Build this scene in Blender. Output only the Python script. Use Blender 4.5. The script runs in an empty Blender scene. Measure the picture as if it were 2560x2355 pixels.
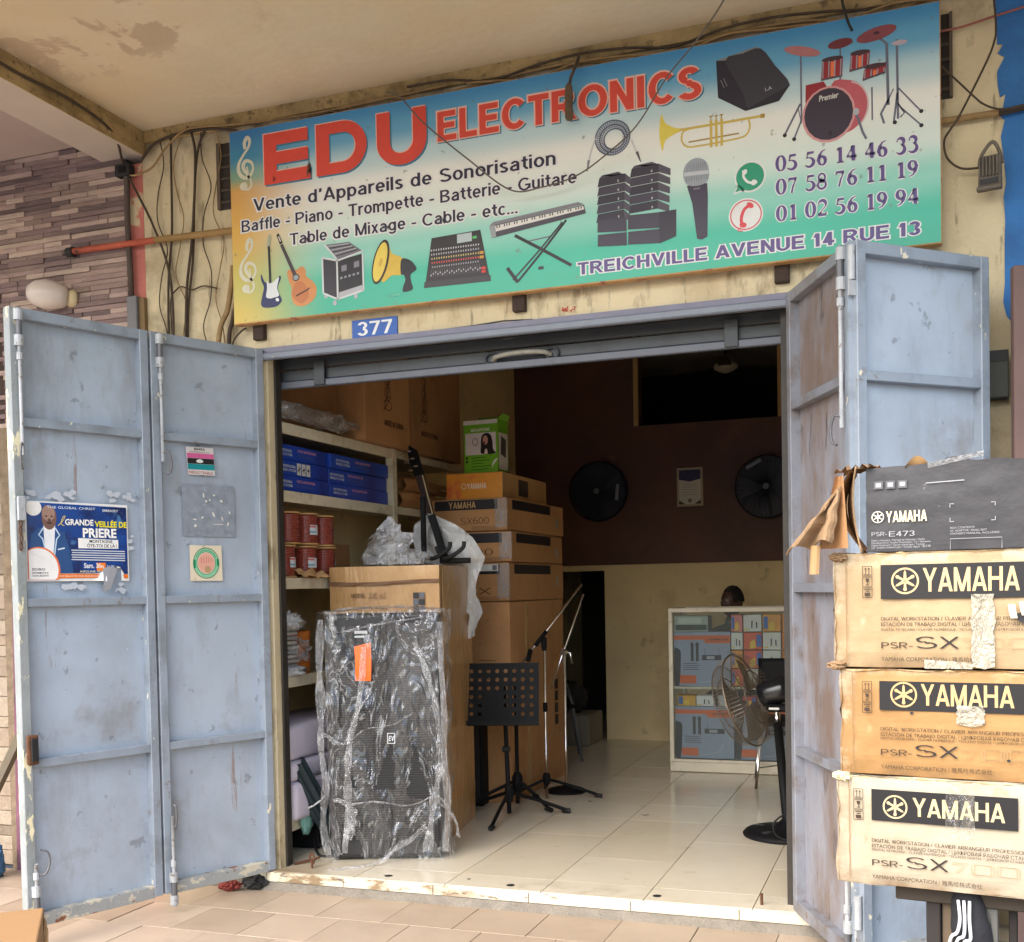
import bpy, bmesh, math, random
from mathutils import Vector, Matrix, noise
R = math.radians
rnd = random.Random(7)
S = bpy.context.scene
COL = S.collection

# ---------------------------------------------------------------- camera, sky, sun, exposure
cam = bpy.data.cameras.new("camera")
cam.sensor_width = 36.0
cam.lens = 36.0 * 2787.28 / 2560.0
cam.shift_y = (1552.2 - 1177.5) / 2560.0
cam.clip_start = 0.05
cam.clip_end = 3000.0
camo = bpy.data.objects.new("camera", cam)
COL.objects.link(camo)
_yaw, _pit, _rol = 0.3491, -0.029, -0.0195
_f = Vector((-math.sin(_yaw) * math.cos(_pit), math.cos(_yaw) * math.cos(_pit), math.sin(_pit)))
_r = Vector((math.cos(_yaw), math.sin(_yaw), 0))
_u = _r.cross(_f)
_r2 = math.cos(_rol) * _r + math.sin(_rol) * _u
_u2 = -math.sin(_rol) * _r + math.cos(_rol) * _u
camo.matrix_world = Matrix(((_r2.x, _u2.x, -_f.x, 0), (_r2.y, _u2.y, -_f.y, -4.8083), (_r2.z, _u2.z, -_f.z, 1.38), (0, 0, 0, 1)))
S.camera = camo

W = bpy.data.worlds.new("World")
S.world = W
W.use_nodes = True
wn = W.node_tree.nodes
bg = wn["Background"]
sky = wn.new("ShaderNodeTexSky")
sky.sky_type = 'NISHITA'
sky.sun_disc = False
SUN_EL, SUN_AZ = 48.0, 200.0            # azimuth clockwise from +y
sky.sun_elevation = R(SUN_EL)
sky.sun_rotation = R(SUN_AZ)
sky.air_density = 1.2
sky.dust_density = 3.5
sky.ozone_density = 1.0
W.node_tree.links.new(sky.outputs[0], bg.inputs[0])
bg.inputs[1].default_value = 0.15
sl = bpy.data.lights.new("sun", 'SUN')
sl.energy = 1.25
sl.angle = R(70)
sl.color = (1.0, 0.99, 0.975)
slo = bpy.data.objects.new("sun", sl)
COL.objects.link(slo)
_sd = Vector((math.sin(R(SUN_AZ)) * math.cos(R(SUN_EL)), math.cos(R(SUN_AZ)) * math.cos(R(SUN_EL)), math.sin(R(SUN_EL))))
slo.location = _sd * 30
slo.rotation_euler = (-_sd).to_track_quat('-Z', 'Y').to_euler()

S.view_settings.view_transform = 'Standard'
S.view_settings.look = 'None'
S.view_settings.exposure = 1.74
S.view_settings.gamma = 1.0
S.view_settings.use_curve_mapping = False
S.render.engine = 'CYCLES'
S.cycles.max_bounces = 8
S.cycles.diffuse_bounces = 5
S.cycles.glossy_bounces = 4
S.cycles.transmission_bounces = 6
S.cycles.transparent_max_bounces = 12
S.cycles.caustics_reflective = False
S.cycles.caustics_refractive = False
S.cycles.sample_clamp_indirect = 6.0
S.cycles.use_denoising = True

# ---------------------------------------------------------------- materials
_mc = {}
def srgb(r, g=None, b=None):
    if g is None:
        r, g, b = r
    return tuple(((c / 255.0) / 12.92 if c / 255.0 <= 0.04045 else ((c / 255.0 + 0.055) / 1.055) ** 2.4) for c in (r, g, b))

def M(name, col, rough=0.6, metal=0.0, spec=0.5, var=0.0, vs=6.0, bump=0.0, bs=60.0, bdet=4, layers=(), coat=0.0, stretch=(1, 1, 1), coord='Object'):
    """Painted or raw surface: base colour with fine value variation, wear layers with shapes of their own, and relief."""
    if name in _mc:
        return _mc[name]
    m = bpy.data.materials.new(name)
    m.use_nodes = True
    nt = m.node_tree
    p = nt.nodes["Principled BSDF"]
    p.inputs["Roughness"].default_value = rough
    p.inputs["Metallic"].default_value = metal
    p.inputs["Specular IOR Level"].default_value = spec
    if coat:
        p.inputs["Coat Weight"].default_value = coat
        p.inputs["Coat Roughness"].default_value = 0.15
    L = nt.links.new
    base = nt.nodes.new("ShaderNodeRGB")
    base.outputs[0].default_value = (*col, 1)
    out = base.outputs[0]
    tc = nt.nodes.new("ShaderNodeTexCoord")
    geo = nt.nodes.new("ShaderNodeNewGeometry")
    def mapped(sc, off=0.0):
        mp = nt.nodes.new("ShaderNodeMapping")
        mp.inputs["Scale"].default_value = sc
        mp.inputs["Location"].default_value = (off, off * 0.7, off * 1.3)
        L(geo.outputs['Position'] if coord == 'World' else tc.outputs[coord], mp.inputs[0])
        return mp.outputs[0]
    def nz(vec, scale, det=4.0, rg=0.6, dist=0.0):
        n = nt.nodes.new("ShaderNodeTexNoise")
        n.inputs["Scale"].default_value = scale
        n.inputs["Detail"].default_value = det
        n.inputs["Roughness"].default_value = rg
        n.inputs["Distortion"].default_value = dist
        L(vec, n.inputs["Vector"])
        return n.outputs[0]
    def mrange(v, a, b, c=0.0, d=1.0):
        r = nt.nodes.new("ShaderNodeMapRange")
        r.clamp = True
        for i, x in enumerate((a, b, c, d)):
            r.inputs[i + 1].default_value = x
        L(v, r.inputs[0])
        return r.outputs[0]
    if var:
        v = nz(mapped(stretch, 3.1), vs, 5)
        f = mrange(v, 0.25, 0.75, 1 - var, 1 + var)
        mul = nt.nodes.new("ShaderNodeVectorMath")
        mul.operation = 'SCALE'
        L(out, mul.inputs[0])
        L(f, mul.inputs["Scale"])
        out = mul.outputs[0]
    rsock = None
    for k, ly in enumerate(layers):
        v = nz(mapped(ly.get('st', (1, 1, 1)), 11.3 * (k + 1) + ly.get('o', 0)), ly.get('s', 5), ly.get('d', 6), ly.get('r', 0.65), ly.get('w', 0.0))
        f = mrange(v, ly.get('lo', 0.5), ly.get('hi', 0.55), 0, ly.get('a', 1.0))
        for ax in 'xyz':
            if ax in ly:
                sp = nt.nodes.new("ShaderNodeSeparateXYZ")
                L(geo.outputs['Position'] if coord == 'World' else tc.outputs['Object'], sp.inputs[0])
                g = mrange(sp.outputs['XYZ'.index(ax.upper())], ly[ax][0], ly[ax][1], 1, 0)
                if ly.get('add'):
                    # gradient shifts the threshold, so the patch edge stays ragged
                    ad = nt.nodes.new("ShaderNodeMath")
                    ad.operation = 'MULTIPLY_ADD'
                    L(g, ad.inputs[0])
                    ad.inputs[1].default_value = ly['add']
                    L(v, ad.inputs[2])
                    f = mrange(ad.outputs[0], ly.get('lo', 0.5), ly.get('hi', 0.55), 0, ly.get('a', 1.0))
                else:
                    mm = nt.nodes.new("ShaderNodeMath")
                    mm.operation = 'MULTIPLY'
                    L(f, mm.inputs[0])
                    L(g, mm.inputs[1])
                    f = mm.outputs[0]
        mx = nt.nodes.new("ShaderNodeMix")
        mx.data_type = 'RGBA'
        L(f, mx.inputs[0])
        L(out, mx.inputs[6])
        mx.inputs[7].default_value = (*ly['c'], 1)
        out = mx.outputs[2]
    L(out, p.inputs["Base Color"])
    if bump:
        b = nt.nodes.new("ShaderNodeBump")
        b.inputs["Strength"].default_value = bump
        b.inputs["Distance"].default_value = 0.01
        L(nz(mapped(stretch, 1.7), bs, bdet), b.inputs["Height"])
        L(b.outputs[0], p.inputs["Normal"])
    _mc[name] = m
    return m

def flat(rgb, rough=0.5, spec=0.35):
    """Printed ink or plain paint of one colour."""
    rgb = tuple(int(round(c)) for c in rgb)
    return M("ink_%02x%02x%02x_%d" % (*rgb, int(rough * 100)), srgb(rgb), rough=rough, spec=spec, var=0.06, vs=25)

# ---------------------------------------------------------------- mesh builder
def smooth_line(pts, n=6, closed=False):
    P = [Vector(p) if len(p) == 3 else Vector((p[0], p[1], 0)) for p in pts]
    two = len(pts[0]) == 2
    N = len(P)
    o = []
    rng = range(N) if closed else range(N - 1)
    for i in rng:
        if closed:
            a, b, c, d = P[(i - 1) % N], P[i], P[(i + 1) % N], P[(i + 2) % N]
        else:
            a, b, c, d = P[max(i - 1, 0)], P[i], P[i + 1], P[min(i + 2, N - 1)]
        for k in range(n):
            t = k / n
            o.append(0.5 * ((2 * b) + (c - a) * t + (2 * a - 5 * b + 4 * c - d) * t * t + (3 * b - a - 3 * c + d) * t ** 3))
    if not closed:
        o.append(P[-1])
    return [(p.x, p.y) for p in o] if two else o

_tx = {}
def text_tris(s, off=0.0):
    k = (s, off)
    if k not in _tx:
        cu = bpy.data.curves.new("tmp", 'FONT')
        cu.body = s
        cu.offset = off
        cu.resolution_u = 3
        ob = bpy.data.objects.new("tmp", cu)
        me = ob.to_mesh()
        vs = [(v.co.x, v.co.y) for v in me.vertices]
        fs = [tuple(p.vertices) for p in me.polygons]
        ob.to_mesh_clear()
        bpy.data.objects.remove(ob)
        bpy.data.curves.remove(cu)
        _tx[k] = (vs, fs)
    return _tx[k]

class MB:
    def __init__(s):
        s.v, s.f, s.m, s.mats = [], [], [], []
    def mi(s, mat):
        if mat not in s.mats:
            s.mats.append(mat)
        return s.mats.index(mat)
    def add(s, vs, fs, mat):
        b = len(s.v)
        k = s.mi(mat)
        s.v += [tuple(v) for v in vs]
        s.f += [tuple(i + b for i in f) for f in fs]
        s.m += [k] * len(fs)
        return s
    def box(s, x0, x1, y0, y1, z0, z1, mat, rot=None, piv=None):
        vs = [Vector((x, y, z)) for z in (z0, z1) for y in (y0, y1) for x in (x0, x1)]
        if rot is not None:
            c = Vector(piv) if piv is not None else Vector(((x0 + x1) / 2, (y0 + y1) / 2, (z0 + z1) / 2))
            vs = [rot @ (v - c) + c for v in vs]
        return s.add(vs, [(0, 2, 3, 1), (4, 5, 7, 6), (0, 1, 5, 4), (1, 3, 7, 5), (3, 2, 6, 7), (2, 0, 4, 6)], mat)
    def tube(s, path, r, mat, n=8, caps=True, closed=False):
        P = [Vector(p) for p in path]
        N = len(P)
        rr = r if isinstance(r, (list, tuple)) else [r] * N
        vs, fs = [], []
        up = None
        for i in range(N):
            t = (P[(i + 1) % N] - P[i - 1]) if closed else (P[min(i + 1, N - 1)] - P[max(i - 1, 0)])
            t.normalize()
            if up is None:
                up = Vector((0, 0, 1)) if abs(t.z) < 0.9 else Vector((1, 0, 0))
            a = t.cross(up)
            if a.length < 1e-6:
                a = t.orthogonal()
            a.normalize()
            b = a.cross(t).normalized()
            up = b
            for k in range(n):
                an = 2 * math.pi * k / n
                vs.append(P[i] + (a * math.cos(an) + b * math.sin(an)) * rr[i])
        for i in range(N if closed else N - 1):
            j = (i + 1) % N
            for k in range(n):
                l = (k + 1) % n
                fs.append((i * n + k, i * n + l, j * n + l, j * n + k))
        if caps and not closed:
            fs.append(tuple(range(n)))
            fs.append(tuple((N - 1) * n + k for k in reversed(range(n))))
        return s.add(vs, fs, mat)
    def lathe(s, prof, mat, n=24, c=(0, 0, 0), axis=None, caps=True):
        M3 = Vector((0, 0, 1)).rotation_difference(Vector(axis)).to_matrix() if axis is not None else Matrix.Identity(3)
        c = Vector(c)
        vs, fs = [], []
        for r, z in prof:
            for k in range(n):
                a = 2 * math.pi * k / n
                vs.append(M3 @ Vector((r * math.cos(a), r * math.sin(a), z)) + c)
        for i in range(len(prof) - 1):
            for k in range(n):
                l = (k + 1) % n
                fs.append((i * n + k, i * n + l, (i + 1) * n + l, (i + 1) * n + k))
        if caps:
            fs.append(tuple(reversed(range(n))))
            fs.append(tuple((len(prof) - 1) * n + k for k in range(n)))
        return s.add(vs, fs, mat)
    def grid(s, fn, nu, nv, mat, keep=None):
        vs = [fn(i / nu, j / nv) for j in range(nv + 1) for i in range(nu + 1)]
        fs = []
        for j in range(nv):
            for i in range(nu):
                if keep is None or keep((i + .5) / nu, (j + .5) / nv):
                    a = j * (nu + 1) + i
                    fs.append((a, a + 1, a + nu + 2, a + nu + 1))
        return s.add(vs, fs, mat)
    # ---- flat print in the local XZ plane, facing -y
    def poly(s, pts, mat, y=0.0):
        return s.add([(p[0], y, p[1]) for p in pts], [tuple(range(len(pts)))], mat)
    def rect(s, x0, x1, z0, z1, mat, y=0.0):
        return s.poly([(x0, z0), (x1, z0), (x1, z1), (x0, z1)], mat, y)
    def ell(s, cx, cz, rx, rz, mat, y=0.0, rot=0.0, n=20, a0=0, a1=360):
        c, si = math.cos(R(rot)), math.sin(R(rot))
        P = []
        full = abs(a1 - a0) >= 360
        for k in range(n if full else n + 1):
            a = R(a0 + (a1 - a0) * k / n)
            x, z = rx * math.cos(a), rz * math.sin(a)
            P.append((cx + x * c - z * si, cz + x * si + z * c))
        return s.poly(P, mat, y)
    def ring(s, cx, cz, rx, rz, w, mat, y=0.0, n=28, rot=0.0, a0=0, a1=360):
        c, si = math.cos(R(rot)), math.sin(R(rot))
        vs, fs = [], []
        for k in range(n + 1):
            a = R(a0 + (a1 - a0) * k / n)
            for q in (0, w):
                x, z = (rx - q) * math.cos(a), (rz - q) * math.sin(a)
                vs.append((cx + x * c - z * si, y, cz + x * si + z * c))
        for k in range(n):
            fs.append((2 * k, 2 * k + 2, 2 * k + 3, 2 * k + 1))
        return s.add(vs, fs, mat)
    def line(s, pts, w, mat, y=0.0):
        ws = w if isinstance(w, (list, tuple)) else [w] * len(pts)
        vs, fs = [], []
        N = len(pts)
        for i in range(N):
            a, b = pts[max(i - 1, 0)], pts[min(i + 1, N - 1)]
            dx, dz = b[0] - a[0], b[1] - a[1]
            l = math.hypot(dx, dz) or 1
            nx, nz_ = -dz / l * ws[i] / 2, dx / l * ws[i] / 2
            vs += [(pts[i][0] + nx, y, pts[i][1] + nz_), (pts[i][0] - nx, y, pts[i][1] - nz_)]
        for i in range(N - 1):
            fs.append((2 * i, 2 * i + 1, 2 * i + 3, 2 * i + 2))
        return s.add(vs, fs, mat)
    def text(s, body, x, z, h, mat, w=None, off=0.0, y=0.0, fit=False, shear=0.0, rot=0.0, right=None):
        """Lettering with its baseline at z and capital height h; w stretches it to that width."""
        cap = max(v[1] for v in text_tris("H", 0.0)[0])
        vs, fs = text_tris(body, off)
        if not vs:
            return s
        base = text_tris(body, 0.0)[0]
        x0, x1 = min(v[0] for v in base), max(v[0] for v in base)
        sz = h / cap
        sx = (w / (x1 - x0)) if w else sz
        c, si = math.cos(R(rot)), math.sin(R(rot))
        o = []
        for vx, vz in vs:
            a, b = (vx - x0) * sx + vz * sz * shear, vz * sz
            o.append((x + a * c - b * si, y, z + a * si + b * c))
        return s.add(o, fs, mat)
    def prism(s, pts, y0, y1, mat):
        """Outline in XZ (counter-clockwise seen from -y) given thickness from y0 (front) to y1 (back)."""
        n = len(pts)
        vs = [(p[0], y0, p[1]) for p in pts] + [(p[0], y1, p[1]) for p in pts]
        fs = [tuple(range(n)), tuple(reversed(range(n, 2 * n)))]
        fs += [((i + 1) % n, i, n + i, n + (i + 1) % n) for i in range(n)]
        return s.add(vs, fs, mat)
    def xform(s, mat4):
        s.v = [tuple(mat4 @ Vector(v)) for v in s.v]
        return s
    def build(s, name, parent=None, loc=(0, 0, 0), rz=0.0, smooth=False, bevel=0.0, rot=None, segs=1):
        me = bpy.data.meshes.new(name)
        me.from_pydata(s.v, [], s.f)
        for mt in s.mats:
            me.materials.append(mt)
        me.polygons.foreach_set("material_index", s.m)
        if bevel:
            bm = bmesh.new()
            bm.from_mesh(me)
            bmesh.ops.remove_doubles(bm, verts=bm.verts, dist=1e-5)
            es = [e for e in bm.edges if len(e.link_faces) == 2 and e.calc_face_angle(0) > 0.5]
            bmesh.ops.bevel(bm, geom=es, offset=bevel, segments=segs, affect='EDGES', profile=0.5, clamp_overlap=True)
            bm.to_mesh(me)
            bm.free()
        if smooth:
            me.polygons.foreach_set("use_smooth", [True] * len(me.polygons))
        me.update()
        o = bpy.data.objects.new(name, me)
        COL.objects.link(o)
        o.location = loc
        o.rotation_euler = rot if rot is not None else (0, 0, rz)
        if parent is not None:
            o.parent = parent
        return o

def tag(o, label=None, cat=None, group=None, kind=None):
    if label: o["label"] = label
    if cat: o["category"] = cat
    if group: o["group"] = group
    if kind: o["kind"] = kind
    return o

def thing(name, label, cat, loc=(0, 0, 0), rz=0.0, group=None, rot=None):
    o = bpy.data.objects.new(name, None)
    o.empty_display_size = 0.1
    COL.objects.link(o)
    o.location = loc
    o.rotation_euler = rot if rot is not None else (0, 0, rz)
    return tag(o, label, cat, group)

def struct(o):
    o["kind"] = "structure"
    return o

def place(proto_mesh_obj, name, parent, loc, rz=0.0, scale=None):
    c = bpy.data.objects.new(name, proto_mesh_obj.data)
    COL.objects.link(c)
    c.parent = parent
    c.location = loc
    c.rotation_euler = (0, 0, rz)
    if scale:
        c.scale = scale
    return c

# ---------------------------------------------------------------- plain grotesque lettering built from bars, slants and arcs
def glyph(c, W):
    """Bars (v, h), slants cut level (d) and arcs (a) in units of the capital height; returns (strokes, advance width)."""
    H = W * 0.86
    t, m, w2 = 1 - H / 2, 0.5, W / 2
    X = 0.74                                   # height of small letters
    xt = X - H / 2
    def bowl(cx, cy, rx, ry, a0=0, a1=360): return ('a', cx, cy, rx - w2, ry - H / 2, a0, a1)
    U_ = {
        'A': ([('d', 0.0, 0, 0.30, 1), ('d', 0.60 + 0.0, 0, 0.30, 1), ('h', 0.28, 0.20, 0.62)], 0.60 + W),
        'B': ([('v', w2, 0, 1), ('h', t, w2, 0.40), ('h', 0.53, w2, 0.42), ('h', H / 2, w2, 0.42), bowl(0.38, 0.765, 0.28, 0.235, -90, 90), bowl(0.40, 0.265, 0.30, 0.265, -90, 90)], 0.74),
        'C': ([bowl(0.43, 0.5, 0.43, 0.51, 42, 318)], 0.80),
        'D': ([('v', w2, 0, 1), ('h', t, w2, 0.38), ('h', H / 2, w2, 0.38), bowl(0.36, 0.5, 0.42, 0.5, -90, 90)], 0.80),
        'E': ([('v', w2, 0, 1), ('h', t, w2, 0.64), ('h', 0.52, w2, 0.60), ('h', H / 2, w2, 0.66)], 0.68),
        'F': ([('v', w2, 0, 1), ('h', t, w2, 0.62), ('h', 0.50, w2, 0.54)], 0.64),
        'G': ([bowl(0.44, 0.5, 0.44, 0.51, 45, 330), ('h', 0.44, 0.48, 0.86), ('v', 0.86 - w2, 0.14, 0.44)], 0.88),
        'H': ([('v', w2, 0, 1), ('v', 0.74 - w2, 0, 1), ('h', 0.52, w2, 0.74 - w2)], 0.76),
        'I': ([('v', w2, 0, 1)], W + 0.04),
        'J': ([('v', 0.50 - w2, 0.28, 1), bowl(0.25, 0.28, 0.25, 0.30, 180, 360)], 0.54),
        'K': ([('v', w2, 0, 1), ('d', W * 0.9, 0.30, 0.62, 1), ('d', 0.24, 0.48, 0.66, 0, )], 0.78),
        'L': ([('v', w2, 0, 1), ('h', H / 2, w2, 0.60)], 0.60),
        'M': ([('v', w2, 0, 1), ('v', 0.86 - w2, 0, 1), ('d', 0.0, 1, 0.43 - w2, 0), ('d', 0.86 - W, 1, 0.43 - w2, 0)], 0.88),
        'N': ([('v', w2, 0, 1), ('v', 0.74 - w2, 0, 1), ('d', 0.0, 1, 0.74 - W, 0)], 0.76),
        'O': ([bowl(0.46, 0.5, 0.46, 0.51)], 0.92),
        'P': ([('v', w2, 0, 1), ('h', t, w2, 0.40), ('h', 0.44, w2, 0.40), bowl(0.38, 0.705, 0.32, 0.295, -90, 90)], 0.72),
        'Q': ([bowl(0.46, 0.5, 0.46, 0.51), ('d', 0.50, 0.24, 0.72, -0.04)], 0.92),
        'R': ([('v', w2, 0, 1), ('h', t, w2, 0.42), ('h', 0.46, w2, 0.42), bowl(0.40, 0.715, 0.32, 0.285, -90, 90), ('d', 0.30, 0.46, 0.58, 0)], 0.78),
        'S': ([bowl(0.35, 0.745, 0.32, 0.265, 25, 250), bowl(0.36, 0.265, 0.36, 0.275, -155, 80), ('d', 0.30 - w2, 0.60, 0.42 - w2, 0.40)], 0.72),
        'T': ([('v', 0.34, 0, 1), ('h', t, 0, 0.68)], 0.68),
        'U': ([('v', w2, 0.32, 1), ('v', 0.74 - w2, 0.32, 1), bowl(0.37, 0.34, 0.37, 0.35, 180, 360)], 0.76),
        'V': ([('d', 0.0, 1, 0.30, 0), ('d', 0.60, 1, 0.30, 0)], 0.60 + W),
        'W': ([('d', 0.0, 1, 0.24, 0), ('d', 0.46, 1, 0.24, 0), ('d', 0.46, 1, 0.70, 0), ('d', 0.92, 1, 0.70, 0)], 0.92 + W),
        'X': ([('d', 0.0, 1, 0.52, 0), ('d', 0.52, 1, 0.0, 0)], 0.54 + W),
        'Y': ([('v', 0.29 + w2, 0, 0.46), ('d', 0.0, 1, 0.29, 0.42), ('d', 0.58, 1, 0.29, 0.42)], 0.58 + W),
        'Z': ([('h', t, 0, 0.62), ('h', H / 2, 0, 0.64), ('d', 0.0, 0.04, 0.62 - W, 0.96)], 0.66),
        'a': ([('v', 0.54 - w2, 0, 0.50), bowl(0.29, X - 0.25, 0.25, 0.25, 0, 165), bowl(0.25, 0.215, 0.25, 0.225, 60, 330), ('h', 0.415, 0.22, 0.46)], 0.58),
        'b': ([('v', w2, 0, 1), bowl(0.30, X / 2, 0.29, X / 2 + 0.01)], 0.60),
        'c': ([bowl(0.29, X / 2, 0.29, X / 2 + 0.01, 45, 315)], 0.54),
        'd': ([('v', 0.58 - w2, 0, 1), bowl(0.29, X / 2, 0.29, X / 2 + 0.01)], 0.61),
        'e': ([bowl(0.29, X / 2, 0.29, X / 2 + 0.01, 0, 318), ('h', 0.365, 0.06, 0.56)], 0.59),
        'f': ([('v', 0.16 + w2 * 0.2, 0, 0.80), bowl(0.36, 0.78, 0.24, 0.24, 95, 180), ('h', xt, 0, 0.36)], 0.36),
        'g': ([('v', 0.58 - w2, 0.0, X), bowl(0.29, X / 2 + 0.01, 0.29, X / 2 - 0.01), bowl(0.29, -0.02, 0.29, 0.24, 200, 360)], 0.61),
        'h': ([('v', w2, 0, 1), ('v', 0.54 - w2, 0, 0.46), bowl(0.27, 0.46, 0.27, 0.28, 0, 180)], 0.57),
        'i': ([('v', w2, 0, X), ('v', w2, 1 - H, 1)], W + 0.02),
        'l': ([('v', w2, 0, 1)], W + 0.02),
        'm': ([('v', w2, 0, X), ('v', 0.46 - w2 + 0.01, 0, 0.50), ('v', 0.88 - w2, 0, 0.50), bowl(0.235, 0.50, 0.235, 0.25, 0, 180), bowl(0.66, 0.50, 0.235, 0.25, 0, 180)], 0.90),
        'n': ([('v', w2, 0, X), ('v', 0.54 - w2, 0, 0.48), bowl(0.27, 0.48, 0.27, 0.27, 0, 180)], 0.57),
        'o': ([bowl(0.30, X / 2, 0.30, X / 2 + 0.01)], 0.60),
        'p': ([('v', w2, -0.27, X), bowl(0.30, X / 2, 0.29, X / 2 + 0.01)], 0.60),
        'r': ([('v', w2, 0, X), bowl(0.32, 0.44, 0.32, 0.31, 75, 180)], 0.38),
        's': ([bowl(0.25, 0.555, 0.23, 0.195, 20, 255), bowl(0.25, 0.20, 0.25, 0.21, -160, 75), ('d', 0.22 - w2, 0.44, 0.30 - w2, 0.30)], 0.52),
        't': ([('v', 0.16 + w2 * 0.2, 0.18, 0.94), bowl(0.36, 0.20, 0.22, 0.21, 180, 275), ('h', xt, 0, 0.36)], 0.36),
        'u': ([('v', w2, 0.26, X), ('v', 0.54 - w2, 0, X), bowl(0.27, 0.27, 0.27, 0.28, 180, 360)], 0.57),
        'v': ([('d', 0.0, X, 0.20, 0), ('d', 0.40, X, 0.20, 0)], 0.42 + W),
        'x': ([('d', 0.0, X, 0.36, 0), ('d', 0.36, X, 0.0, 0)], 0.38 + W),
        'y': ([('d', 0.0, X, 0.20, 0.02), ('d', 0.40, X, 0.12, -0.26)], 0.42 + W),
        '0': ([bowl(0.29, 0.5, 0.29, 0.51)], 0.60),
        '1': ([('v', 0.36 - w2, 0, 1), ('d', 0.02, 0.70, 0.34 - W, 0.98)], 0.46),
        '2': ([bowl(0.29, 0.70, 0.28, 0.31, -25, 170), ('d', 0.01, 0.06, 0.40, 0.58), ('h', H / 2, 0, 0.58)], 0.60),
        '3': ([bowl(0.28, 0.745, 0.27, 0.265, -80, 165), bowl(0.28, 0.275, 0.29, 0.285, -165, 85)], 0.60),
        '4': ([('v', 0.48 - w2, 0, 1), ('h', 0.28, 0, 0.60), ('d', 0.0, 0.28, 0.48 - W, 1)], 0.62),
        '5': ([('h', t, 0.12, 0.56), ('d', 0.02, 0.46, 0.10, 0.98), bowl(0.28, 0.315, 0.30, 0.325, -165, 140)], 0.60),
        '6': ([bowl(0.30, 0.32, 0.29, 0.33), bowl(0.38, 0.50, 0.37, 0.51, 70, 205)], 0.60),
        '7': ([('h', t, 0, 0.58), ('d', 0.12, 0, 0.58 - W, 0.92)], 0.60),
        '8': ([bowl(0.29, 0.75, 0.26, 0.26), bowl(0.29, 0.27, 0.29, 0.28)], 0.60),
        '9': ([bowl(0.29, 0.68, 0.29, 0.33), bowl(0.21, 0.50, 0.37, 0.51, -110, 25)], 0.60),
        '-': ([('h', 0.36, 0.0, 0.34)], 0.34), '.': ([('v', w2, 0, H)], W + 0.04), '’': ([('d', 0.02, 0.72, 0.06, 1.0)], 0.14 + W * 0.6),
        '/': ([('d', 0.0, 0, 0.26, 1)], 0.32 + W), ':': ([('v', w2, 0, H), ('v', w2, X - H, X)], W + 0.06),
    }
    if c == ' ':
        return [], 0.30
    return U_.get(c, ([('v', w2, 0, 1)], W + 0.1))

def _grot(s, body, x, z, h, mat, w=None, W=0.2, grow=0.0, y=0.0, sp=0.07, hscale=1.0, rot=0.0, shear=0.0):
    """Grotesque lettering: baseline z, capital height h, total width w; grow thickens every stroke (for outlines)."""
    tot = sum(glyph(c, W)[1] + sp for c in body) - sp
    sx = (w / tot) if w else h * hscale
    cx = x
    k = 0
    ca, sa = math.cos(R(rot)), math.sin(R(rot))
    def put(pts, yy):
        pts = [(p[0] - x + (p[1] - z) * shear, p[1] - z) for p in pts]
        s.poly([(x + p[0] * ca - p[1] * sa, z + p[0] * sa + p[1] * ca) for p in pts], mat, yy)
    for c in body:
        st, adv = glyph(c, W)
        g = grow / h
        hw, hh = W / 2 + g, W * 0.43 + g
        for e in st:
            yy = y - 0.00006 * (k % 5)
            k += 1
            q = lambda u, v: (cx + u * sx, z + v * h)
            if e[0] == 'v':
                put([q(e[1] - hw, e[2] - g), q(e[1] + hw, e[2] - g), q(e[1] + hw, e[3] + g), q(e[1] - hw, e[3] + g)], yy)
            elif e[0] == 'h':
                put([q(e[2] - g, e[1] - hh), q(e[3] + g, e[1] - hh), q(e[3] + g, e[1] + hh), q(e[2] - g, e[1] + hh)], yy)
            elif e[0] == 'd':
                x0, z0, x1, z1 = e[1:5]
                if z0 > z1:
                    x0, z0, x1, z1 = x1, z1, x0, z0
                sl = (x1 - x0) / (z1 - z0)
                x0, x1, z0, z1 = x0 - sl * g, x1 + sl * g, z0 - g, z1 + g
                put([q(x0 - g, z0), q(x0 + W + g, z0), q(x1 + W + g, z1), q(x1 - g, z1)], yy)
            else:
                _, ax, az, rx, rz_, a0, a1 = e
                n = max(6, int(abs(a1 - a0) / 18))
                full = abs(a1 - a0) >= 360
                if not full and g:
                    a0, a1 = a0 - g * 50, a1 + g * 50
                P = []
                for i in range(n + 1):
                    a = R(a0 + (a1 - a0) * i / n)
                    P.append((math.cos(a), math.sin(a)))
                for i in range(n):
                    put([q(ax + (rx - hw) * P[i][0], az + (rz_ - hh) * P[i][1]), q(ax + (rx + hw) * P[i][0], az + (rz_ + hh) * P[i][1]),
                         q(ax + (rx + hw) * P[i + 1][0], az + (rz_ + hh) * P[i + 1][1]), q(ax + (rx - hw) * P[i + 1][0], az + (rz_ - hh) * P[i + 1][1])], yy)
        cx += (adv + sp) * sx
    return s
MB.grot = _grot

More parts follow.
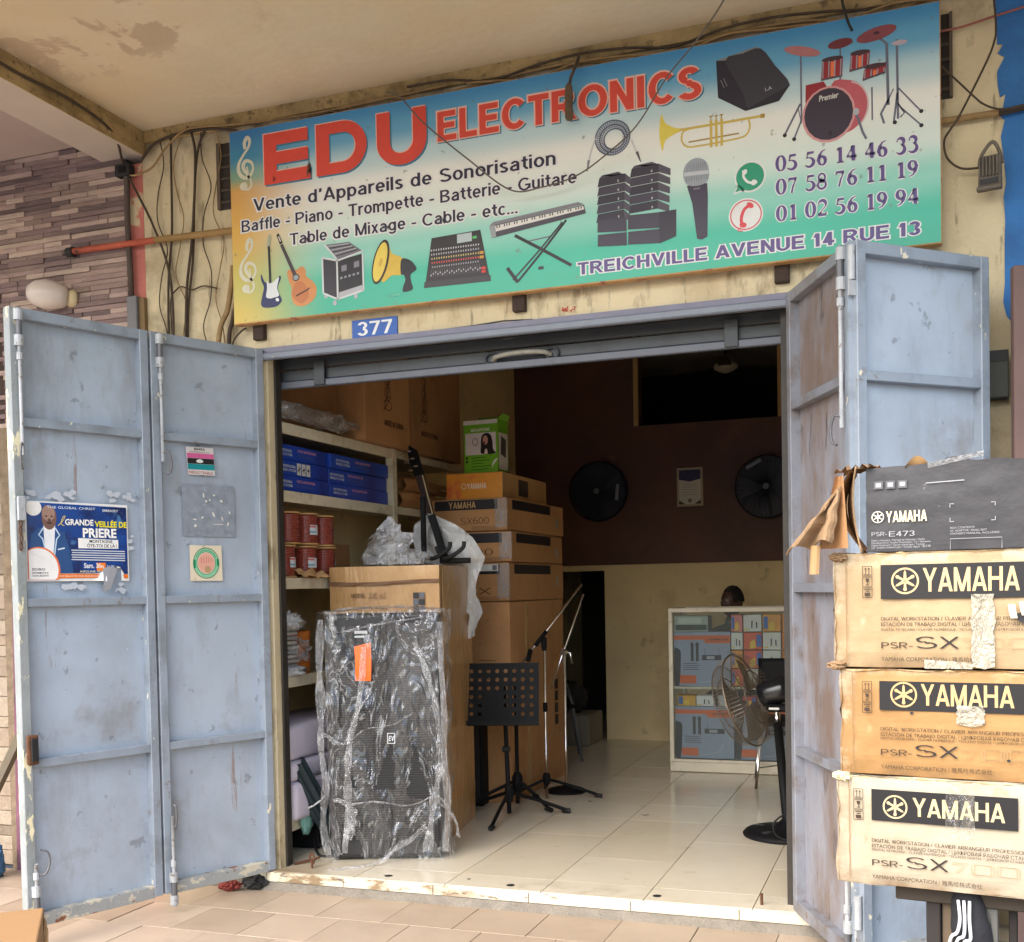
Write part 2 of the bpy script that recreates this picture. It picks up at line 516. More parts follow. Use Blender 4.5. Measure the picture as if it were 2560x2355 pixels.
# ---------------------------------------------------------------- shared materials
CREAM = srgb(210, 195, 160)
m_wall = M("cream_render", CREAM, 0.85, var=0.10, vs=3, bump=0.5, bs=35, coord='World', layers=(
    dict(c=srgb(222, 210, 178), s=1.3, lo=0.45, hi=0.7, a=0.55),
    dict(c=srgb(150, 118, 74), s=2.2, lo=0.56, hi=0.72, a=0.55, w=0.6),
    dict(c=srgb(112, 92, 66), s=9, lo=0.57, hi=0.70, a=0.7, st=(1, 1, 0.35)),
    dict(c=srgb(92, 80, 64), s=16, lo=0.60, hi=0.68, a=0.6, st=(1.5, 1, 0.2)),
    dict(c=srgb(70, 60, 48), s=30, lo=0.66, hi=0.72, a=0.5),
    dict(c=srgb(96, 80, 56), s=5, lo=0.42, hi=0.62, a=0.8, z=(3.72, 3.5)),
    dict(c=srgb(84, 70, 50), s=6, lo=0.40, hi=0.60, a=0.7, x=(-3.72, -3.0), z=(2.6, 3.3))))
m_ceil = M("cream_ceiling", srgb(216, 203, 176), 0.9, var=0.07, vs=2, bump=0.25, bs=20, coord='World', layers=(
    dict(c=srgb(212, 194, 160), s=0.9, lo=0.45, hi=0.62, a=0.7),
    dict(c=srgb(214, 194, 158), s=1.6, lo=0.52, hi=0.66, a=0.6),
    dict(c=srgb(180, 158, 134), s=2.0, d=8, lo=0.56, hi=0.585, a=0.7, w=0.4, x=(-2.9, -2.3), y=(-0.75, -0.5)),
    dict(c=srgb(120, 96, 62), s=40, lo=0.70, hi=0.74, a=0.35)))
m_beam = M("stained_beam", srgb(172, 148, 102), 0.9, var=0.2, vs=9, bump=0.8, bs=40, coord='World', layers=(
    dict(c=srgb(112, 92, 56), s=7, lo=0.45, hi=0.65, a=0.8, st=(1, 0.35, 1)),
    dict(c=srgb(70, 60, 44), s=22, lo=0.56, hi=0.66, a=0.7)))
m_white = M("whitewash", srgb(196, 184, 172), 0.9, var=0.06, vs=4, bump=0.2, bs=30, coord='World')
m_pinkceil = M("pale_pink_soffit", srgb(184, 166, 158), 0.9, var=0.05, vs=3, bump=0.2, bs=25, coord='World')
m_conc = M("grey_mortar", srgb(128, 122, 112), 0.95, var=0.25, vs=14, bump=1.0, bs=70, coord='World')
m_black = M("matt_black", (0.012, 0.012, 0.014), 0.55)
m_dark = M("dark_void_shade", (0.02, 0.018, 0.016), 0.9)  # near-black: darkness of the unlit back openings is put into the colour

# ---------------------------------------------------------------- the ground
ZP = -0.09
pv = MB().box(-14, 14, -5.2, -0.04, ZP - 0.3, ZP - 0.012, m_conc).build("pavement")
struct(pv)
rd = MB().add([(-1500, -1500, ZP - 0.16), (1500, -1500, ZP - 0.16), (1500, 1500, ZP - 0.16), (-1500, 1500, ZP - 0.16)], [(0, 1, 2, 3)],
              M("asphalt", (0.20, 0.20, 0.20), 0.9, var=0.2, vs=2, bump=0.4, bs=60, coord='World')).build("road")
struct(rd)
m_pt = [M("pavement_tile_%d" % i, srgb(c), 0.42, var=0.07, vs=5, bump=0.08, bs=90, coord='World', layers=(
    dict(c=srgb(140, 122, 102), s=3, lo=0.5, hi=0.75, a=0.6), dict(c=srgb(92, 78, 62), s=45, lo=0.68, hi=0.73, a=0.6)))
    for i, c in enumerate([(174, 157, 138), (168, 151, 132), (179, 163, 145), (163, 145, 126)])]
TW, TD = 0.338, 0.333
pts_ = []
for i in range(4):
    pts_.append(MB().box(0.0015, TW - 0.0015, 0.0015, TD - 0.0015, -0.012, 0, m_pt[i]).build("tile", pv, (-9, -9, -1), bevel=0.0015))
first = [True] * 4
for r in range(12):
    y0 = -0.075 - (r + 1) * TD
    for c in range(-18, 8):
        x0 = -2.923 + c * TW + (0.42 * TW if r % 2 else 0.0)
        k = rnd.randrange(4)
        if first[k]:
            o = pts_[k]; first[k] = False
        else:
            o = place(pts_[k], "tile", pv, (0, 0, 0))
        o.location = (x0, y0, ZP + rnd.uniform(-0.0015, 0.0015))

# shop floor of pale glazed tiles
sf = struct(MB().box(-3.5, 1.0, -0.03, 6.9, -0.2, -0.011, M("tile_bed", srgb(120, 112, 98), 0.9)).build("shop_floor"))
m_ft = [M("floor_tile_%d" % i, srgb(c), 0.16, spec=0.5, var=0.035, vs=1.5, coord='World', layers=(
    dict(c=srgb(198, 183, 156), s=1.1, lo=0.5, hi=0.75, a=0.5), dict(c=srgb(176, 158, 130), s=8, lo=0.60, hi=0.75, a=0.4), dict(c=srgb(120, 104, 82), s=3.5, lo=0.55, hi=0.72, a=0.5, y=(-0.05, 0.22)), dict(c=srgb(128, 104, 72), s=4, lo=0.30, hi=0.55, a=0.8, x=(-2.98, -2.70), y=(-0.05, 0.30))))
    for i, c in enumerate([(218, 209, 188), (213, 203, 181), (221, 213, 193)])]
FT = 0.475
fts = [MB().box(0.002, FT - 0.002, 0.0004, FT - 0.0004, -0.011, 0, m).build("tile", sf, (9, 9, -1)) for m in m_ft]
edge_t = [MB().box(0.002, FT - 0.002, 0.001, 0.214, -0.011, 0, m).build("tile", sf, (9, 9, -1), bevel=0.0008) for m in m_ft]
used = set()
def lay(lst, k, loc):
    key = (id(lst), k)
    if key not in used:
        used.add(key); o = lst[k]
    else:
        o = place(lst[k], "tile", sf, loc)
    o.location = loc
for c in range(-4, 5):
    x0 = -1.62 + c * FT
    lay(edge_t, rnd.randrange(3), (x0, -0.05, 0))
    for r in range(14):
        lay(fts, rnd.randrange(3), (x0, 0.165 + r * FT, rnd.uniform(-0.0006, 0.0004)))
for o in fts + edge_t:
    if o.location.z < -0.5:
        bpy.data.objects.remove(o)
# step edge: white riser pieces on a mortar strip
step = struct(MB().box(-3.12, 1.0, -0.052, -0.03, ZP - 0.02, -0.03, m_conc).add([(-3.12, -0.085, ZP - 0.01), (1.0, -0.085, ZP - 0.01), (1.0, -0.053, -0.052), (-3.12, -0.053, -0.052)], [(0, 1, 2, 3)], m_conc).build("doorstep"))
m_ri = M("riser_tile", srgb(214, 204, 182), 0.3, var=0.05, vs=6, coord='World', layers=(
    dict(c=srgb(122, 96, 62), s=10, lo=0.52, hi=0.60, a=0.85, x=(-2.2, -1.6), st=(0.5, 1, 1.4)), dict(c=srgb(60, 48, 36), s=20, lo=0.6, hi=0.66, a=0.8, x=(-1.6, -1.2), st=(0.5, 1, 1.6))))
x = -3.11
for w in (0.055, 0.43, FT, FT, FT, FT, 0.62, 0.6):
    MB().box(x + 0.002, x + w - 0.002, -0.060, -0.052, -0.05, -0.004, m_ri).build("riser_tile", step, bevel=0.001)
    x += w
# holes and a hook set into the threshold tiles
for i, (hx, hy) in enumerate(((-2.42, 0.02), (-1.79, 0.02), (-1.10, 0.03), (-2.02, 0.07))):
    r_ = 0.020 if i < 3 else 0.009
    MB().lathe([(r_, 0.0), (r_ * 0.98, 0.0012), (r_ * 0.6, 0.0016)], m_black, 14).build("bolt_hole", sf, (hx, hy, 0.0006))
m_rust = M("rusty_iron", srgb(96, 62, 40), 0.85, var=0.35, vs=30, bump=0.6, bs=120)
hk = tag(MB().tube(smooth_line([(-2.86, 0.05, -0.02), (-2.86, 0.05, 0.03), (-2.872, 0.052, 0.055), (-2.862, 0.055, 0.075), (-2.848, 0.052, 0.055), (-2.852, 0.05, 0.02)], 5), 0.005, m_rust, 6).build("floor_hook", smooth=True),
         "small rusty iron loop sticking out of the threshold by the dirty corner", "hook")
hk2 = tag(MB().tube([(-0.64, 0.02, -0.01), (-0.64, 0.02, 0.05)], 0.007, m_rust, 6).build("floor_pin"),
          "short dark iron pin standing in the threshold near the fan", "pin")

# ---------------------------------------------------------------- shop front wall with its opening
OX0, OX1, OZ = -3.01, -0.505, 2.585
wall = thing("shop_front_wall", "stained cream rendered wall around the open shop doorway", "wall", (0, 0, 0))
MB().prism([(-3.72, -0.1), (OX0, -0.1), (OX0, OZ), (OX1, OZ), (OX1, -0.1), (2.6, -0.1), (2.6, 3.75), (-3.72, 3.75)], 0.0, 0.10, m_wall).build("render", wall)
MB().box(-3.82, -3.72, -0.002, 0.2, -0.1, 3.6, M("pink_edge_paint", srgb(196, 118, 108), 0.85, var=0.12, vs=6, bump=0.5, bs=40, coord='World', layers=(dict(c=CREAM, s=4, lo=0.58, hi=0.62), dict(c=srgb(96, 170, 168), s=1.6, lo=0.70, hi=0.715)))).build("pink_painted_edge", wall)
bl = [(0.303, 3.75), (0.306, 3.575), (0.31, 3.464), (0.331, 3.46), (0.312, 3.428), (0.336, 3.41), (0.309, 3.359), (0.311, 3.306), (0.319, 3.258), (0.338, 3.267), (0.33, 3.221), (0.319, 3.188), (0.335, 3.168), (0.321, 3.106), (0.329, 3.041), (0.334, 2.999), (0.339, 2.928), (0.33, 2.871), (0.335, 2.782), (0.332, 2.694), (0.332, 2.54), (0.326, 2.465), (0.337, 2.411), (0.354, 2.386), (0.36, 2.2), (0.35, -0.1)]
MB().prism([(2.6, 3.75)] + bl + [(2.6, -0.1)], -0.004, -0.0005, M("blue_wall_paint", srgb(46, 112, 178), 0.7, var=0.12, vs=4, bump=0.4, bs=40, coord='World', layers=(dict(c=srgb(34, 84, 140), s=2.5, lo=0.5, hi=0.7, a=0.8),))).build("blue_paint", wall)
# crack and torn red scrap above the opening
MB().prism([(-2.178, 2.586), (-1.9, 2.590), (-1.76, 2.597), (-1.63, 2.590), (-1.62, 2.595), (-1.76, 2.603), (-1.9, 2.596), (-2.178, 2.590)], -0.0035, 0.0, m_black).build("crack", wall)
MB().prism([(-1.483, 2.615), (-1.43, 2.606), (-1.418, 2.63), (-1.46, 2.634), (-1.483, 2.633)], -0.004, 0.0, M("red_scrap", srgb(168, 70, 58), 0.8, layers=(dict(c=CREAM, s=60, lo=0.5, hi=0.55),))).build("torn_red_scrap", wall)

canopy = struct(MB().box(-3.70, 3.2, -2.7, 0.25, 3.75, 3.95, m_ceil).build("ceiling"))  # unseen front depth is set for the light on pavement and cartons
beam = struct(MB().box(-3.96, -3.70, -2.7, 0.2, 3.635, 3.95, m_white).box(-3.7005, -3.694, -2.7, 0.0, 3.628, 3.75, m_beam).build("beam"))
MB().box(-3.69, 0.8, -0.022, 0.0, 3.69, 3.75, m_beam).build("cornice_strip", wall)
soffit = struct(MB().box(-9.0, -3.96, -2.7, 0.2, 3.74, 3.95, m_pinkceil).build("soffit"))

# roof over the shop so that light only comes in through the opening
struct(MB().box(-3.6, 2.6, 0.102, 7.2, 3.62, 3.745, m_white).build("shop_ceiling"))

# ---------------------------------------------------------------- neighbour's stone strip wall
nw = thing("stone_clad_wall", "neighbour's wall clad in thin purplish brown stone strips", "wall", (0, 0, 0))
MB().box(-9, -3.82, 0.005, 0.2, -0.1, 3.74, M("cladding_bed", srgb(70, 55, 50), 0.95)).build("backing", nw)
st_cols = [(156, 134, 128), (128, 108, 105), (178, 156, 146), (110, 93, 92), (166, 143, 134), (142, 122, 114), (186, 166, 152), (134, 113, 110)]
st_m = [M("stone_strip_%d" % i, srgb(c), 0.8, var=0.22, vs=14, bump=0.9, bs=45, coord='World', stretch=(0.4, 1, 1.6)) for i, c in enumerate(st_cols)]
st_p = {}
def strip(x0, x1, z0, z1, k, d):
    key = (round((x1 - x0) / 0.03), k, d)
    if key not in st_p:
        w = key[0] * 0.03
        st_p[key] = MB().box(0.001, w - 0.001, -0.006 - d * 0.005, 0.004, 0.0005, z1 - z0 - 0.0005, st_m[k]).build("stone_strip", nw, (x0, 0, z0), bevel=0.002)
        return
    place(st_p[key], "stone_strip", nw, (x0, 0, z0))
SH = 0.026
nst = 0
z = 2.02
while z < 3.735:
    x = -3.822
    while x > -4.66:
        w = rnd.choice((0.12, 0.18, 0.24, 0.30, 0.36))
        if x - w < -4.75: w = 0.12
        strip(x - w, x, z, min(z + SH, 3.735), rnd.randrange(8), rnd.randrange(3)); nst += 1
        x -= round(w / 0.03) * 0.03
    z += SH
m_lo = [M("pale_stone_%d" % i, srgb(c), 0.85, var=0.2, vs=14, bump=0.8, bs=40, coord='World') for i, c in enumerate([(150, 134, 116), (128, 114, 98), (162, 148, 130)])]
z = -0.09
while z < 2.0:
    h = rnd.choice((0.06, 0.08, 0.11))
    MB().box(-5.3, -4.63 - rnd.uniform(0, 0.02), -0.012 - rnd.uniform(0, 0.014), 0.004, z + 0.001, z + h - 0.001, m_lo[rnd.randrange(3)]).build("stone_strip", nw, bevel=0.004)
    z += h
# the rest of the cladding, beyond the picture and behind the gate, joined
b = MB()
z = -0.09
while z < 3.73:
    x = -4.0 if z < 2.0 else -4.80
    if z < 2.0:
        x = -3.825
    while x > -6.6:
        w = rnd.uniform(0.14, 0.36)
        if not (z < 2.02 and -5.31 < x - w / 2 < -4.40):
            b.box(x - w + 0.001, x - 0.001, -0.006 - 0.005 * rnd.randrange(3), 0.004, z + 0.0005, min(z + SH, 3.735) - 0.0005, st_m[rnd.randrange(8)])
        x -= w
    z += SH
b.build("stone_cladding", nw)["kind"] = "stuff"
# purple painted post behind the outer gate leaf
tag(MB().prism([(-4.600, -0.1), (-4.510, -0.1), (-4.488, 1.4), (-4.500, 2.45), (-4.562, 2.45), (-4.575, 1.4)], -0.10, 0.004, M("purple_paint", srgb(116, 74, 92), 0.75, var=0.2, vs=8, bump=0.6, bs=40, layers=(dict(c=srgb(84, 54, 66), s=5, lo=0.5, hi=0.62), dict(c=srgb(150, 130, 110), s=18, lo=0.64, hi=0.68)))).build("purple_post", bevel=0.008),
    "purple painted upright post beside the stone clad wall", "post")
tag(MB().box(-4.66, -4.58, -0.06, 0.004, -0.1, 2.3, M("rough_mortar_edge", srgb(126, 110, 90), 0.95, var=0.3, vs=20, bump=1.0, bs=30)).build("mortar_edge"),
    "rough grey brown mortar strip next to the purple post", "mortar strip")

# ---------------------------------------------------------------- metal lintel and roller shutter rail
m_steel = M("blue_grey_steel", srgb(116, 124, 138), 0.45, var=0.1, vs=8, bump=0.15, bs=50, coord='World', layers=(
    dict(c=srgb(110, 118, 130), s=4, lo=0.5, hi=0.7, a=0.7), dict(c=srgb(190, 178, 150), s=16, lo=0.68, hi=0.70, a=0.8), dict(c=srgb(116, 74, 48), s=22, lo=0.72, hi=0.75)))
li = thing("lintel_bar", "pale blue grey steel angle bar along the top of the doorway", "lintel bar", (0, 0, 0))
MB().box(OX0 - 0.05, OX1 + 0.02, -0.034, 0.0, 2.528, 2.562, m_steel).build("lower_flange", li, bevel=0.006)
MB().box(OX0 - 0.03, OX1 + 0.02, -0.022, 0.0, 2.562, 2.588, M("shadowed_steel", srgb(116, 116, 136), 0.5, var=0.15, vs=10, coord='World')).build("upper_flange", li)  # upper flange has its shade put into the steel colour
m_shut = M("dirty_steel", srgb(50, 55, 60), 0.5, var=0.18, vs=5, coord='World', stretch=(0.3, 1, 1), bump=0.2, bs=30, layers=(dict(c=srgb(40, 42, 46), s=7, lo=0.52, hi=0.68, a=0.8), dict(c=srgb(120, 122, 130), s=10, lo=0.68, hi=0.72, a=0.6, st=(0.3, 1, 3))))
sh = thing("roller_shutter", "raised grey roller shutter, only its bottom rail showing under the lintel", "shutter", (0, 0, 0))
for k in range(3):
    MB().box(OX0 - 0.04, OX1 + 0.03, 0.125, 0.14, 2.44 + k * 0.06 + 0.002, 2.44 + (k + 1) * 0.06 - 0.002, m_shut).build("slat", sh, bevel=0.004)
MB().box(OX0 - 0.04, OX1 + 0.03, 0.108, 0.135, 2.405, 2.440, M("shutter_rail_steel", srgb(78, 84, 96), 0.42, var=0.15, vs=6, coord='World', layers=(dict(c=srgb(70, 74, 82), s=9, lo=0.56, hi=0.66, a=0.8),))).build("bottom_rail", sh, bevel=0.004)
MB().tube(smooth_line([(-1.86, 0.12, 2.452), (-1.83, 0.09, 2.462), (-1.72, 0.075, 2.468), (-1.61, 0.09, 2.464), (-1.58, 0.12, 2.455)], 5), 0.011, M("worn_handle", srgb(140, 136, 124), 0.5, var=0.2, vs=40), 8).build("handle", sh, smooth=True)
for hx in (-1.87, -1.57):
    MB().tube([(hx + 0.03 * math.cos(a), 0.115, 2.46 + 0.026 * math.sin(a)) for a in [2 * math.pi * k / 14 for k in range(14)]], 0.006, m_shut, 6, closed=True).build("handle_ring", sh, smooth=True)
for hx in (-2.78, -0.75):
    MB().box(hx - 0.03, hx + 0.03, 0.098, 0.105, 2.41, 2.53, m_shut).build("bracket", sh, bevel=0.002)
# guide channels of the shutter
for nm, x0, x1 in (("edge", OX0 + 0.002, OX0 + 0.013), ("edge", OX1 - 0.03, OX1 - 0.002)):
    tag(MB().box(x0, x1, 0.05, 0.098, 0.0, 2.57, M("black_channel", srgb(46, 42, 38), 0.6, var=0.3, vs=12, coord='World')).build("shutter_channel"),
        "dark vertical shutter channel at the shelf side of the doorway" if x0 < -2 else "dark vertical shutter channel at the pedestal fan side of the doorway", "channel")

# ---------------------------------------------------------------- interior shell
m_back = M("cream_back_wall", srgb(224, 204, 158), 0.75, var=0.1, vs=2, bump=0.2, bs=30, coord='World', layers=(
    dict(c=srgb(160, 134, 92), s=1.6, lo=0.5, hi=0.75, a=0.6), dict(c=srgb(110, 90, 62), s=6, lo=0.6, hi=0.75, a=0.5)))
m_red = M("red_brown_paint", srgb(88, 54, 43), 0.6, var=0.2, vs=2.5, bump=0.15, bs=25, coord='World', layers=(dict(c=srgb(66, 44, 37), s=1.2, lo=0.45, hi=0.65, a=0.8), dict(c=srgb(112, 78, 60), s=4, lo=0.62, hi=0.70, a=0.6)))
YB = 4.95
bw = thing("shop_back_wall", "cream lower and red brown upper back wall of the shop", "wall", (0, 0, 0))
MB().prism([(-3.5, 0), (-3.10, 0), (-3.10, 1.525), (-2.655, 1.525), (-2.655, 0), (1.0, 0), (1.0, 1.575), (-3.5, 1.575)], YB, YB + 0.12, m_back).build("lower_wall", bw)
MB().prism([(-3.5, 1.575), (1.0, 1.575), (1.0, 3.62), (-1.10, 3.62), (-1.10, 2.80), (-2.31, 2.80), (-2.31, 3.62), (-3.5, 3.62)], YB - 0.02, YB + 0.12, m_red).build("upper_wall", bw)
m_wood = M("pale_trim_wood", srgb(178, 146, 96), 0.7, var=0.15, vs=10, stretch=(1, 1, 0.15))
MB().box(-2.35, -2.31, YB - 0.05, YB - 0.02, 2.80, 3.62, m_wood).build("trim_post", bw)
MB().box(-1.10, -1.04, YB - 0.05, YB - 0.02, 2.80, 3.62, m_wood).build("trim_post", bw)
struct(MB().box(-3.62, -3.48, 0.102, 7.2, -0.1, 3.62, m_back).build("interior_wall_left"))
struct(MB().box(1.0, 1.12, 0.102, 7.2, -0.1, 3.62, m_back).build("interior_wall_right"))
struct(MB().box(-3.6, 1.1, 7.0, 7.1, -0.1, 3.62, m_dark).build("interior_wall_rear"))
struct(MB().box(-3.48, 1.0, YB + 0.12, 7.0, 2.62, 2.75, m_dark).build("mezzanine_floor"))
cf = thing("ceiling_fan", "cream ceiling fan hanging in the dark opening above the back wall", "ceiling fan", (-1.66, 5.7, 3.62))
MB().tube([(0, 0, 0), (0, 0, -0.17)], 0.012, m_dark, 8).build("rod", cf)
MB().lathe([(0.02, -0.15), (0.07, -0.17), (0.11, -0.20), (0.11, -0.23), (0.06, -0.26), (0.015, -0.275)], M("cream_enamel", srgb(226, 214, 186), 0.4), 20).build("motor_housing", cf, smooth=True)
for k in range(3):
    bm_ = MB().box(0.1, 0.55, -0.06, 0.06, -0.222, -0.214, M("fan_blade_brown", srgb(70, 56, 44), 0.5))
    bm_.xform(Matrix.Rotation(R(35 + 120 * k), 4, 'Z')).build("blade", cf)

# ---------------------------------------------------------------- folding gate leaves
m_gate = M("gate_paint", srgb(168, 181, 196), 0.36, coord="World", var=0.06, vs=2.0, bump=0.10, bs=40, layers=(
    dict(c=srgb(146, 156, 168), s=1.8, lo=0.45, hi=0.7, a=0.8),
    dict(c=srgb(132, 132, 132), s=5, lo=0.52, hi=0.72, a=0.6, st=(1, 1, 0.3)),
    dict(c=srgb(122, 110, 100), s=2.2, lo=0.57, hi=0.72, a=0.6),
    dict(c=srgb(96, 96, 98), s=11, lo=0.63, hi=0.67, a=0.5),
    dict(c=srgb(206, 204, 196), s=9, lo=0.70, hi=0.715, a=0.9),
    dict(c=srgb(132, 92, 62), s=12, lo=0.66, hi=0.70, a=0.6, st=(1.6, 1, 0.12)),
    dict(c=srgb(92, 92, 92), s=34, lo=0.70, hi=0.73, a=0.55),
    dict(c=srgb(214, 216, 220), s=26, lo=0.735, hi=0.75, a=0.9)))
m_gframe = M("gate_frame_paint", srgb(142, 153, 166), 0.40, coord="World", var=0.08, vs=7, bump=0.15, bs=50, layers=(
    dict(c=srgb(116, 124, 130), s=6, lo=0.48, hi=0.68, a=0.8),
    dict(c=srgb(226, 218, 192), s=22, lo=0.655, hi=0.67, a=0.95, st=(1, 1, 0.5)),
    dict(c=srgb(112, 96, 80), s=13, lo=0.63, hi=0.70, a=0.7),
    dict(c=srgb(112, 70, 42), s=14, lo=0.62, hi=0.66, a=0.9, z=(0.0, 0.16)),
    dict(c=srgb(196, 186, 160), s=18, lo=0.60, hi=0.63, a=0.95, z=(0.0, 0.12)),
    dict(c=srgb(88, 60, 42), s=40, lo=0.74, hi=0.77)))
m_gout = M("outer_stile_paint", srgb(146, 152, 154), 0.5, coord="World", var=0.08, vs=7, bump=0.25, bs=50, layers=(
    dict(c=srgb(132, 138, 134), s=5, lo=0.45, hi=0.62, a=0.8), dict(c=srgb(230, 220, 184), s=16, lo=0.56, hi=0.59, a=0.95, st=(1, 1, 0.4)), dict(c=srgb(110, 68, 42), s=9, lo=0.66, hi=0.70, st=(1, 1, 0.6))))
m_grust = M("rusted_rail_paint", srgb(150, 154, 154), 0.6, coord="World", var=0.1, vs=7, bump=0.4, bs=50, layers=(
    dict(c=srgb(196, 190, 172), s=14, lo=0.56, hi=0.59, st=(0.5, 1, 1.5)), dict(c=srgb(124, 74, 44), s=10, lo=0.58, hi=0.62, st=(0.5, 1, 1.2)), dict(c=srgb(92, 56, 36), s=20, lo=0.64, hi=0.68)))
m_gdirty = M("gate_paint_dirty", srgb(146, 148, 158), 0.45, coord="World", var=0.14, vs=5, bump=0.3, bs=50, stretch=(1, 1, 0.4), layers=(
    dict(c=srgb(124, 104, 90), s=4, lo=0.42, hi=0.62, a=0.85, st=(1, 1, 0.4)), dict(c=srgb(74, 64, 60), s=18, lo=0.58, hi=0.66, a=0.7, st=(1.2, 1, 0.25)), dict(c=srgb(150, 156, 170), s=8, lo=0.60, hi=0.70, a=0.7, st=(1, 1, 0.4))))
m_gdframe = M("gate_frame_dirty", srgb(134, 138, 148), 0.45, coord="World", var=0.1, vs=8, bump=0.2, bs=50, layers=(dict(c=srgb(110, 100, 92), s=7, lo=0.5, hi=0.66, a=0.8), dict(c=srgb(112, 70, 44), s=14, lo=0.6, hi=0.64, z=(0.0, 0.14))))
GH = 2.58
RAILS = (2.11, 1.36, 0.685)
def leaf(name, label, a, b, paint, frame, outer=None, ss=0.042, left_face=True):
    """a, b: floor points of the left and right end as seen from the street; the framed face looks at local -y."""
    a, b = Vector((*a, 0)), Vector((*b, 0))
    d = b - a
    w = d.length
    t = thing(name, label, "gate leaf", a, math.atan2(d.y, d.x), group="folding gate leaves")
    fy0, fy1 = 0.0, 0.050
    MB().box(0, ss, fy0, fy1, 0.005, GH, outer if outer and left_face else frame).build("stile", t, bevel=0.003)
    MB().box(w - ss, w, fy0, fy1, 0.005, GH, outer if outer and not left_face else frame).build("stile", t, bevel=0.003)
    MB().box(ss, w - ss, fy0 + 0.002, fy1, GH - 0.045, GH - 0.001, frame).build("rail", t, bevel=0.002)
    for z in RAILS:
        MB().box(ss, w - ss, fy0 + 0.003, fy1, z - 0.018, z + 0.018, frame).build("rail", t, bevel=0.002)
    MB().box(ss, w - ss, fy0 + 0.001, fy1, 0.0, 0.055, m_grust if not paint is m_gdirty else frame).build("rail", t, bevel=0.002)
    zs = (0.055,) + tuple(sorted(RAILS)) + (GH - 0.045,)
    for i in range(4):
        z0 = zs[i] + (0.018 if i else 0)
        z1 = zs[i + 1] - (0.018 if i < 3 else 0)
        def sheet(u, v, z0=z0, z1=z1, i=i):
            x, z = ss + u * (w - 2 * ss), z0 + v * (z1 - z0)
            k = 16 * u * (1 - u) * v * (1 - v)
            return (x, 0.042 + 0.008 * k * noise.noise((x * 3 + i * 5 + a.x * 7, z * 2.2, a.y)), z)
        MB().grid(sheet, 14, 16, paint).build("sheet_panel", t, smooth=True)
    return t, w

m_bolt = M("bolt_paint", srgb(168, 172, 176), 0.45, var=0.15, vs=30, layers=(dict(c=srgb(120, 112, 100), s=40, lo=0.6, hi=0.66),))
m_bolt_d = M("bolt_bare", srgb(104, 104, 108), 0.5, metal=0.3, var=0.2, vs=40)
def bolt(t, x, ztop, zend, up=True, hx=0.02, y=-0.014):
    """Sliding bolt along a stile: collars, rod and a bent handle."""
    s_ = 1 if up else -1
    rod = MB().tube([(x, y, ztop), (x, y, zend)], 0.008, m_bolt, 8).build("bolt_rod", t, smooth=True)
    for k in (0.0, 0.105):
        MB().lathe([(0.0185, -0.022), (0.0185, 0.022)], m_bolt, 12, (x, y + 0.004, ztop - s_ * (0.03 + k))).build("collar", rod)
    MB().lathe([(0.0125, -0.05), (0.0125, 0.05)], m_bolt_d, 12, (x, y, ztop - s_ * 0.085)).build("sleeve", rod)
    MB().lathe([(0.013, -0.015), (0.013, 0.015)], m_bolt, 10, (x, y, ztop - s_ * 0.20)).build("collar", rod)
    MB().tube(smooth_line([(x, y - 0.004, zend + s_ * 0.04), (x + hx * 0.6, y - 0.02, zend + s_ * 0.045), (x + hx, y - 0.028, zend + s_ * 0.005), (x + hx * 0.9, y - 0.026, zend - s_ * 0.045), (x + hx * 0.3, y - 0.014, zend - s_ * 0.06)], 4), 0.0048, m_bolt_d, 6).build("bolt_handle", rod, smooth=True)

PH, PM_, PE = (-3.012, -0.035), (-3.26, -0.583), (-3.487, -1.182)
g1, w1 = leaf("gate_leaf", "outermost blue grey steel gate leaf, the one with the poster", PE, (PM_[0] - 0.003, PM_[1] - 0.006), m_gate, m_gframe, m_gout)
g2, w2 = leaf("gate_leaf", "blue grey steel gate leaf with two small square stickers", (PM_[0] + 0.001, PM_[1] + 0.004), PH, m_gate, m_gframe)
bolt(g1, 0.034, 2.575, 1.97, True, -0.022)
bolt(g2, 0.040, 2.575, 1.99, True, 0.026)
bolt(g1, 0.034, 0.02, 0.27, False, 0.045)
bolt(g2, 0.036, -0.055, 0.36, False, 0.006)
# latch strip, chain links and lock on the outer stile
lt = MB().box(0.008, 0.040, -0.014, -0.001, 1.70, 1.80, m_bolt).build("hasp", g1, bevel=0.002)
for k in range(4):
    MB().tube([(0.018 + 0.006 * math.cos(a), -0.010 + 0.004 * (k % 2), 1.69 - k * 0.032 + 0.018 * math.sin(a)) for a in [2 * math.pi * q / 10 for q in range(10)]], 0.0028, m_rust, 5, closed=True).build("chain_link", lt)
MB().box(0.012, 0.062, -0.020, -0.001, 0.685, 0.81, m_rust).build("lock_plate", g1, bevel=0.008, segs=2)
MB().box(0.026, 0.056, -0.026, -0.020, 0.70, 0.795, M("lock_recess", (0.01, 0.01, 0.012), 0.4)).build("lock_pocket", g1, bevel=0.004)
for z in (0.25, 1.25, 2.3):
    MB().lathe([(0.011, -0.05), (0.011, 0.05)], m_gframe, 10, (w1 + 0.003, 0.025, z)).build("hinge_knuckle", g1)
for z in (0.3, 1.3, 2.35):
    MB().lathe([(0.011, -0.05), (0.011, 0.05)], m_gframe, 10, (w2 + 0.004, 0.03, z)).build("hinge_knuckle", g2)

g3, w3 = leaf("gate_leaf", "dirty brownish gate leaf standing edge-on beside the pedestal fan", (-0.503, -0.035), (-0.223, -0.671), m_gdirty, m_gdframe, m_gframe, left_face=False)
g4, w4 = leaf("gate_leaf", "clean pale blue grey gate leaf behind the stacked keyboard cartons", (-0.190, -0.684), (0.263, -0.253), m_gate, m_gframe)
